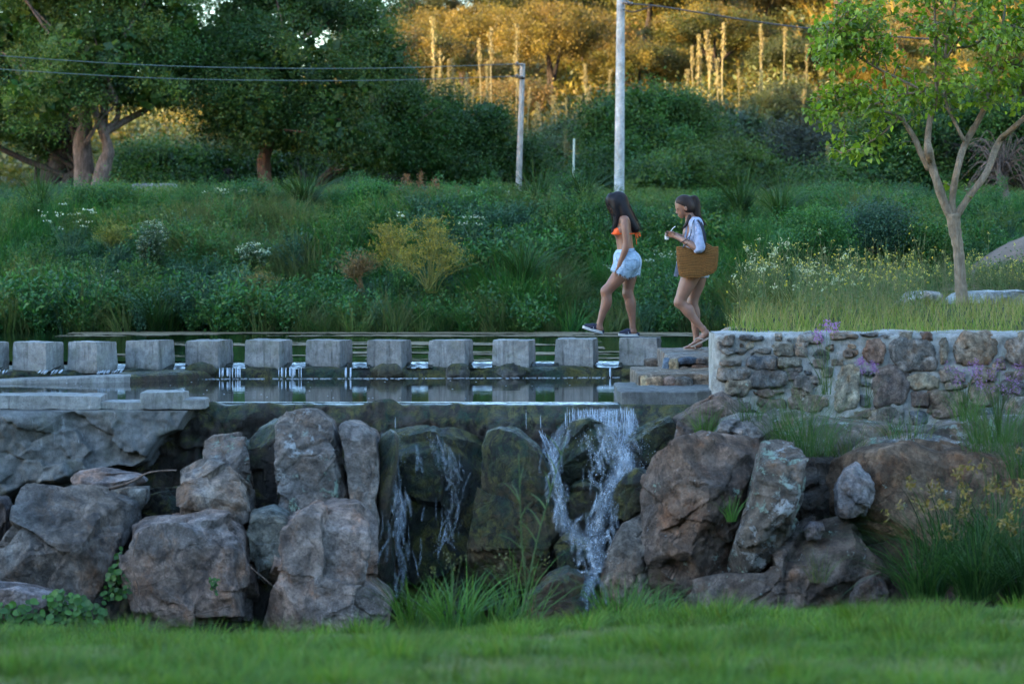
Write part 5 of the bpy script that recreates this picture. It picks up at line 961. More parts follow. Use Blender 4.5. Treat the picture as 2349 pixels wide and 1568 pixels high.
add_blades(mb, np.stack([X, Y, Zt-.02], -1), H, r.uniform(.005, .010, n), r.uniform(0, 6.28, n), np.abs(r.normal(.3, .2, n)), c*1.25, .5, 3, tipcol=(0.40, 0.33, 0.12))
# long blades hanging at the terrace tip
n = 700; y = r.uniform(31.7, 34.5, n); x = WXe(y)+r.uniform(.05, .8, n); add_blades(mb, np.stack([x, y, np.full(n, .78)], -1), r.uniform(.35, .7, n), r.uniform(.004, .008, n), r.normal(3.3, .7, n), np.abs(r.normal(.5, .25, n)), palette(r, n, [(0.08, 0.13, 0.035), (0.14, 0.15, 0.06), (0.06, 0.11, 0.03)]), .9, 4)
obj('terrace_grass', mb.mesh('terrace_grass'), M_GRASS, kind='stuff')
mb = MB(); n = 1150
for k in range(n):
    y = 29.8+6*r.uniform()**1.2; x = r.uniform(WXe(y)+.1, 8.2)**1.0
    if x > 4.5 and y < 34: y = r.uniform(34.4, 36.5)
    h = r.uniform(.3, .62)*(1.2 if x < 4.2 else .95)*(1.5 if r.uniform() < .08 else 1)*(1+.35*zn(np.array([x]), np.array([y]), 1.0, 95)[0]); a = r.uniform(0, 6.28); ln = r.uniform(.05, .3)
    b = np.array([x, y, float(terr_z(np.array([x]), np.array([y]))[0])]); tip = b+np.array([np.cos(a)*ln*h, np.sin(a)*ln*h, h]); P = spline([b, (b+tip)/2+r.normal(0, .03, 3), tip], 5)
    cc = palette(r, 1, [(0.10, 0.155, 0.05), (0.14, 0.18, 0.06), (0.2, 0.19, 0.09)])[0]; tube(mb, P, np.linspace(.0032, .0018, 5), 3, cc, cap=False)
    for q in range(r.integers(1, 4)):
        t = r.uniform(.45, .8); s0 = b+(tip-b)*t; e0 = s0+np.array([r.normal(0, .09), r.normal(0, .06), r.uniform(.08, .2)]); tube(mb, np.array([s0, e0]), .0018, 3, cc, cap=False)
        if r.uniform() < .22: leaves(mb, e0+r.normal(0, .005, (7, 3)), .016, palette(r, 7, [(0.55, 0.45, 0.04), (0.5, 0.42, 0.08)]), r, .8)
    if x < 3.7 and r.uniform() < .3: leaves(mb, tip+r.normal(0, .02, (12, 3)), .035, palette(r, 12, [(0.42, 0.44, 0.28), (0.5, 0.5, 0.36), (0.34, 0.38, 0.2)]), r, .3)
    elif r.uniform() < .35: leaves(mb, tip+r.normal(0, .014, (7, 3)), .025, palette(r, 7, [(0.25, 0.27, 0.10), (0.5, 0.42, 0.1)]), r, .5)
    m_ = 6; tt = r.uniform(.05, .75, m_); leaves(mb, b+(tip-b)*tt[:, None]+r.normal(0, .025, (m_, 3)), .055, palette(r, m_, [(0.07, 0.12, 0.035), (0.11, 0.15, 0.05)]), r, .22)
obj('wildflower_stems', mb.mesh('wildflower_stems'), M_LEAF, kind='stuff')
# shrubs behind the terrace, across the narrowing pond
for k, (px, py, rx, ry, D, lab, cols) in enumerate([(1650, 475, 60, 26, 47.6, 'leafy weed bush on the crest behind the ponytailed woman', BG), (1880, 470, 80, 34, 47.4, 'broad leafy bush on the crest left of the young tree', BG), (1290, 462, 50, 22, 47.8, 'low leafy bush on the crest left of the concrete pole', BG+YG[:1]), (560, 452, 60, 20, 47.8, 'low leafy bush on the crest under the broad dark tree', BG), (850, 455, 50, 20, 47.8, 'low leafy bush on the crest left of the reddish plumes', BG), (240, 455, 60, 18, 47.8, 'low leafy bush on the crest before the old tree', BG+YG[:1]), (2010, 520, 70, 45, 44, 'feathery blue-green bush behind the terrace flowers', [(0.03, 0.075, 0.045), (0.04, 0.09, 0.05)]), (1860, 540, 80, 60, 43.5, 'tall rush-like green bush on the far bank behind the terrace tip', BG), (2110, 545, 60, 40, 44, 'low green bush left of the young tree trunk by the mound', BG+YG[:1]), (2330, 640, 70, 20, 41.5, 'low dark plants at the foot of the bare earth mound', TG)]):
    mb, cl_ = crown([ell(px, py, rx, ry, D), ell(px+rx*.5, py+ry*.4, rx*.6, ry*.6, D)], 70, 120, .07, cols, 720+k, .22, .1); loc_ = np.array(W(px, py+ry*1.4, D)); rt = empty('shrub', loc_, lab, 'shrub'); obj('foliage', mb.mesh('foliage', origin=loc_), M_LEAF, rt); sb = MB(); limbs(sb, np.array([loc_]), cl_, rng(k), 14, .02, (1, 1, 1)); obj('stem', sb.mesh('stem', origin=loc_), M_BARKD, rt, kind='stuff')

# --- single plants on the far bank
def fennel(px, pyb, D, w, h, cols, stem, s, lab, n=26):
    loc_ = np.array(W(px, pyb, D)); rt = empty('fennel_bush', loc_, lab, 'bush'); r = rng(s); sb = MB(); lf = MB()
    for k in range(n):
        a = r.uniform(-1, 1); tip = np.array([a*w*.5*r.uniform(.7, 1.1), r.normal(0, w*.16), h*(1-.5*abs(a)**2.2)*r.uniform(.62, 1.08)]); P = spline([(r.normal(0, .04), 0, 0), tip*np.array([.35, .4, .55]), tip], 9); tube(sb, P, np.linspace(.009, .003, 9), 4, stem, cap=False)
        for q in range(16):
            t = r.uniform(.5, 1); b = P[int(t*8)]; e = b+np.array([r.normal(0, .10), r.normal(0, .08), r.uniform(.02, .14)]); tube(sb, np.array([b, e]), .0028, 3, stem, cap=False); m_ = 9; leaves(lf, e+r.normal(0, .04, (m_, 3))*np.array([1, 1, .5]), .032, palette(r, m_, cols, .3), r, .4)
    obj('stem', sb.mesh('stem'), M_LEAF, rt); obj('foliage', lf.mesh('foliage'), M_LEAF, rt)
FY = [(0.25, 0.2, 0.022), (0.31, 0.245, 0.03), (0.19, 0.165, 0.025)]
fennel(985, 672, 42.6, 1.5, 1.2, FY, (0.25, 0.26, 0.07), 801, 'big yellow fennel-like bush with fanned pale stems on the far bank', 24)
fennel(905, 640, 43.6, .75, .95, FY, (0.22, 0.2, 0.06), 802, 'upper yellow-green fennel clump behind the big yellow bush', 16)
fennel(825, 670, 42.8, .5, .62, [(0.17, 0.10, 0.035), (0.21, 0.13, 0.05)], (0.2, 0.13, 0.06), 803, 'small rusty fennel plant left of the big yellow bush', 12)
fennel(600, 700, 42.6, .45, .5, [(0.2, 0.15, 0.04), (0.15, 0.13, 0.03)], (0.16, 0.14, 0.05), 804, 'small ochre weed low on the left bank', 9)
fennel(270, 590, 44.5, .6, .6, [(0.14, 0.16, 0.025), (0.18, 0.18, 0.03)], (0.12, 0.15, 0.04), 805, 'lime green feathery weed beside the white flowering bush', 12)
def white_flowers(px, py, rx, ry, D, s, lab, nf, leafy=True, big=.022):
    r = rng(s); loc_ = np.array(W(px, py+ry*1.5, D)); rt = empty('white_flower_plant', loc_, lab, 'flowers', 'white flowering plants on the far bank'); sb = MB(); fb = MB(); lf = MB()
    for k in range(nf):
        a, q = r.uniform(0, 6.28), np.sqrt(r.uniform()); p = np.array(W(px+rx*q*np.cos(a), py+ry*q*np.sin(a), D+r.normal(0, .15)))-loc_; tube(sb, spline([(p[0]*.3, 0, -.15), p*np.array([.75, 1, .6]), p], 6), np.linspace(.005, .0025, 6), 3, (0.06, 0.11, 0.04), cap=False)
        m_ = 7; leaves(fb, p+r.normal(0, big*1.1, (m_, 3))*np.array([1, 1, .3]), big, palette(r, m_, [(0.42, 0.48, 0.38), (0.32, 0.40, 0.3)], .2), r, .8)
        if leafy: leaves(lf, p*r.uniform(.3, .95, (16, 1))+r.normal(0, .045, (16, 3)), .055, palette(r, 16, [(0.05, 0.10, 0.045), (0.07, 0.12, 0.06)]), r, .5)
    obj('stem', sb.mesh('stem'), M_LEAF, rt); obj('blossom', fb.mesh('blossom'), M_LEAF, rt, kind='stuff')
    if leafy: obj('foliage', lf.mesh('foliage'), M_LEAF, rt, kind='stuff')
white_flowers(348, 550, 36, 48, 43.8, 821, 'tall pale bush thick with small white blossoms at left', 150, big=.016)
white_flowers(580, 575, 38, 20, 43.6, 822, 'cluster of white blossoms in the middle of the left bank', 60, big=.026)
for k, (px, py, rx, ry, n, lab) in enumerate([(1500, 590, 22, 18, 6, 'few large white umbels between the two women'), (1395, 612, 8, 6, 2, 'single white umbel left of the denim shorts'), (1160, 440, 22, 12, 6, 'white umbels at the foot of the leaning wooden pole'), (1080, 452, 30, 8, 6, 'white umbels on the crest left of the wooden pole'), (1085, 505, 40, 12, 7, 'white umbels below the crest left of the wooden pole'), (905, 492, 16, 6, 3, 'white umbel above the yellow fennel bush'), (160, 495, 70, 34, 16, 'spray of tiny white flowers near the top of the left bank'), (250, 640, 50, 40, 12, 'scattered white flowers on the lower left bank'), (1135, 740, 16, 14, 8, 'little white flowers low on the bank above the water'), (520, 440, 70, 10, 14, 'white flower heads on the crest under the dense tree'), (500, 730, 40, 20, 6, 'white flowers just above the pond on the left'), (1545, 580, 10, 22, 3, 'white umbels beside the drink cup')]):
    white_flowers(px, py, rx, ry, 43.2 if py > 460 else 47.5, 830+k, lab, n, False, .03)
# plume grasses
for k, (px, pyt, pyb) in enumerate([(933, 400, 450), (965, 395, 450), (1000, 412, 452), (1045, 425, 455), (985, 430, 458), (920, 428, 455), (1015, 440, 470)]):
    r = rng(850+k); mb = MB(); D = 47.8; a = np.array(W(px, pyb+30, D)); b = np.array(W(px, pyt, D)); tube(mb, np.array([a, b])-a, .006, 4, (0.14, 0.13, 0.05), cap=False)
    m_ = 200; t = r.uniform(.45, 1, m_); P = (b-a)*t[:, None]+r.normal(0, .06, (m_, 3))*(1.15-t)[:, None]*2.2; leaves(mb, P, .045, palette(r, m_, [(0.24, 0.115, 0.06), (0.2, 0.1, 0.05)]), r, .3)
    m_ = 26; add_blades(mb, np.tile([0, 0, -.1], (m_, 1))+r.normal(0, .05, (m_, 3)), r.uniform(.3, .6, m_), np.full(m_, .009), r.uniform(0, 6.28, m_), np.abs(r.normal(.4, .15, m_)), palette(r, m_, BG))
    obj('plume_grass', mb.mesh('plume_grass'), M_GRASS, loc=a, label='reddish plume grass standing on the crest of the bank', cat='grass plant', group='reddish plume grasses on the crest')
for k, (px, py, D, lab) in enumerate([(355, 755, 42.0, 'dark green rush tussock at the waterline on the left'), (1200, 640, 43, 'arching grass tussock on the bank left of the shorts'), (1335, 470, 47.5, 'tall dark grass clump at the foot of the thin post'), (700, 470, 47.3, 'tall grass clump on the crest below the slanting reddish trunk'), (1235, 475, 47.2, 'tall grass clump on the crest right of the leaning wooden pole'), (1700, 480, 46.8, 'tall reed-like grass on the crest right of the ponytailed woman'), (1790, 500, 46.2, 'tall reed-like grass on the bank above the terrace flowers'), (90, 480, 47.3, 'tall grass clump on the crest under the thin dark trunk')]):
    mb = tuft(870+k, 130, .75, .018, .12, .5, [(0.03, 0.075, 0.02), (0.045, 0.09, 0.025)], .9, 4); obj('grass_tussock', mb.mesh('grass_tussock'), M_GRASS, loc=W(px, py, D), label=lab, cat='grass plant')

# --- plants among the rocks in front
def clump(px, py, D, n, h, w, spread, lean, cols, s, lab, name='grass_clump', droop=.8, seg=4, tip=None, heads=None, cat='grass plant'):
    D = float(G(D)); rt = empty(name, W(px, py, D), lab, cat); obj('blade', tuft(s, n, h, w, spread, lean, cols, droop, seg, tip).mesh('blade'), M_GRASS, rt, kind='stuff')
    if heads:
        r = rng(s+5); mb = MB()
        for k in range(heads[0]):
            a = r.uniform(0, 6.28); hh = h*r.uniform(.75, 1.25); tipp = np.array([np.cos(a)*hh*lean*.9, np.sin(a)*hh*lean*.9, hh]); P = spline([(0, 0, 0), tipp*np.array([.3, .3, .6]), tipp], 7); tube(mb, P, np.linspace(.003, .0018, 7), 3, heads[2], cap=False)
            m_ = heads[3]; leaves(mb, tipp+r.normal(0, heads[4], (m_, 3)), heads[5], palette(r, m_, heads[1]), r, .35)
        obj('flower_head', mb.mesh('flower_head'), M_LEAF, rt, kind='stuff')
    return rt
SG = [(0.028, 0.075, 0.02), (0.04, 0.095, 0.026), (0.055, 0.115, 0.032), (0.02, 0.055, 0.018)]
OC = [(0.26, 0.17, 0.045), (0.2, 0.15, 0.04)]
for k, (px, py, D, h, lab) in enumerate([(2120, 1365, 24.2, .62, 'sedge clump with arching blades at the left of the thicket'), (2240, 1370, 24.0, .74, 'middle sedge clump with ochre seed heads at right'), (2350, 1370, 24.1, .72, 'sedge clump cut by the right edge of the photo'), (2180, 1330, 24.9, .78, 'taller sedge clump standing behind the thicket front'), (2300, 1320, 25.0, .85, 'tallest sedge clump below the massive orange-brown boulder')]):
    clump(px, py, D, 210, h, .013, .16, .5, SG, 900+k, lab, 'sedge_clump', 1.0, 5, heads=(10, OC, (0.08, 0.11, 0.03), 16, .022, .05))
GW = [(0.04, 0.10, 0.028), (0.06, 0.125, 0.035), (0.09, 0.14, 0.04)]; PU = [(0.3, 0.12, 0.38), (0.36, 0.17, 0.43)]
clump(1850, 1040, 26.6, 260, .62, .0045, .22, .42, GW, 920, 'fine wispy grass tuft growing between the wall and the lichen boulder', heads=(9, [(0.13, 0.16, 0.05)], (0.1, 0.15, 0.04), 10, .03, .02))
clump(1800, 1010, 26.8, 120, .5, .004, .16, .5, GW, 921, 'second wispy grass tuft left of the finer larger one')
clump(1940, 1040, 26.8, 120, .42, .004, .2, .6, GW+[(0.16, 0.15, 0.06)], 922, 'low yellowish grass tuft on the ledge under the wall')
clump(2290, 1010, 26.4, 240, .55, .0045, .26, .4, GW, 923, 'wispy grass with purple flowers at the right end of the wall', heads=(30, PU, (0.08, 0.12, 0.04), 16, .022, .02))
clump(2345, 1090, 25.9, 200, .5, .005, .2, .4, GW, 924, 'grass tuft at the right edge above the sedge')
clump(2260, 1030, 26.2, 120, .38, .004, .2, .5, GW, 925, 'short grass tuft on the massive orange-brown boulder')
clump(1895, 900, 27.6, 16, .56, .006, .05, .15, GW, 926, 'tall stem with purple flowers in front of the wall', heads=(5, PU, (0.09, 0.14, 0.05), 44, .028, .028), cat='flowers')
clump(1990, 930, 27.5, 10, .35, .005, .05, .2, GW, 927, 'small purple flower stem beside the cream wall stone', heads=(5, PU, (0.09, 0.14, 0.05), 40, .022, .026), cat='flowers')
clump(2215, 960, 27.2, 90, .4, .0045, .12, .4, GW, 931, 'wispy purple-flowered tuft left of the right-hand wall flowers', heads=(16, PU, (0.08, 0.12, 0.04), 16, .022, .024))
clump(2080, 1000, 27.0, 110, .3, .005, .25, .5, GW+[(0.16, 0.15, 0.06)], 932, 'low grass tuft on the ledge below the maroon wall stone')
clump(1720, 960, 27.2, 60, .28, .005, .12, .5, GW, 933, 'small grass tuft at the wall foot near its left corner')
clump(1620, 1000, 27.3, 110, .3, .005, .10, .4, [(0.07, 0.13, 0.03), (0.1, 0.16, 0.04)], 928, 'bright grass tuft on the crumbling rock left of the wall corner')
clump(1680, 1190, 25.75, 40, .24, .008, .05, .3, [(0.06, 0.13, 0.025)], 929, 'small upright fern-like tuft on the huge brown boulder')
clump(1880, 1330, 25.3, 60, .32, .004, .08, .4, [(0.13, 0.13, 0.06), (0.09, 0.12, 0.04)], 930, 'dry wisp of grass at the foot of the lichen boulder')
for k, (px, py, D, n, h, w, lab) in enumerate([(960, 1440, 21.2, 120, .38, .013, 'broad-bladed grass clump at the left foot of the falls'), (1040, 1440, 20.8, 110, .42, .015, 'bright broad-bladed grass clump in the middle foreground'), (1130, 1445, 21.4, 110, .34, .012, 'low broad grass clump under the tall mossy boulder'), (1195, 1440, 21.8, 70, .6, .008, 'tall thin grass in front of the waterfalls'), (1420, 1425, 21.0, 170, .32, .009, 'dense leafy grass clump at the right foot of the falls'), (1490, 1420, 21.4, 150, .28, .009, 'low leafy grass clump beside the right foot of the falls')]):
    clump(px, py, D, n, h, w, .16, .42, [(0.06, 0.14, 0.026), (0.085, 0.165, 0.032), (0.045, 0.11, 0.026)], 940+k, lab, heads=(4, [(0.2, 0.19, 0.08)], (0.09, 0.14, 0.04), 10, .02, .025) if k in (1, 3) else None)
for k, (px, pyb, x2, y2, lab) in enumerate([(1195, 1420, 1300, 1000, 'tall blurred reed stem bending right across the falls'), (1215, 1420, 1190, 1040, 'tall blurred reed stem in front of the mossy boulder')]):
    r = rng(960+k); mb = MB(); a = np.array(W(px, pyb, 19.8)); b = np.array(W(x2, y2, 19.8)); P = spline([a, (a*.55+b*.45)+np.array([-.02, 0, .02]), b], 12)-a; tube(mb, P, np.linspace(.007, .003, 12), 5, (0.07, 0.12, 0.04))
    for q in range(9):
        t = r.uniform(.25, .95); p = P[int(t*11)]; e = p+np.array([r.normal(0, .09), r.normal(0, .05), r.uniform(.05, .16)]); tube(mb, spline([p, (p+e)/2+np.array([0, 0, .02]), e], 5), np.linspace(.006, .002, 5), 4, (0.08, 0.13, 0.045), cap=False)
    obj('reed', mb.mesh('reed'), M_LEAF, loc=a, label=lab, cat='reed')
# creepers with round leaves
def creeper(poly, D, n, size, s, lab, dep=.1):
    D = float(G(D)); r = rng(s); poly_ = np.array(poly); lo, hi = poly_.min(0), poly_.max(0); P = []
    while len(P) < n:
        q = r.uniform(lo, hi)
        if inside(np.array([q[0]]), np.array([q[1]]), poly)[0]: P.append(np.array(W(q[0], q[1], D+r.normal(0, dep))))
    P = np.array(P); c0 = np.array(W(*poly_.mean(0), D)); mb = MB(); V, Fc = leaf_shape(3); t = np.linspace(0, 2*np.pi, 9)[:-1]; disc = np.concatenate([[[0, 0, -.12]], np.stack([np.cos(t), np.sin(t), 0*t], -1)*.5]); f = np.array([(0, k+1, (k+1) % 8+1) for k in range(8)])
    for p in P:
        nr = np.array([r.normal(0, .5), -1, .7+r.normal(0, .4)]); nr /= np.linalg.norm(nr); s_ = np.cross([0, 0, 1.], nr); s_ /= np.linalg.norm(s_); u = np.cross(nr, s_); mb.add((disc*size*r.uniform(.6, 1.3))@np.stack([s_, u, nr]), [f], palette(r, 1, [(0.05, 0.125, 0.02), (0.07, 0.16, 0.026), (0.035, 0.09, 0.018)])[0]); mb.V[-1] += p-c0
    sb = MB()
    for k in range(14):
        i_, j_ = r.integers(n, size=2); m_ = (P[i_]+P[j_])/2+np.array([0, .03, -.03]); tube(sb, spline([P[i_], m_, P[j_]], 6)-c0, .003, 3, (0.06, 0.08, 0.03), cap=False)
    rt = empty('creeper', c0, lab, 'creeper'); obj('foliage', mb.mesh('foliage'), M_LEAF, rt, kind='stuff'); obj('stem', sb.mesh('stem'), M_LEAF, rt, kind='stuff')
creeper([(-40, 1385), (60, 1380), (140, 1352), (190, 1370), (245, 1400), (240, 1445), (-40, 1450)], 24.9, 420, .055, 970, 'round-leaved creeper spreading over the rocks in the bottom left corner')
creeper([(250, 1310), (268, 1290), (300, 1300), (308, 1340), (290, 1370), (245, 1375), (236, 1400), (228, 1380)], 25.7, 95, .05, 971, 'bright round-leaved creeper in the crack between two left boulders', .06)
creeper([(268, 1255), (292, 1258), (288, 1280), (270, 1295), (260, 1285)], 25.75, 16, .05, 972, 'small sprig of round leaves above the crack creeper', .04)
creeper([(480, 1325), (505, 1325), (500, 1365), (485, 1355)], 25.45, 26, .03, 973, 'tiny tuft of leaves growing on the big pinkish block', .02)
# twigs lying in the left pile
for k, (pts, D, rr, lab) in enumerate([([(245, 1122), (300, 1105), (330, 1088), (360, 1080), (405, 1078)], 26.6, .013, 'grey crooked twig lying across the gap above the creeper'), ([(318, 1220), (306, 1270), (306, 1310), (318, 1350), (322, 1400)], 25.4, .007, 'thin pale twig standing left of the big pinkish block'), ([(300, 1330), (312, 1380), (340, 1410)], 25.3, .006, 'short pale twig leaning at the foot of the creeper'), ([(530, 1388), (480, 1402), (430, 1412)], 25.3, .006, 'thin dry twig at the foot of the big pinkish block'), ([(575, 1300), (605, 1325), (625, 1342)], 25.7, .006, 'dry twig caught in the gap beside the striped stone')]):
    D = float(G(D)); mb = MB(); P = spline([W(a, b, D) for a, b in pts], 16); tube(mb, P-P[0], np.linspace(rr, rr*.45, 16), 6, wob=.15); obj('twig_branch', mb.mesh('twig_branch'), M_BARK, loc=P[0], label=lab, cat='twig')
# ------------------------------------------------------------------ falling water
def strands(mb, path, D, wpx, n, s, rad=(.003, .008), len_=(.2, .6), wander=1.0):
    D = G(D); D = tuple(D) if np.ndim(D) else float(D); r = rng(s); m_ = 60; Q = spline([(a, b, 0) for a, b in path], m_)[:, :2]; Dd = np.interp(np.linspace(0, 1, m_), np.linspace(0, 1, len(D)), D) if hasattr(D, '__len__') else np.full(m_, D)
    wv = np.interp(np.linspace(0, 1, m_), np.linspace(0, 1, len(wpx)), wpx) if hasattr(wpx, '__len__') else np.full(m_, wpx)
    for k in range(n):
        L = max(5, int(m_*r.uniform(*len_))); i0 = r.integers(0, m_-L+1); o = r.normal(0, .42); t = np.linspace(0, 1, 12); ii = i0+t*(L-1)
        w = np.interp(ii, np.arange(m_), wv); jx = w*(o+wander*.22*fbm(np.stack([t*3+k*7.1, t*0+s, t*0], -1), 3, s)); px = np.interp(ii, np.arange(m_), Q[:, 0])+jx; py = np.interp(ii, np.arange(m_), Q[:, 1])+wander*4*fbm(np.stack([t*3, t*0+k, t*0+s], -1), 2, s+1); dd = np.interp(ii, np.arange(m_), Dd)+r.normal(0, .025)-.03*(1-o*o)
        P = np.stack([(px-CX)*dd/F, dd, ZC-(py-YH)*dd/F], -1); rr = r.uniform(*rad)*np.sin(np.pi*np.linspace(.06, .94, 12))**.6*(1+.5*fbm(np.stack([t*9, t*0+k, t*0], -1), 2, s+2)); tube(mb, P, np.maximum(rr, .0008), 4, cap=False)
def drops(mb, path, D, wpx, n, s, size=(.002, .007)):
    D = G(D); D = tuple(D) if np.ndim(D) else float(D); r = rng(s); Q = spline([(a, b, 0) for a, b in path], 40)[:, :2]; D_, Fq = csph(1); i = r.uniform(0, 39, n); w = np.interp(i, np.linspace(0, 39, len(wpx)), wpx) if hasattr(wpx, '__len__') else np.full(n, wpx)
    px = np.interp(i, np.arange(40), Q[:, 0])+r.normal(0, .55, n)*w; py = np.interp(i, np.arange(40), Q[:, 1])+r.normal(0, 6, n); Dn = np.interp(i, np.linspace(0, 39, len(D)), D) if hasattr(D, '__len__') else np.full(n, D); dd = Dn-np.abs(r.normal(0, .06, n))
    sz = r.uniform(*size, n); c = np.stack([(px-CX)*dd/F, dd, ZC-(py-YH)*dd/F], -1); st = np.stack([np.ones(n), np.ones(n), r.uniform(1, 2.6, n)], -1)
    V = c[:, None, :]+D_[None]*sz[:, None, None]*st[:, None, :]; k = (np.arange(n)*len(D_))[:, None, None]; mb.add(V.reshape(-1, 3), [(Fq[None]+k).reshape(-1, 4)])
def foam_sheet(mb, path, D, wpx, s, dens=.6, streak=0.0, nu=70, nv=18, bulge=.05):
    D = np.asarray(G(D)); u = np.linspace(0, 1, nu); Q = spline([(a, b, 0) for a, b in path], nu)[:, :2]; Dd = np.interp(u, np.linspace(0, 1, len(D)), D); w = np.interp(u, np.linspace(0, 1, len(wpx)), wpx)
    T = np.gradient(Q, axis=0); T /= np.linalg.norm(T, axis=1)[:, None]+1e-9; Nn = np.stack([-T[:, 1], T[:, 0]], -1); v = np.linspace(-1, 1, nv)
    XY = Q[:, None, :]+Nn[:, None, :]*(w[:, None]*v[None, :])[..., None]; wl_ = fbm(np.stack([u[:, None]*8+0*v, v[None, :]*2+0*u[:, None], 0*u[:, None]+s+0*v], -1), 3, s); dd = Dd[:, None]-bulge*(1-v[None, :]**2)-.04*wl_
    XY = XY+Nn[:, None, :]*(w[:, None]*.35*fbm(np.stack([u[:, None]*7+0*v, 0*v+0*u[:, None]+s*3.1, 0*u[:, None]+0*v], -1), 3, s+5))[..., None]
    P = np.stack([(XY[..., 0]-CX)*dd/F, dd, ZC-(XY[..., 1]-YH)*dd/F], -1); ed = (1-v[None, :]**2)*np.ones((nu, 1)); fade = np.minimum(1, np.minimum(u, 1-u)*9)[:, None]*np.minimum(1, (1-np.abs(v))*3)[None, :]
    c = np.stack([ed*dens, np.full_like(ed, streak), fade], -1); sheet(mb, P, c.reshape(-1, 3))
sh_ = MB()
foam_sheet(sh_, [(1372, 926), (1372, 940), (1374, 960), (1374, 990)], (28.62, 28.42, 28.25, 28.05), (84, 82, 80, 76), 1, .52, 1.0, 40, 60, .0)
foam_sheet(sh_, [(1444, 930), (1448, 985), (1438, 1040), (1420, 1090)], (28.5, 28.1, 27.8, 27.4), (14, 22, 26, 18), 2, .55, .7)
foam_sheet(sh_, [(1302, 968), (1284, 995), (1270, 1035), (1273, 1090), (1285, 1140), (1290, 1190), (1312, 1222), (1345, 1258)], (27.7, 27.4, 27.2, 27.0, 26.85, 26.8, 26.75, 26.65), (10, 12, 15, 11, 13, 22, 30, 22), 3, .46)
foam_sheet(sh_, [(1385, 962), (1402, 985), (1424, 1030), (1426, 1075), (1404, 1120), (1388, 1165), (1374, 1210), (1366, 1255), (1374, 1292), (1355, 1318)], (27.5, 27.3, 27.2, 27.1, 26.95, 26.85, 26.8, 26.7, 26.6, 26.4), (20, 26, 32, 34, 28, 22, 28, 36, 22, 22), 4, .5)
foam_sheet(sh_, [(1335, 985), (1362, 1030), (1372, 1060), (1358, 1095), (1392, 1135)], (27.3, 27.25, 27.2, 27.1, 26.95), (4, 6, 5, 8, 6), 5, .3)
foam_sheet(sh_, [(1310, 1308), (1345, 1318), (1385, 1300)], (26.2, 26.15, 26.2), (8, 14, 10), 6, .6); foam_sheet(sh_, [(1372, 1318), (1345, 1345), (1335, 1385), (1322, 1425)], (26.1, 25.8, 25.5, 25.3), (14, 18, 20, 18), 7, .52)
foam_sheet(sh_, [(918, 985), (908, 1050), (898, 1100), (915, 1150), (922, 1200), (912, 1245), (926, 1300), (918, 1370)], (27.5, 27.3, 27.1, 26.95, 26.9, 26.85, 26.7, 26.5), (4, 6, 9, 15, 16, 9, 8, 6), 8, .34)
foam_sheet(sh_, [(1000, 1000), (1010, 1040), (1035, 1085), (1042, 1130), (1034, 1175), (1028, 1220), (1015, 1245)], (27.45, 27.42, 27.4, 27.35, 27.3, 27.3, 27.3), (22, 24, 16, 9, 8, 10, 16), 9, .12)
rs = rng(1200)
def splashes(path, D, n, spread, s, dens=(.3, .6), wd=(3, 9), ln=(25, 80)):
    Q = spline([(a, b, 0) for a, b in path], 40)[:, :2]; Dd = np.interp(np.linspace(0, 1, 40), np.linspace(0, 1, len(D)), D)
    for k in range(n):
        i = int(rs.integers(0, 36)); x, y = Q[i]+(rs.normal(0, spread), rs.normal(0, 10)); L = rs.uniform(*ln); t = Q[min(i+4, 39)]-Q[i]; t = t/(np.linalg.norm(t)+1e-6)*.6+np.array([rs.normal(0, .25), .6]); w = rs.uniform(*wd)
        foam_sheet(sh_, [(x, y), (x+t[0]*L*.5+rs.normal(0, 4), y+t[1]*L*.5), (x+t[0]*L+rs.normal(0, 6), y+t[1]*L)], (Dd[i], Dd[i]-.04, Dd[i]-.08), (w*.6, w, w*.8), s+k, rs.uniform(*dens), rs.uniform(0, .6), 26, 8, .02)
splashes([(1300, 975), (1270, 1040), (1280, 1120), (1295, 1200), (1345, 1258)], (27.4, 27.1, 26.9, 26.75, 26.6), 26, 16, 2000); splashes([(1390, 965), (1425, 1040), (1405, 1120), (1375, 1210), (1370, 1300)], (27.3, 27.1, 26.9, 26.7, 26.45), 46, 24, 2100, (.35, .75), (4, 13))
splashes([(1440, 950), (1460, 1020), (1440, 1090)], (28.0, 27.7, 27.3), 14, 14, 2200, (.25, .5)); splashes([(1335, 1000), (1360, 1060), (1370, 1120)], (27.25, 27.1, 27.0), 9, 14, 2250, (.2, .5), (2, 6)); splashes([(1340, 1300), (1345, 1350), (1325, 1410)], (26.1, 25.7, 25.4), 12, 16, 2280)
splashes([(912, 1000), (900, 1090), (918, 1170), (915, 1250), (924, 1350)], (27.35, 27.1, 26.9, 26.8, 26.6), 34, 13, 2300, (.25, .55), (2, 7)); splashes([(985, 1000), (1020, 1050), (1045, 1120), (1030, 1200), (1015, 1250)], (27.4, 27.35, 27.3, 27.25, 27.25), 34, 24, 2400, (.2, .5), (2, 6)); splashes([(1240, 990), (1262, 1050)], (27.6, 27.2), 6, 8, 2500, (.2, .45), (2, 5))
o = obj('waterfall_sheet', sh_.mesh('waterfall_sheet'), M_SHEET, label='foaming sheets of water running down between the mossy boulders', cat='waterfall', kind='stuff')
mb = MB()
for k, x in enumerate(np.linspace(1296, 1452, 34)): strands(mb, [(x, 931), (x+rng(k).normal(0, 2), 955), (x+rng(k).normal(0, 5), 985)], (28.38, 28.25, 28.0), 2, 2, 1000+k, (.001, .0022), (.35, .9), .5)
strands(mb, [(1443, 935), (1450, 990), (1440, 1040), (1425, 1080)], (28.3, 28.1, 27.8, 27.5), (14, 24, 26, 20), 36, 1050, (.001, .003), (.2, .6))
pass
pass
pass
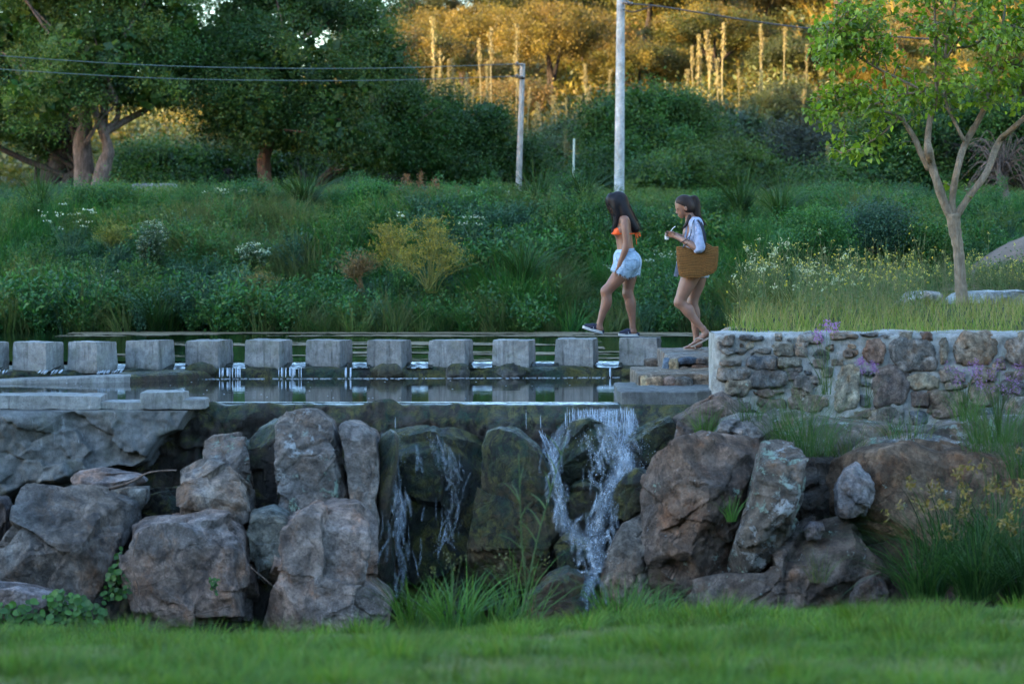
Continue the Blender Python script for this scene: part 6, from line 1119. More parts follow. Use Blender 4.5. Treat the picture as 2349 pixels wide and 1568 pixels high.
strands(mb, [(1240, 985), (1256, 1025), (1270, 1060)], (27.9, 27.5, 27.2), 12, 18, 1054, (.001, .003), (.2, .5))
pass; pass
pass
pass
for k, (x, y0, y1) in enumerate([(905, 935, 985), (1205, 935, 985), (1240, 935, 990), (1005, 978, 1010)]): strands(mb, [(x, y0), (x+1, (y0+y1)/2), (x+2, y1)], (28.35, 28.3, 28.25), 3, 2, 1070+k, (.0007, .0016), (.3, .8), .6)
drops(mb, [(1300, 975), (1270, 1040), (1280, 1120), (1290, 1200), (1345, 1260)], (27.4, 27.1, 26.9, 26.8, 26.6), 20, 240, 1080, (.001, .0034)); drops(mb, [(1400, 990), (1430, 1050), (1400, 1130), (1370, 1230), (1370, 1300)], (27.2, 27.1, 26.9, 26.7, 26.5), 32, 420, 1081, (.001, .0036)); drops(mb, [(1450, 960), (1470, 1020), (1480, 1070)], 27.6, 26, 160, 1082, (.0015, .004)); drops(mb, [(1340, 990), (1365, 1050), (1380, 1120)], 27.1, 26, 130, 1083, (.0015, .005))
drops(mb, [(915, 1000), (900, 1080), (918, 1160), (912, 1250), (925, 1340)], (27.4, 27.1, 27, 26.9, 26.7), 16, 420, 1084, (.001, .003)); drops(mb, [(990, 1000), (1015, 1050), (1040, 1120), (1030, 1210), (1010, 1250)], 27.4, 20, 380, 1085, (.001, .003)); drops(mb, [(1340, 1330), (1330, 1400)], 25.9, 22, 90, 1086)
o = obj('waterfall', mb.mesh('waterfall'), M_FOAM, label='white water tumbling over the mossy boulders below the weir', cat='waterfall', kind='stuff')
# the small falls through the sill
sm = MB(); r = rng(1100)
for a, b, lean in ((-5, 20, -8), (92, 148, -12), (226, 282, -10), (503, 553, 0), (638, 692, 0), (784, 806, 0), (1398, 1404, 0)):
    n = max(2, int((b-a)/3.2))
    for k in range(n):
        x = r.uniform(a, b); Df = float(sillD(WX(x, 31.6))); y0 = 843+(4 if x < 300 else 0); y1 = (864 if x > 300 else 857)+r.uniform(-3, 3); P = spline([W(x-lean*0, y0, Df-.0), W(x+lean*.3, (y0+y1)/2, Df-.12), W(x+lean*.7, y1, Df-.15)], 8); tube(sm, P, r.uniform(.0025, .008)*np.sin(np.pi*np.linspace(.15, .85, 8)), 4, cap=False)
obj('small_waterfall', sm.mesh('small_waterfall'), M_FOAM, label='thin white falls spilling through the sill between the stepping stones', cat='waterfall', kind='stuff')
# foam flecks along the foot of the sill
fm = MB(); n = 500; x = r.uniform(WX(330, 31.6), WX(1430, 31.6), n); y = sillD(x)-.13-np.abs(r.normal(0, .05, n)); D_, Fq = csph(1); V = np.stack([x, y, 0*x+PZ+.004], -1)[:, None, :]+D_[None]*(r.uniform(.004, .016, n)[:, None, None]*np.array([1.6, 1, .25])); fm.add(V.reshape(-1, 3), [(Fq[None]+(np.arange(n)*len(D_))[:, None, None]).reshape(-1, 4)]); 
n = 60; x = r.uniform(-5, 1.5, n); y = r.uniform(27.3, 31.4, n); V = np.stack([x, y, 0*x+PZ+.002], -1)[:, None, :]+D_[None]*(r.uniform(.003, .009, n)[:, None, None]*np.array([1.6, 1, .3])); fm.add(V.reshape(-1, 3), [(Fq[None]+(np.arange(n)*len(D_))[:, None, None]).reshape(-1, 4)])
obj('water_foam', fm.mesh('water_foam'), M_FOAM, kind='stuff')
# ------------------------------------------------------------------ people: smooth-union bodies turned into one surface
def smin(a, b, k):
    h = np.clip(0.5+0.5*(b-a)/k, 0, 1); return b*(1-h)+a*h-k*h*(1-h)
def d_cone(P, a, b, ra, rb):
    a, b = np.array(a), np.array(b); ab = b-a; t = np.clip(((P-a)@ab)/(ab@ab+1e-12), 0, 1); return np.linalg.norm(P-a-t[..., None]*ab, axis=-1)-(ra+(rb-ra)*t)
def d_ell(P, c, r, M=None):
    q = P-np.array(c)
    if M is not None: q = q@M
    r = np.array(r); k0 = np.linalg.norm(q/r, axis=-1); k1 = np.linalg.norm(q/(r*r), axis=-1)+1e-9; return k0*(k0-1)/k1
def roty(a): c, s = math.cos(a), math.sin(a); return np.array([[c, 0, s], [0, 1, 0], [-s, 0, c]])
class Field:
    def __init__(s, lo, hi, h): s.lo = np.array(lo, float); s.h = h; s.n = np.ceil((np.array(hi)-s.lo)/h).astype(int)+1; s.ax = [s.lo[k]+h*np.arange(s.n[k]) for k in range(3)]; s.v = np.full(s.n, 0.5)
    def _sl(s, lo, hi):
        i0 = np.clip(((np.array(lo)-s.lo)/s.h).astype(int)-1, 0, s.n-1); i1 = np.clip(((np.array(hi)-s.lo)/s.h).astype(int)+2, 1, s.n); return tuple(slice(a, b) for a, b in zip(i0, i1))
    def P(s, sl): return np.stack(np.meshgrid(*[s.ax[k][sl[k]] for k in range(3)], indexing='ij'), -1)
    def cone(s, a, b, ra, rb, k=.03):
        m_ = max(ra, rb)+k*2.2+.02; lo = np.minimum(a, b)-m_; hi = np.maximum(a, b)+m_; sl = s._sl(lo, hi)
        if min(x.stop-x.start for x in sl) > 0: s.v[sl] = smin(s.v[sl], d_cone(s.P(sl), a, b, ra, rb), k)
    def ell(s, c, r, k=.03, M=None):
        m_ = max(r)+k*2.2+.02; c = np.array(c); sl = s._sl(c-m_, c+m_); s.v[sl] = smin(s.v[sl], d_ell(s.P(sl), c, r, M), k)
    def chain(s, pts, rads, k=.03):
        """one limb: a smooth spine with smoothly changing radius"""
        n = 6*(len(pts)-1)+1; P_ = spline(np.array(pts, float), n) if len(pts) > 2 else spline(np.array(pts, float), n); rr = spline(np.array([(q, 0, 0) for q in rads], float), n)[:, 0]
        m_ = max(rads)+k*2.2+.02; sl = s._sl(P_.min(0)-m_, P_.max(0)+m_)
        if min(x.stop-x.start for x in sl) == 0: return
        d = np.full([q.stop-q.start for q in sl], 9.0); o = [q.start for q in sl]
        for a, b, ra, rb in zip(P_[:-1], P_[1:], rr[:-1], rr[1:]):
            mm = max(ra, rb)+k*1.2+.012; t_ = s._sl(np.minimum(a, b)-mm, np.maximum(a, b)+mm)
            if min(x.stop-x.start for x in t_) <= 0: continue
            lo_ = tuple(slice(max(q.start, w.start)-w.start, min(q.stop, w.stop)-w.start) for q, w in zip(t_, sl)); gl = tuple(slice(l.start+w, l.stop+w) for l, w in zip(lo_, o)); d[lo_] = np.minimum(d[lo_], d_cone(s.P(gl), a, b, ra, rb))
        s.v[sl] = smin(s.v[sl], d, k)
    def carve(s, fn): s.v = np.maximum(s.v, fn(*[a.reshape([-1 if k == i else 1 for i in range(3)]) for k, a in enumerate(s.ax)]))
    def surf(s):
        v = s.v; sg = v < 0; n = v.shape; c = np.zeros(np.array(n)-1, int)
        for dx in (0, 1):
            for dy in (0, 1):
                for dz in (0, 1): c += sg[dx:n[0]-1+dx, dy:n[1]-1+dy, dz:n[2]-1+dz]
        act = (c > 0) & (c < 8); I = np.argwhere(act); idx = -np.ones(act.shape, int); idx[tuple(I.T)] = np.arange(len(I)); acc = np.zeros((len(I), 3)); cnt = np.zeros(len(I)); cr = [(a, b, g) for a in (0, 1) for b in (0, 1) for g in (0, 1)]
        for a in cr:
            for ax in range(3):
                if a[ax]: continue
                b = list(a); b[ax] = 1; va = v[I[:, 0]+a[0], I[:, 1]+a[1], I[:, 2]+a[2]]; vb = v[I[:, 0]+b[0], I[:, 1]+b[1], I[:, 2]+b[2]]; x = (va < 0) != (vb < 0); t = np.where(x, va/(va-vb+1e-12), 0); p = np.array(a, float)[None]+np.zeros((len(I), 3)); p[:, ax] += t; acc += p*x[:, None]; cnt += x
        V = s.lo+s.h*(I+acc/cnt[:, None]); Q = []
        for ax in range(3):
            u, w = (ax+1) % 3, (ax+2) % 3; lo = [slice(None)]*3; hi = [slice(None)]*3; lo[ax] = slice(0, -1); hi[ax] = slice(1, None); ed = np.argwhere(sg[tuple(lo)] != sg[tuple(hi)]); ok = (ed[:, u] > 0) & (ed[:, w] > 0) & (ed[:, u] < n[u]-1) & (ed[:, w] < n[w]-1); ed = ed[ok]; ins = sg[tuple(ed.T)]
            def cell(du, dw): e = ed.copy(); e[:, u] += du; e[:, w] += dw; return idx[tuple(e.T)]
            q = np.stack([cell(-1, -1), cell(0, -1), cell(0, 0), cell(-1, 0)], 1); Q.append(np.where(ins[:, None], q, q[:, ::-1]))
        return V, np.concatenate(Q)
def skin_mat(name, col):
    m, nt, b = newmat(name); t = NT(nt); pos = t.n('ShaderNodeTexCoord').outputs['Object']; n = t.noise(pos, 9, 4); c = t.mix(t.ramp(n, [(.3, 0), (.7, 1)]), tuple(v*.88 for v in col), tuple(v*1.1 for v in col)); t.l(c, b.inputs['Base Color']); b.inputs['Roughness'].default_value = .48; b.inputs['Specular IOR Level'].default_value = .4; b.inputs['Subsurface Weight'].default_value = .12; b.inputs['Subsurface Radius'].default_value = (.012, .005, .003); b.inputs['Subsurface Scale'].default_value = 1.0; return m
M_SKIN1 = skin_mat('tanned_skin', (0.235, 0.108, 0.068)); M_SKIN2 = skin_mat('light_tan_skin', (0.27, 0.135, 0.09))
def hair_mat(name, a, b_):
    m, nt, b = newmat(name); t = NT(nt); at = t.n('ShaderNodeAttribute', attribute_name='col').outputs['Color']; t.l(at, b.inputs['Base Color']); b.inputs['Roughness'].default_value = .55; b.inputs['Specular IOR Level'].default_value = .22; return m
M_HAIR = hair_mat('hair', None, None)
def denim_mat(name, col):
    m, nt, b = newmat(name); t = NT(nt); pos = t.n('ShaderNodeTexCoord').outputs['Object']; n = t.noise(pos, 14, 5, .65, .6); w = t.noise(t.scale(pos, (1, 1, 3)), 26, 4); f = t.noise(pos, 260, 2); c = t.mix(t.ramp(n, [(.35, 0), (.65, 1)]), tuple(v*.78 for v in col), tuple(min(.9, v*1.22) for v in col)); c = t.mix(1.0, c, t.ramp(f, [(.3, .8), (.7, 1.12)]), 'MULTIPLY'); t.l(c, b.inputs['Base Color']); b.inputs['Roughness'].default_value = .9; b.inputs['Specular IOR Level'].default_value = .15; t.l(t.bump(w, .9, .02), b.inputs['Normal']); return m
M_DENIM = denim_mat('light_blue_denim', (0.36, 0.47, 0.60)); M_SHIRT = denim_mat('pale_blue_cotton', (0.33, 0.37, 0.50)); M_DENIM2 = denim_mat('pale_denim', (0.55, 0.58, 0.62))
M_ORANGE = plain('orange_swim_fabric', (0.95, 0.115, 0.012), .5, .4, .08, 60); M_NAVY = plain('navy_canvas', (0.030, 0.030, 0.048), .8, .2, .15, 90, .3); M_WHITER = plain('white_rubber', (0.62, 0.62, 0.6), .55, .3, .06, 40); M_TAN = plain('tan_rubber', (0.34, 0.27, 0.22), .6, .3, .1, 40); M_BLACKS = plain('dark_strap', (0.018, 0.02, 0.03), .6, .3)
M_FRAY = plain('frayed_threads', (0.6, 0.64, 0.68), .9, .1); M_THREAD = plain('denim_seam', (0.17, 0.22, 0.3), .9, .1); M_EYE = plain('dark_eye', (0.015, 0.01, 0.008), .25, .5); M_LIP = plain('lips', (0.33, 0.11, 0.085), .4, .4); M_BROW = plain('eyebrow', (0.03, 0.018, 0.012), .8, .1)
def sobj(name, f, mat, parent, cols=None, smooth_it=1, off=0):
    V, Q = f.surf()
    for _ in range(smooth_it):
        acc = np.zeros_like(V); cn = np.zeros(len(V))
        for k in range(4): np.add.at(acc, Q[:, k], V[Q[:, (k+1) % 4]]); np.add.at(acc, Q[:, k], V[Q[:, (k+3) % 4]]); np.add.at(cn, Q[:, k], 2)
        V = V*.5+acc/cn[:, None]*.5
    return obj(name, mesh(name, V, [Q], None if cols is None else cols(V)), mat, parent)
def tubes(name, lst, mat, parent, n=5):
    mb = MB()
    for P, rr in lst: tube(mb, np.array(P, float), rr, n)
    return obj(name, mb.mesh(name), mat, parent)

def zoomer(D, base):
    def z(x, y, o=0.0):
        px = (1340+x/3.6474)*0.97875; py = (430+y/3.6474)*0.97875; return np.array(W(px, py, D))-base+np.array([0, o, 0])
    return z
def hand(f, wrist, palm, side, r=1.0, curl=.35, down=(0, 0, -1), k=.006):
    """palm, four unequal bent fingers and a thumb; palm = direction of the hand, side = across the knuckles"""
    w = np.array(wrist); d = np.array(palm, float); d /= np.linalg.norm(d); s = np.array(side, float); s -= d*(s@d); s /= np.linalg.norm(s); n = np.cross(d, s)
    f.cone(w-d*.01, w+d*.03*r, .022*r, .024*r, .02)
    for t in (-.018, .018): f.cone(w+d*.02*r+s*t*.6*r, w+d*.082*r+s*t*r, .017*r, .0145*r, .018)
    for q, (t, L) in enumerate(((-.029, .062), (-.010, .073), (.010, .069), (.028, .054))):
        a = w+d*.084*r+s*t*r; p = [a]; ang = curl*.45
        for seg, frac in enumerate((.45, .32, .26)):
            dd = d*math.cos(ang)+n*math.sin(ang); p.append(p[-1]+dd*L*frac*r); ang += curl
        f.chain(p, [.0092*r, .0085*r, .0078*r, .0068*r], k)
    a = w+d*.022*r-s*.02*r; p = [a, a+d*.026*r-s*.022*r+n*.012*r, a+d*.052*r-s*.026*r+n*.022*r, a+d*.072*r-s*.024*r+n*.026*r]; f.chain(p, [.0135*r, .0115*r, .0095*r, .008*r], .008)
def strand_hair(name, groups, parent, s, cols, per=60, rad=.0032):
    r = rng(s); mb = MB()
    for P, w in groups:
        c = spline(P, 16); wv = np.interp(np.linspace(0, 1, 16), np.linspace(0, 1, len(w)), w)
        for k in range(per):
            o = r.normal(size=3)*np.array([.5, .75, .35]); o /= max(1, np.linalg.norm(o)); q = c+o[None]*wv[:, None]+.006*np.stack([fbm(np.stack([np.linspace(0, 3, 16)+k*3.3, np.zeros(16)+a, np.zeros(16)], -1), 2, s+a) for a in range(3)], -1); e = int(r.integers(12, 17)); rr = rad*r.uniform(.6, 1.3)*np.sin(np.pi*np.linspace(.12, .93, e))**.5; tube(mb, q[:e], rr, 4, palette(r, 1, cols, .35)[0], cap=False)
    return obj(name, mb.mesh(name), M_HAIR, parent, kind='stuff')
def clog(parent, heel, toe, up, side, w=.046):
    """canvas clog: thick white sole with a dark line, dark upper open at the heel"""
    h = np.array(heel); t_ = np.array(toe); L = np.linalg.norm(t_-h); d = (t_-h)/L; sd_ = np.array(side, float); sd_ -= d*(sd_@d); sd_ /= np.linalg.norm(sd_); u = np.cross(sd_, d); u = u if u[2] > 0 else -u
    def outline(sc): 
        a = np.linspace(0, 2*np.pi, 40)[:-1]; x = np.cos(a)*.5+.5; wy = np.sign(np.sin(a))*np.abs(np.sin(a))**.75*(w*(.82+.25*x)); return np.stack([x*L*sc+L*(1-sc)*.5, wy*sc], -1)
    def slab_(z0, z1, sc, z1b=None):
        o = outline(sc); V = []; m_ = len(o)
        for z in (z0, z1): V.append(h+d*o[:, :1]+sd_*o[:, 1:2]+u*(np.interp(o[:, 0], [0, L*.7, L], [z, z, z+.006]) if z1b is None else z)[:, None])
        V = np.concatenate(V); k = np.arange(m_); q = np.stack([k, (k+1) % m_, (k+1) % m_+m_, k+m_], 1); return V, [q, k[None, ::-1], (k+m_)[None]]
    root = obj('shoe', None, None, parent) if False else None
    mb = MB(); V, Fc = slab_(0.004, .031, 1.0); mb.add(V, Fc); up_f = Field(np.minimum(h, t_)-.1, np.maximum(h, t_)+.14, .004)
    up_f.ell(h+d*L*.68+u*.036, (L*.30, w*.92, .040), .02, np.stack([d, sd_, u], 1)); up_f.ell(h+d*L*.52+u*.05, (.045, w*.86, .046), .03, np.stack([d, sd_, u], 1)); up_f.cone(h+d*L*.06+u*.028, h+d*L*.4+u*.028, w*.5, w*.62, .02)
    V2, Q2 = up_f.surf(); sh = obj('shoe', mesh('shoe', V2, [Q2]), M_NAVY, parent, label='dark canvas clog with white striped sole')
    obj('sole', mb.mesh('sole', sharp=40), M_WHITER, sh)
    mb = MB(); V, Fc = slab_(-.002, .005, 1.004); mb.add(V, Fc); obj('outsole', mb.mesh('outsole', sharp=40), M_NAVY, sh); mb = MB(); V, Fc = slab_(.0155, .0195, 1.03); mb.add(V, Fc); obj('stripe', mb.mesh('stripe', sharp=40), M_NAVY, sh)
    mb = MB(); a = h+d*L*.40+u*.085; tube(mb, spline([a-sd_*w*.5, a+u*.015, a+sd_*w*.5], 8), .007, 6); obj('tongue', mb.mesh('tongue'), M_NAVY, sh)
    mb = MB(); c = h+d*L*.52-sd_*(w*.93)*(1 if sd_[1] > 0 else -1)+u*.048; D_, Fq = csph(3); mb.add(D_*.006+c, [Fq]); obj('badge', mb.mesh('badge'), plain('badge', (0.55, 0.52, 0.55), .5), sh)
    return sh

# ---------- first woman: orange bikini top, denim shorts, stepping from one stone to the next
D1 = 32.35; b1 = np.array((WX((1340+480/3.6474)*.97875, D1), D1, STONE_TOP[11]+.004)); z1 = zoomer(D1, b1); dz = -z1(480, 1313)[2]
def p1_(x, y, o=0.0): return z1(x, y, o)+np.array([0, 0, dz])
w1 = empty('person', b1, 'person in orange bikini top and denim shorts stepping across stones with long dark hair', 'person')
f = Field((-.62, -.34, -.02), (.30, .34, 1.68), .0055)
N = -1
f.chain([p1_(452, 330), p1_(440, 400), p1_(448, 480), p1_(458, 560)], [.085, .10, .092, .092], .05)
for o in (-.055, .055): f.chain([p1_(462, 345, o), p1_(446, 410, o), p1_(452, 480, o*.8), p1_(460, 555, o), p1_(475, 640, o*1.3)], [.068, .072, .066, .07, .095], .045)
for o in (-.072, .072): f.ell(p1_(520, 672, o), (.088, .085, .10), .05)
f.ell(p1_(425, 650), (.085, .13, .09), .05)
for o in (-.062, .062): f.ell(p1_(392, 418, o), (.05, .052, .056), .03)
f.cone(p1_(446, 315, -.13), p1_(446, 315, .13), .05, .05, .05)
f.chain([p1_(430, 310), p1_(405, 240), p1_(392, 200)], [.056, .05, .05], .03)
hm = roty(R(24))
f.ell(p1_(385, 152), (.092, .074, .098), .02, hm); f.ell(p1_(366, 205), (.048, .055, .074), .03, roty(R(36))); f.ell(p1_(362, 250), (.022, .027, .020), .02); f.ell(p1_(330, 180), (.022, .045, .028), .025)
f.cone(p1_(320, 180), p1_(321, 209), .007, .0115, .010); f.ell(p1_(340, 230), (.011, .022, .007), .007); f.ell(p1_(347, 240), (.011, .02, .007), .007)
# arms
f.chain([p1_(450, 318, -.158), p1_(452, 400, -.19), p1_(462, 505, -.205), p1_(448, 575, -.205), p1_(412, 668, -.19)], [.052, .045, .039, .038, .026], .02)
f.chain([p1_(450, 318, .158), p1_(446, 400, .19), p1_(444, 505, .21), p1_(420, 580, .21), p1_(385, 655, .2)], [.052, .045, .039, .036, .026], .02)
hand(f, p1_(410, 672, -.19), p1_(396, 740, -.185)-p1_(410, 672, -.19), (-.9, -.25, 0), .98, .32); hand(f, p1_(384, 658, .2), (-.25, 0, -1), (-.8, .35, 0), .95, .35)
# legs
f.chain([p1_(455, 700, -.09), p1_(395, 800, -.092), p1_(330, 880, -.09), p1_(291, 925, -.088)], [.108, .085, .066, .055], .035)
f.ell(p1_(286, 912, -.088), (.040, .042, .045), .04)
f.chain([p1_(291, 925, -.088), p1_(292, 1010, -.088), p1_(262, 1110, -.088), p1_(232, 1205, -.09)], [.053, .056, .043, .031], .03); f.ell(p1_(303, 1005, -.088), (.042, .044, .09), .04)
f.chain([p1_(500, 690, .085), p1_(497, 790, .085), p1_(487, 880, .085), p1_(482, 945, .082)], [.105, .084, .067, .054], .035)
f.ell(p1_(474, 945, .083), (.040, .042, .045), .04)
f.chain([p1_(484, 945, .083), p1_(503, 1040, .083), p1_(517, 1130, .083), p1_(524, 1225, .083)], [.053, .056, .044, .031], .03); f.ell(p1_(513, 1030, .083), (.042, .044, .09), .04)
# feet
f.chain([p1_(234, 1205, -.09), p1_(238, 1240, -.09)], [.031, .034], .02); f.chain([p1_(240, 1242, -.09), p1_(190, 1235, -.092), p1_(125, 1222, -.095)], [.033, .032, .02], .03)
f.chain([p1_(524, 1225, .083), p1_(530, 1268, .083)], [.031, .034], .02); f.chain([p1_(530, 1274, .083), p1_(480, 1278, .082), p1_(432, 1287, .08)], [.033, .03, .018], .03)
sobj('body', f, M_SKIN1, w1, smooth_it=2)
# shorts: waistband to frayed legs
g = Field((-.26, -.28, .60), (.26, .28, 1.10), .0055)
for o in (-.05, .05): g.chain([p1_(460, 545, o), p1_(468, 600, o), p1_(478, 655, o*1.4)], [.082, .095, .108], .05)
for o in (-.075, .075): g.ell(p1_(522, 668, o), (.095, .09, .11), .05)
g.ell(p1_(428, 640), (.098, .15, .11), .05)
g.chain([p1_(450, 690, -.092), p1_(392, 800, -.092)], [.124, .112], .04); g.chain([p1_(505, 680, .09), p1_(506, 810, .087)], [.122, .108], .04)
zt1 = p1_(0, 553)[2]; fa, fb = p1_(335, 742), p1_(470, 806); ra_ = p1_(545, 792)
def cut1(x, y, zz):
    top = zz-(zt1-(x-p1_(540, 0)[0])*-.10+.012*0); near = (fa[2]+(x-fa[0])*(fb[2]-fa[2])/(fb[0]-fa[0]))-zz; near = np.where(x > fb[0], (fb[2]+(x-fb[0])*.02)-zz, near); nz = .006*np.sin(x*120)+.004*np.sin(x*310+y*90)+.003*np.sin(y*260); far = (ra_[2]+.004)-zz+0*x; return np.maximum(top, np.where(y < -.01, near, far)+nz)
g.carve(cut1); so1 = sobj('shorts', g, M_DENIM, w1, smooth_it=1)
V1 = np.array([v.co for v in so1.data.vertices]); r = rng(1201); fl_ = []
lowk = [k for k in range(len(V1)) if V1[k, 2] < (cut1(np.array(V1[k, 0]), np.array(V1[k, 1]), np.array(0.0))*0+np.where(V1[k, 1] < -.01, np.interp(V1[k, 0], [fa[0], fb[0], fb[0]+.2], [fa[2], fb[2], fb[2]]), ra_[2]))+.010]
if lowk:
    for k in r.choice(lowk, min(330, len(lowk)), replace=False):
        a = V1[k]; e = a+np.array([r.normal(0, .008), r.normal(0, .006), -r.uniform(.004, .026)]); fl_.append(([a+(0, 0, .004), (a+e)/2+(r.normal(0, .004), 0, 0), e], .0016))
    tubes('frayed_hem', fl_, M_FRAY, so1, 3)['kind'] = 'stuff'
def surf_y(V, x, z, near=True, tol=.014):
    m_ = (np.abs(V[:, 0]-x) < tol) & (np.abs(V[:, 2]-z) < tol); return V[m_, 1].min() if m_.any() else None
def seam(V, pts, n=26, rr=.0022, lift=.0005):
    P = spline([p1_(*q) for q in pts], n); out = []
    for p in P:
        y = surf_y(V, p[0], p[2]); out.append((p[0], (y if y is not None else p[1])-lift, p[2]))
    out = np.array(out); out[1:-1, 1] = (out[:-2, 1]+out[1:-1, 1]+out[2:, 1])/3; return (out, rr)
tubes('seam', [seam(V1, [(450, 660), (452, 715), (495, 740), (545, 722), (552, 655)]), seam(V1, [(450, 662), (500, 655), (552, 652)]), seam(V1, [(375, 600), (440, 592), (530, 580)], 30), seam(V1, [(578, 640), (570, 720), (545, 780)]), seam(V1, [(372, 612), (385, 660), (415, 680)])], M_THREAD, so1)
mb = MB(); q = p1_(530, 566, 0); y = surf_y(V1, q[0], q[2]); tube(mb, [(q[0], (y or -.1)-.003, q[2]-.02), (q[0], (y or -.1)-.004, q[2]+.02)], .005, 5); obj('belt_loop', mb.mesh('belt_loop'), M_THREAD, so1)
# bikini top
g = Field((-.20, -.2, 1.02), (.2, .2, 1.40), .005)
for o in (-.062, .062): g.ell(p1_(390, 420, o), (.058, .060, .064), .02); 
g.carve(lambda x, y, zz: np.maximum((p1_(0, 440)[2])-zz+0*x+0*y, x-p1_(425, 0)[0])); bk = sobj('bikini_top', g, M_ORANGE, w1)
ring = []; 
for a in np.linspace(0, 2*np.pi, 40): ring.append(p1_(444, 432)+np.array([.104*math.cos(a), .138*math.sin(a), 0.0]))
Vb = np.array([v.co for v in w1.children[0].data.vertices])
def ringfit(zc_, pad=.004):
    m_ = (np.abs(Vb[:, 2]-zc_) < .012) & (np.abs(Vb[:, 1]) < .17); C = p1_(446, 432); C[1] = 0; q = Vb[m_]-C; q = q[np.hypot(q[:, 0], q[:, 1]) < .16]; an = np.arctan2(q[:, 1], q[:, 0]); rd = np.hypot(q[:, 0], q[:, 1]); out = []
    for a in np.linspace(-np.pi, np.pi, 49):
        d = np.abs((an-a+np.pi) % (2*np.pi)-np.pi) < .12; rr = rd[d].max() if d.any() else .12; out.append((C[0]+(rr+pad)*math.cos(a), (rr+pad)*math.sin(a), zc_))
    return np.array(out)
rg = ringfit(p1_(0, 430)[2]); kn = p1_(548, 428, -.03)
bw = [(rg, .0055)]
c0 = np.array([rg[:, 0].max(), -.03, p1_(0, 430)[2]])
for dx, dzv in ((.05, .012), (.055, -.012), (.03, -.03)): bw.append((spline([c0, c0+np.array([dx, -.01, dzv]), c0+np.array([dx*1.1, -.012, dzv-.018]), c0+np.array([dx*.4, -.008, -.006])], 10), .0042))
bw.append((spline([c0, c0+np.array([.012, -.01, -.05]), c0+np.array([.02, -.01, -.125])], 8), .0042)); bw.append((spline([c0, c0+np.array([.03, -.005, -.04])], 6), .004))
bw.append((spline([p1_(392, 380, -.07), p1_(410, 330, -.075), p1_(430, 290, -.055)], 10), .004)); bw.append((spline([p1_(392, 380, .07), p1_(410, 330, .075), p1_(430, 290, .055)], 10), .004))
tubes('tie_string', bw, M_ORANGE, bk, 6)
# hair
g = Field((-.30, -.18, 1.05), (.26, .18, 1.68), .006)
g.ell(p1_(396, 152), (.108, .088, .112), .02, hm); g.ell(p1_(330, 140, 0), (.05, .075, .07), .04)
g.chain([p1_(405, 170), p1_(445, 240), p1_(485, 310), p1_(525, 370), p1_(545, 390)], [.095, .085, .075, .066, .05], .05)
for o in (-.05, .05): g.chain([p1_(420, 180, o), p1_(455, 250, o*1.2), p1_(495, 320, o*1.1), p1_(540, 385, o)], [.06, .06, .055, .035], .04)
for o in (-.062, .062): g.chain([p1_(370, 150, o), p1_(372, 215, o*1.08), p1_(385, 270, o*1.1), p1_(385, 320, o), p1_(378, 370, o*.9)], [.045, .038, .028, .020, .010], .025)
g.carve(lambda x, y, zz: -((x-p1_(318, 0)[0])**2/.034**2+(y/.06)**2+(zz-p1_(0, 225)[2])**2/.055**2-1)*.02)
HC = [(0.013, 0.010, 0.011), (0.022, 0.016, 0.016), (0.035, 0.022, 0.018)]
sobj('hair', g, M_HAIR, w1, cols=lambda V: np.tile(np.array([0.012, 0.0095, 0.011]), (len(V), 1))*(1+.5*fbm(V*np.array([30, 60, 8]), 2, 3))[:, None])
strand_hair('hair_strands', [([p1_(370, 90), p1_(430, 130), p1_(480, 260), p1_(530, 350), p1_(570, 400)], (.01, .05, .07, .07, .06)), ([p1_(390, 95), p1_(420, 180), p1_(460, 290), p1_(520, 400)], (.01, .085, .085, .07)), ([p1_(355, 95), p1_(338, 140), p1_(352, 200), p1_(372, 280), p1_(376, 400)], (.01, .06, .06, .05, .035)), ([p1_(335, 80), p1_(300, 130), p1_(302, 180), p1_(312, 230)], (.008, .012, .010, .006)), ([p1_(365, 280, -.07), p1_(372, 340, -.075), p1_(350, 420, -.07)], (.02, .025, .03))], w1, 1210, HC, 70, .003)
mb = MB(); D_, Fq = csph(4)
for o in (-.036, .036): mb.add(D_*np.array([.010, .013, .008])+p1_(326, 186, o), [Fq])
obj('eyes', mb.mesh('eyes'), M_EYE, w1); mb = MB(); mb.add(D_*np.array([.011, .022, .0055])+p1_(338, 234), [Fq]); obj('lips', mb.mesh('lips'), M_LIP, w1)
clog(w1, p1_(266, 1288, -.092), p1_(86, 1240, -.097), None, (0, 1, 0)); clog(w1, np.array([p1_(578, 0)[0], .083, 0.0]), np.array([p1_(400, 0)[0], .080, 0.0]), None, (0, 1, 0))
# near ear hidden by hair; fingernails
mb = MB()

# ---------- second woman: pale shirt, straw bag, drink cup
D2 = 31.05; zst = WZ(818.5, float(G(30.0)))
b2 = np.array((WX((1340+1060/3.6474)*.97875, D2), D2, zst+.012)); z2 = zoomer(D2, b2); dz2 = -z2(1060, 1484)[2]
def q2(x, y, o=0.0): return z2(x, y, o)+np.array([0, 0, dz2])
w2 = empty('person', b2, 'person in pale blue shirt with dark ponytail following behind, looking down', 'person')
f = Field((-.36, -.40, -.03), (.30, .34, 1.70), .0055)
f.chain([q2(1040, 420), q2(1030, 500), q2(1035, 590), q2(1040, 680)], [.09, .105, .095, .10], .05)
for o in (-.06, .06): f.chain([q2(1055, 430, o), q2(1040, 510, o), q2(1040, 590, o*.85), q2(1045, 680, o*1.1), q2(1045, 760, o*1.3)], [.07, .075, .07, .08, .10], .045)
for o in (-.075, .075): f.ell(q2(1080, 775, o), (.085, .085, .10), .05)
f.cone(q2(1052, 412, -.13), q2(1052, 412, .13), .05, .05, .05)
f.chain([q2(1035, 420), q2(1008, 350), q2(995, 310)], [.058, .05, .05], .03)
hm2 = roty(R(12))
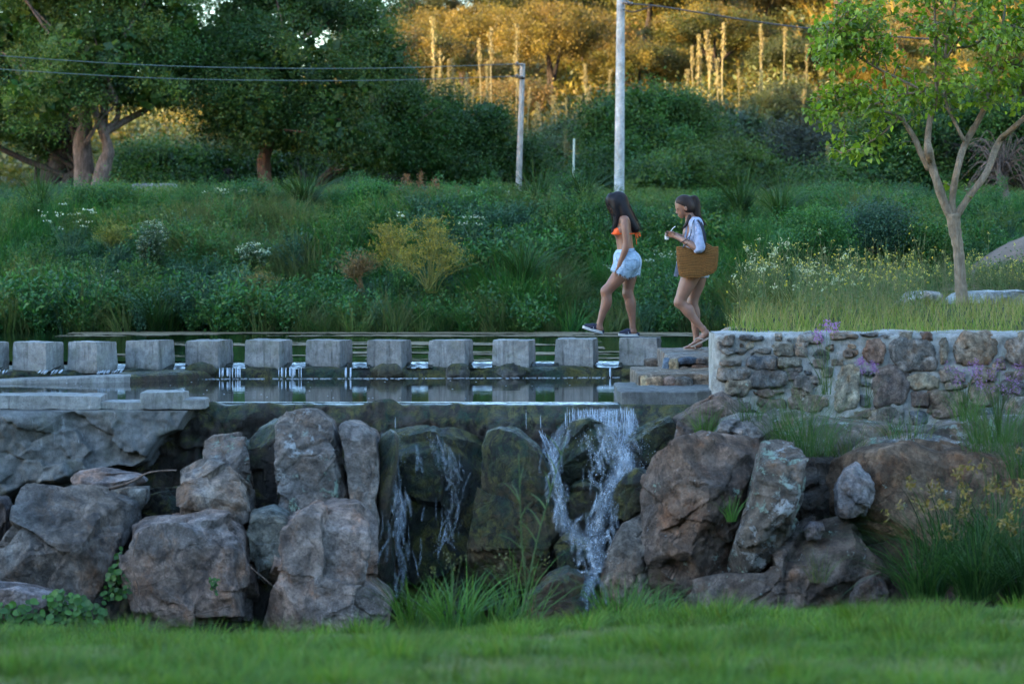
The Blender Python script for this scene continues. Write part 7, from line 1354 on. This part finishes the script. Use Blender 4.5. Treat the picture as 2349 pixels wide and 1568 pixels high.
f.ell(q2(956, 244), (.094, .074, .096), .02, hm2); f.ell(q2(949, 300), (.046, .054, .076), .03, roty(R(28))); f.ell(q2(941, 352), (.022, .026, .020), .02); f.ell(q2(912, 280), (.022, .045, .03), .025)
f.cone(q2(899, 284), q2(897, 320), .007, .0115, .010); f.ell(q2(903, 322), (.010, .017, .009), .008); f.ell(q2(917, 338), (.011, .022, .007), .007); f.ell(q2(923, 347), (.011, .020, .007), .007)
for o in (-.073, .073): f.ell(q2(972, 280, o), (.018, .012, .032), .008)
# arms: both hands at the cup
f.chain([q2(1060, 420, -.155), q2(1072, 510, -.225), q2(1074, 622, -.275), q2(990, 578, -.235), q2(900, 528, -.11)], [.053, .046, .041, .038, .026], .02)
f.chain([q2(1050, 420, .155), q2(1040, 510, .19), q2(1020, 600, .18), q2(960, 540, .11), q2(895, 512, .03)], [.053, .046, .041, .036, .026], .02)
hand(f, q2(895, 526, -.095), q2(825, 498, -.07)-q2(895, 526, -.095), (.12, .35, -1), .92, .42); hand(f, q2(898, 512, .03), (-1, -.1, .05), (0, .3, -1), .9, .5)
# legs: near leg bent and trailing, far leg straighter
f.chain([q2(1040, 800, -.09), q2(985, 920, -.09), q2(945, 1010, -.088), q2(918, 1080, -.085)], [.108, .09, .07, .055], .035); f.ell(q2(912, 1080, -.085), (.042, .043, .046), .04)
f.chain([q2(918, 1085, -.085), q2(985, 1150, -.085), q2(1050, 1235, -.085), q2(1118, 1308, -.088)], [.052, .058, .044, .031], .03); f.ell(q2(1000, 1148, -.085), (.048, .044, .06), .04)
f.chain([q2(1090, 800, .085), q2(1075, 920, .085), q2(1050, 1020, .085), q2(1035, 1090, .083)], [.105, .088, .068, .054], .035)
f.chain([q2(1035, 1090, .083), q2(1060, 1180, .083), q2(1062, 1290, .083), q2(1070, 1400, .083)], [.053, .055, .044, .031], .03)
f.chain([q2(1120, 1308, -.088), q2(1140, 1345, -.088)], [.031, .034], .02); f.chain([q2(1150, 1345, -.088), q2(1090, 1395, -.09), q2(1045, 1425, -.09), q2(1025, 1438, -.09)], [.034, .031, .022, .012], .02)
f.chain([q2(1070, 1400, .083), q2(1080, 1440, .083)], [.031, .034], .02); f.chain([q2(1098, 1450, .083), q2(1040, 1462, .083), q2(990, 1470, .082), q2(975, 1472, .082)], [.034, .028, .018, .010], .02)
for q in range(5): f.cone(q2(1040-q*2, 1428+q*2, -.115+q*.013), q2(1018-q*3, 1440+q*2, -.12+q*.014), .010, .008, .006); f.cone(q2(992, 1470, .058+q*.012), q2(972-q*3, 1474, .052+q*.014), .010, .008, .006)
body2 = sobj('body', f, M_SKIN2, w2, smooth_it=2)
# shirt, open, with rolled sleeves and loose tails
g = Field((-.30, -.40, .60), (.28, .34, 1.46), .0055)
for o in (-.06, .06): g.chain([q2(1058, 425, o), q2(1046, 510, o), q2(1046, 590, o), q2(1048, 680, o*1.15), q2(1050, 790, o*1.4), q2(1052, 830, o*1.5)], [.083, .09, .09, .098, .112, .112], .045)
for o in (-.075, .075): g.ell(q2(1085, 770, o), (.10, .10, .115), .05)
g.cone(q2(1055, 408, -.13), q2(1055, 408, .13), .062, .062, .05)
g.chain([q2(1062, 415, -.155), q2(1078, 510, -.225), q2(1080, 605, -.27)], [.064, .060, .060], .03); g.ell(q2(1074, 632, -.272), (.060, .058, .036), .02, roty(R(-25))); g.chain([q2(1050, 420, .155), q2(1045, 510, .19), q2(1030, 590, .185)], [.066, .06, .058], .03)
g.cone(q2(1015, 385, -.045), q2(990, 420, -.06), .014, .010, .02); g.cone(q2(1015, 375, .045), q2(990, 415, .05), .014, .010, .02); g.cone(q2(1040, 372, -.05), q2(1040, 372, .05), .022, .022, .03)
def cut2(x, y, zz):
    hem = q2(0, 855)[2]+.03*np.sin((x-.05)*14)-zz+.0*y; inner = -(d2(x, y, zz)); return np.maximum(hem, zz-q2(0, 352)[2])
def d2(x, y, zz): return x
g.carve(cut2)
V_, Q_ = g.surf(); wr = fbm(V_*np.array([9, 9, 5]), 3, 77)*.009+np.abs(fbm(V_*np.array([16, 16, 7]), 2, 78))*-.007; Nn = np.zeros_like(V_); fn = np.cross(V_[Q_[:, 1]]-V_[Q_[:, 0]], V_[Q_[:, 3]]-V_[Q_[:, 0]])
for k in range(4): np.add.at(Nn, Q_[:, k], fn)
Nn /= np.linalg.norm(Nn, axis=1)[:, None]+1e-9; sh2 = obj('shirt', mesh('shirt', V_+Nn*wr[:, None], [Q_]), M_SHIRT, w2)
def ribbon(name, P, w, th, mat, parent, side):
    P = spline(P, 24); mb = MB(); T = np.gradient(P, axis=0); T /= np.linalg.norm(T, axis=1)[:, None]; S = np.asarray(side, float); B = S-T*(T@S)[:, None]; B /= np.linalg.norm(B, axis=1)[:, None]; U = np.cross(T, B); rows = np.stack([P-B*w/2-U*th/2, P+B*w/2-U*th/2, P+B*w/2+U*th/2, P-B*w/2+U*th/2, P-B*w/2-U*th/2], 1); sheet(mb, rows); return obj(name, mb.mesh(name, sharp=40), mat, parent)
ribbon('shirt_tail', [q2(915, 690, -.10), q2(905, 760, -.12), q2(893, 820, -.125), q2(884, 862, -.12)], .05, .003, M_SHIRT, sh2, (1, .5, 0)); ribbon('shirt_tail', [q2(1120, 800, -.08), q2(1140, 840, -.1), q2(1168, 860, -.11)], .09, .004, M_DENIM2, sh2, (0, 1, .1))
ribbon('placket', [q2(985, 430, -.075), q2(965, 520, -.105), q2(955, 600, -.10), q2(950, 700, -.10)], .02, .004, M_SHIRT, sh2, (1, .3, 0))
g = Field((-.22, -.26, .66), (.24, .26, .98), .006)
for o in (-.075, .075): g.ell(q2(1080, 775, o), (.095, .095, .11), .05)
g.chain([q2(1042, 790, -.09), q2(1012, 850, -.09)], [.118, .11], .04); g.chain([q2(1090, 790, .085), q2(1088, 860, .085)], [.116, .112], .04); g.carve(lambda x, y, zz: q2(0, 872)[2]+.004*np.sin(x*170)+.003*np.sin(y*140)-zz+0*y); sobj('shorts', g, M_DENIM2, w2)
# hair: sleek cap and ponytail
g = Field((-.22, -.14, 1.05), (.28, .14, 1.74), .005)
g.ell(q2(966, 243), (.100, .080, .101), .02, hm2); g.ell(q2(947, 229), (.079, .070, .071), .02); g.ell(q2(1000, 270), (.07, .08, .08), .03); g.ell(q2(1024, 196), (.022, .022, .022), .01)
g.chain([q2(1026, 194), q2(1052, 190), q2(1070, 230), q2(1068, 300), q2(1075, 350), q2(1105, 395), q2(1130, 425)], [.02, .028, .036, .040, .036, .026, .008], .02)
g.carve(lambda x, y, zz: np.where((x < q2(955, 0)[0]) & (zz < q2(0, 264)[2]+(q2(955, 0)[0]-x)*.42), .02, -1)+0*y); 
g.chain([q2(1005, 350, -.05), q2(985, 400, -.07), q2(945, 450, -.09)], [.022, .018, .006], .02)
HC2 = [(0.030, 0.016, 0.012), (0.05, 0.026, 0.017), (0.018, 0.011, 0.010), (0.075, 0.036, 0.02)]
sobj('hair', g, M_HAIR, w2, cols=lambda V: np.tile(np.array([0.030, 0.017, 0.013]), (len(V), 1))*(1+.7*fbm(V*np.array([30, 60, 8]), 2, 5))[:, None])
strand_hair('hair_strands', [([q2(1030, 192), q2(1060, 190), q2(1078, 250), q2(1080, 330), q2(1110, 390), q2(1150, 430)], (.012, .025, .032, .032, .026, .02)), ([q2(1020, 240), q2(1010, 320), q2(1000, 380, -.05), q2(960, 440, -.08), q2(935, 455, -.09)], (.02, .025, .02, .015, .006))], w2, 1220, HC2, 70, .0026)
mb = MB()
tube(mb, [q2(1021, 200, -.022), q2(1021, 200, .022)], .026, 10); obj('hair_tie', mb.mesh('hair_tie'), M_EYE, w2); mb = MB()
for o in (-.038, .038): mb.add(D_*np.array([.010, .013, .007])+q2(906, 289, o), [Fq])
obj('eyes', mb.mesh('eyes'), M_EYE, w2); mb = MB()
for o in (-.036, .036): tube(mb, spline([q2(893, 272, o*.6), q2(903, 266, o), q2(922, 268, o*1.4)], 6), .004, 5)
obj('eyebrows', mb.mesh('eyebrows'), M_BROW, w2); mb = MB(); mb.add(D_*np.array([.010, .021, .005])+q2(914, 342), [Fq]); obj('lips', mb.mesh('lips'), M_LIP, w2)
# flip-flops
def flip(heel, toe, side, nm='sandal'):
    h = np.array(heel); t_ = np.array(toe); L = np.linalg.norm(t_-h); d = (t_-h)/L; s = np.array(side, float); s -= d*(s@d); s /= np.linalg.norm(s); u = np.cross(s, d); u = u if u[2] > 0 else -u; a = np.linspace(0, 2*np.pi, 36)[:-1]; x = np.cos(a)*.5+.5; wy = np.sign(np.sin(a))*np.abs(np.sin(a))**.75*.042*(.82+.3*x); V = np.concatenate([h+d*(x*L)[:, None]+s*wy[:, None]+u*zz for zz in (-.016, 0)]); k = np.arange(len(a)); n_ = len(a); mb = MB(); mb.add(V, [np.stack([k, (k+1) % n_, (k+1) % n_+n_, k+n_], 1), k[None, ::-1], (k+n_)[None]]); o = obj(nm, mb.mesh(nm, sharp=40), M_TAN, w2)
    tp = h+d*L*.84; mb = MB()
    for sg in (-1, 1): tube(mb, spline([tp, h+d*L*.66+s*sg*.02+u*.05, h+d*L*.45+s*sg*.043+u*.02, h+d*L*.38+s*sg*.042], 12), np.linspace(.005, .008, 12), 5)
    obj('strap', mb.mesh('strap'), M_TAN, o)
flip(q2(1188, 1368, -.09), q2(1012, 1456, -.093), (0, 1, 0)); flip(np.array([q2(1130, 0)[0], .083, .003]), np.array([q2(960, 0)[0], .082, .003]), (0, 1, 0))
# straw bag with dark shoulder straps, its own thing
bb = b2+q2(1070, 870, -.205); bag = empty('straw_bag', bb, 'woven brown straw bag hanging from the second woman\'s shoulder', 'bag')
nu, nv = 220, 150; u = np.linspace(-1, 1, nu); v = np.linspace(0, 1, nv)
tl, tm, tr_ = q2(884, 606, -.27), q2(1075, 648, -.27), q2(1242, 604, -.27); topx = np.array([884, 900, 960, 1010, 1075, 1110, 1130, 1165, 1195, 1242]); topz = np.array([612, 604, 605, 628, 655, 640, 566, 590, 608, 603])
bx = np.array([905, 925, 1000, 1075, 1150, 1200, 1228]); bz = np.array([845, 866, 874, 872, 852, 830, 800])
U, Vv = np.meshgrid(u, v, indexing='ij'); tx = 1063+U*179; tz = np.interp(tx, topx, topz); tz = np.apply_along_axis(lambda a_: np.convolve(np.pad(a_, 6, 'edge'), np.ones(13)/13, 'valid'), 0, tz)
bxx = 1067+U*161; bzz = np.interp(bxx, bx, bz); sag = .0
X = tx*(1-Vv)+bxx*Vv+np.sin(np.pi*Vv)*U*6; Zp = 618*(1-Vv)+bzz*Vv+(tz-618)*(1-Vv)**2.2
dep = .062*np.sqrt(np.clip(1-np.abs(U)**3.2, 0, 1))*np.sqrt(np.clip(1-((Vv-.55)/.62)**4, 0.02, 1))
rows_ = 18.0; cols_ = 40.0
rowc = np.abs(np.sin(np.pi*Vv*rows_)); st_ = np.abs(np.sin(np.pi*((U+1)*.5*cols_+.5*np.floor(Vv*rows_))))
knot = .009*rowc**.7*(.45+.55*st_**.7)
hole = (rowc < .42)
Pf = np.zeros((nu, nv, 3))
for i in range(nu):
    px = (1340+X[i]/3.6474)*.97875; py = (430+Zp[i]/3.6474)*.97875; Pf[i, :, 0] = (px-CX)*D2/F; Pf[i, :, 2] = ZC-(py-YH)*D2/F+dz2
off0 = np.array([0, D2-.27, 0]); Pf[..., 1] = 0; front = Pf+np.array([0, D2-.205, 0]); front = front-bb; front[..., 1] = -dep-knot; back_ = front.copy(); back_[..., 1] = dep+knot
br = rng(5); tint = np.array([(0.36, 0.19, 0.06)])*(.55+.75*(rowc*(.4+.6*st_))[..., None])*(1+.25*fbm(np.stack([U*9, Vv*9, U*0], -1), 3, 4))[..., None]; tint = np.where((rowc < .3)[..., None], np.array([0.05, 0.028, 0.012]), np.array([0.205, 0.09, 0.023])*(1+.3*fbm(np.stack([U*30, Vv*14, U*0], -1), 3, 4))[..., None]); tint = np.where(((rowc >= .3) & (st_ < .25) & (rowc < .75))[..., None], np.array([0.07, 0.04, 0.016]), tint)
mb = MB(); C = tint.reshape(-1, 3); sheet(mb, front, C, flip=False); sheet(mb, back_, C, flip=True)
for e in (0, -1): sheet(mb, np.stack([front[e], back_[e]], 0), np.concatenate([tint[e], tint[e]]))
sheet(mb, np.stack([front[:, -1], back_[:, -1]], 0), np.concatenate([tint[:, -1]]*2))
obj('woven_body', mb.mesh('woven_body'), plain('straw', (0, 0, 0), .75, .2, attr=True), bag)
def q2b(x, y, o): return b2+q2(x, y, o)-bb
ribbon('strap', [q2b(935, 618, -.27), q2b(985, 560, -.255), q2b(1012, 480, -.24), q2b(1022, 410, -.225), q2b(1045, 372, -.17), q2b(1075, 385, -.2)], .022, .004, M_BLACKS, bag, (0, 1, .3)); ribbon('strap', [q2b(1045, 372, -.165), q2b(1078, 395, -.225), q2b(1108, 470, -.27), q2b(1122, 560, -.285), q2b(1118, 610, -.275)], .022, .004, M_BLACKS, bag, (1, .2, .3)); ribbon('strap', [q2b(1050, 374, -.15), q2b(1092, 400, -.2), q2b(1118, 480, -.255), q2b(1132, 560, -.27)], .020, .004, M_BLACKS, bag, (1, .2, .3)); ribbon('strap', [q2b(1008, 440, -.24), q2b(995, 520, -.27), q2b(930, 570, -.22), q2b(915, 605, -.2)], .016, .004, M_BLACKS, bag, (0, 1, .3))
# cup with straw
cb = b2+q2(812, 548, -.035); cup = empty('drink_cup', cb, 'small white cup with bent straw in the second woman\'s hands', 'cup')
mb = MB(); tube(mb, np.array([(0, 0, 0), (0, 0, .03), (.006, 0, .075)])+0, np.array([.022, .025, .028]), 18); obj('cup_body', mb.mesh('cup_body', sharp=40), M_WHITER, cup); mb = MB(); tube(mb, spline([(.006, 0, .02), (.045, 0, .095), (.068, 0, .125), (.094, 0, .145)], 12), .0042, 7); obj('straw', mb.mesh('straw'), plain('white_straw', (0.75, 0.76, 0.76), .4), cup)
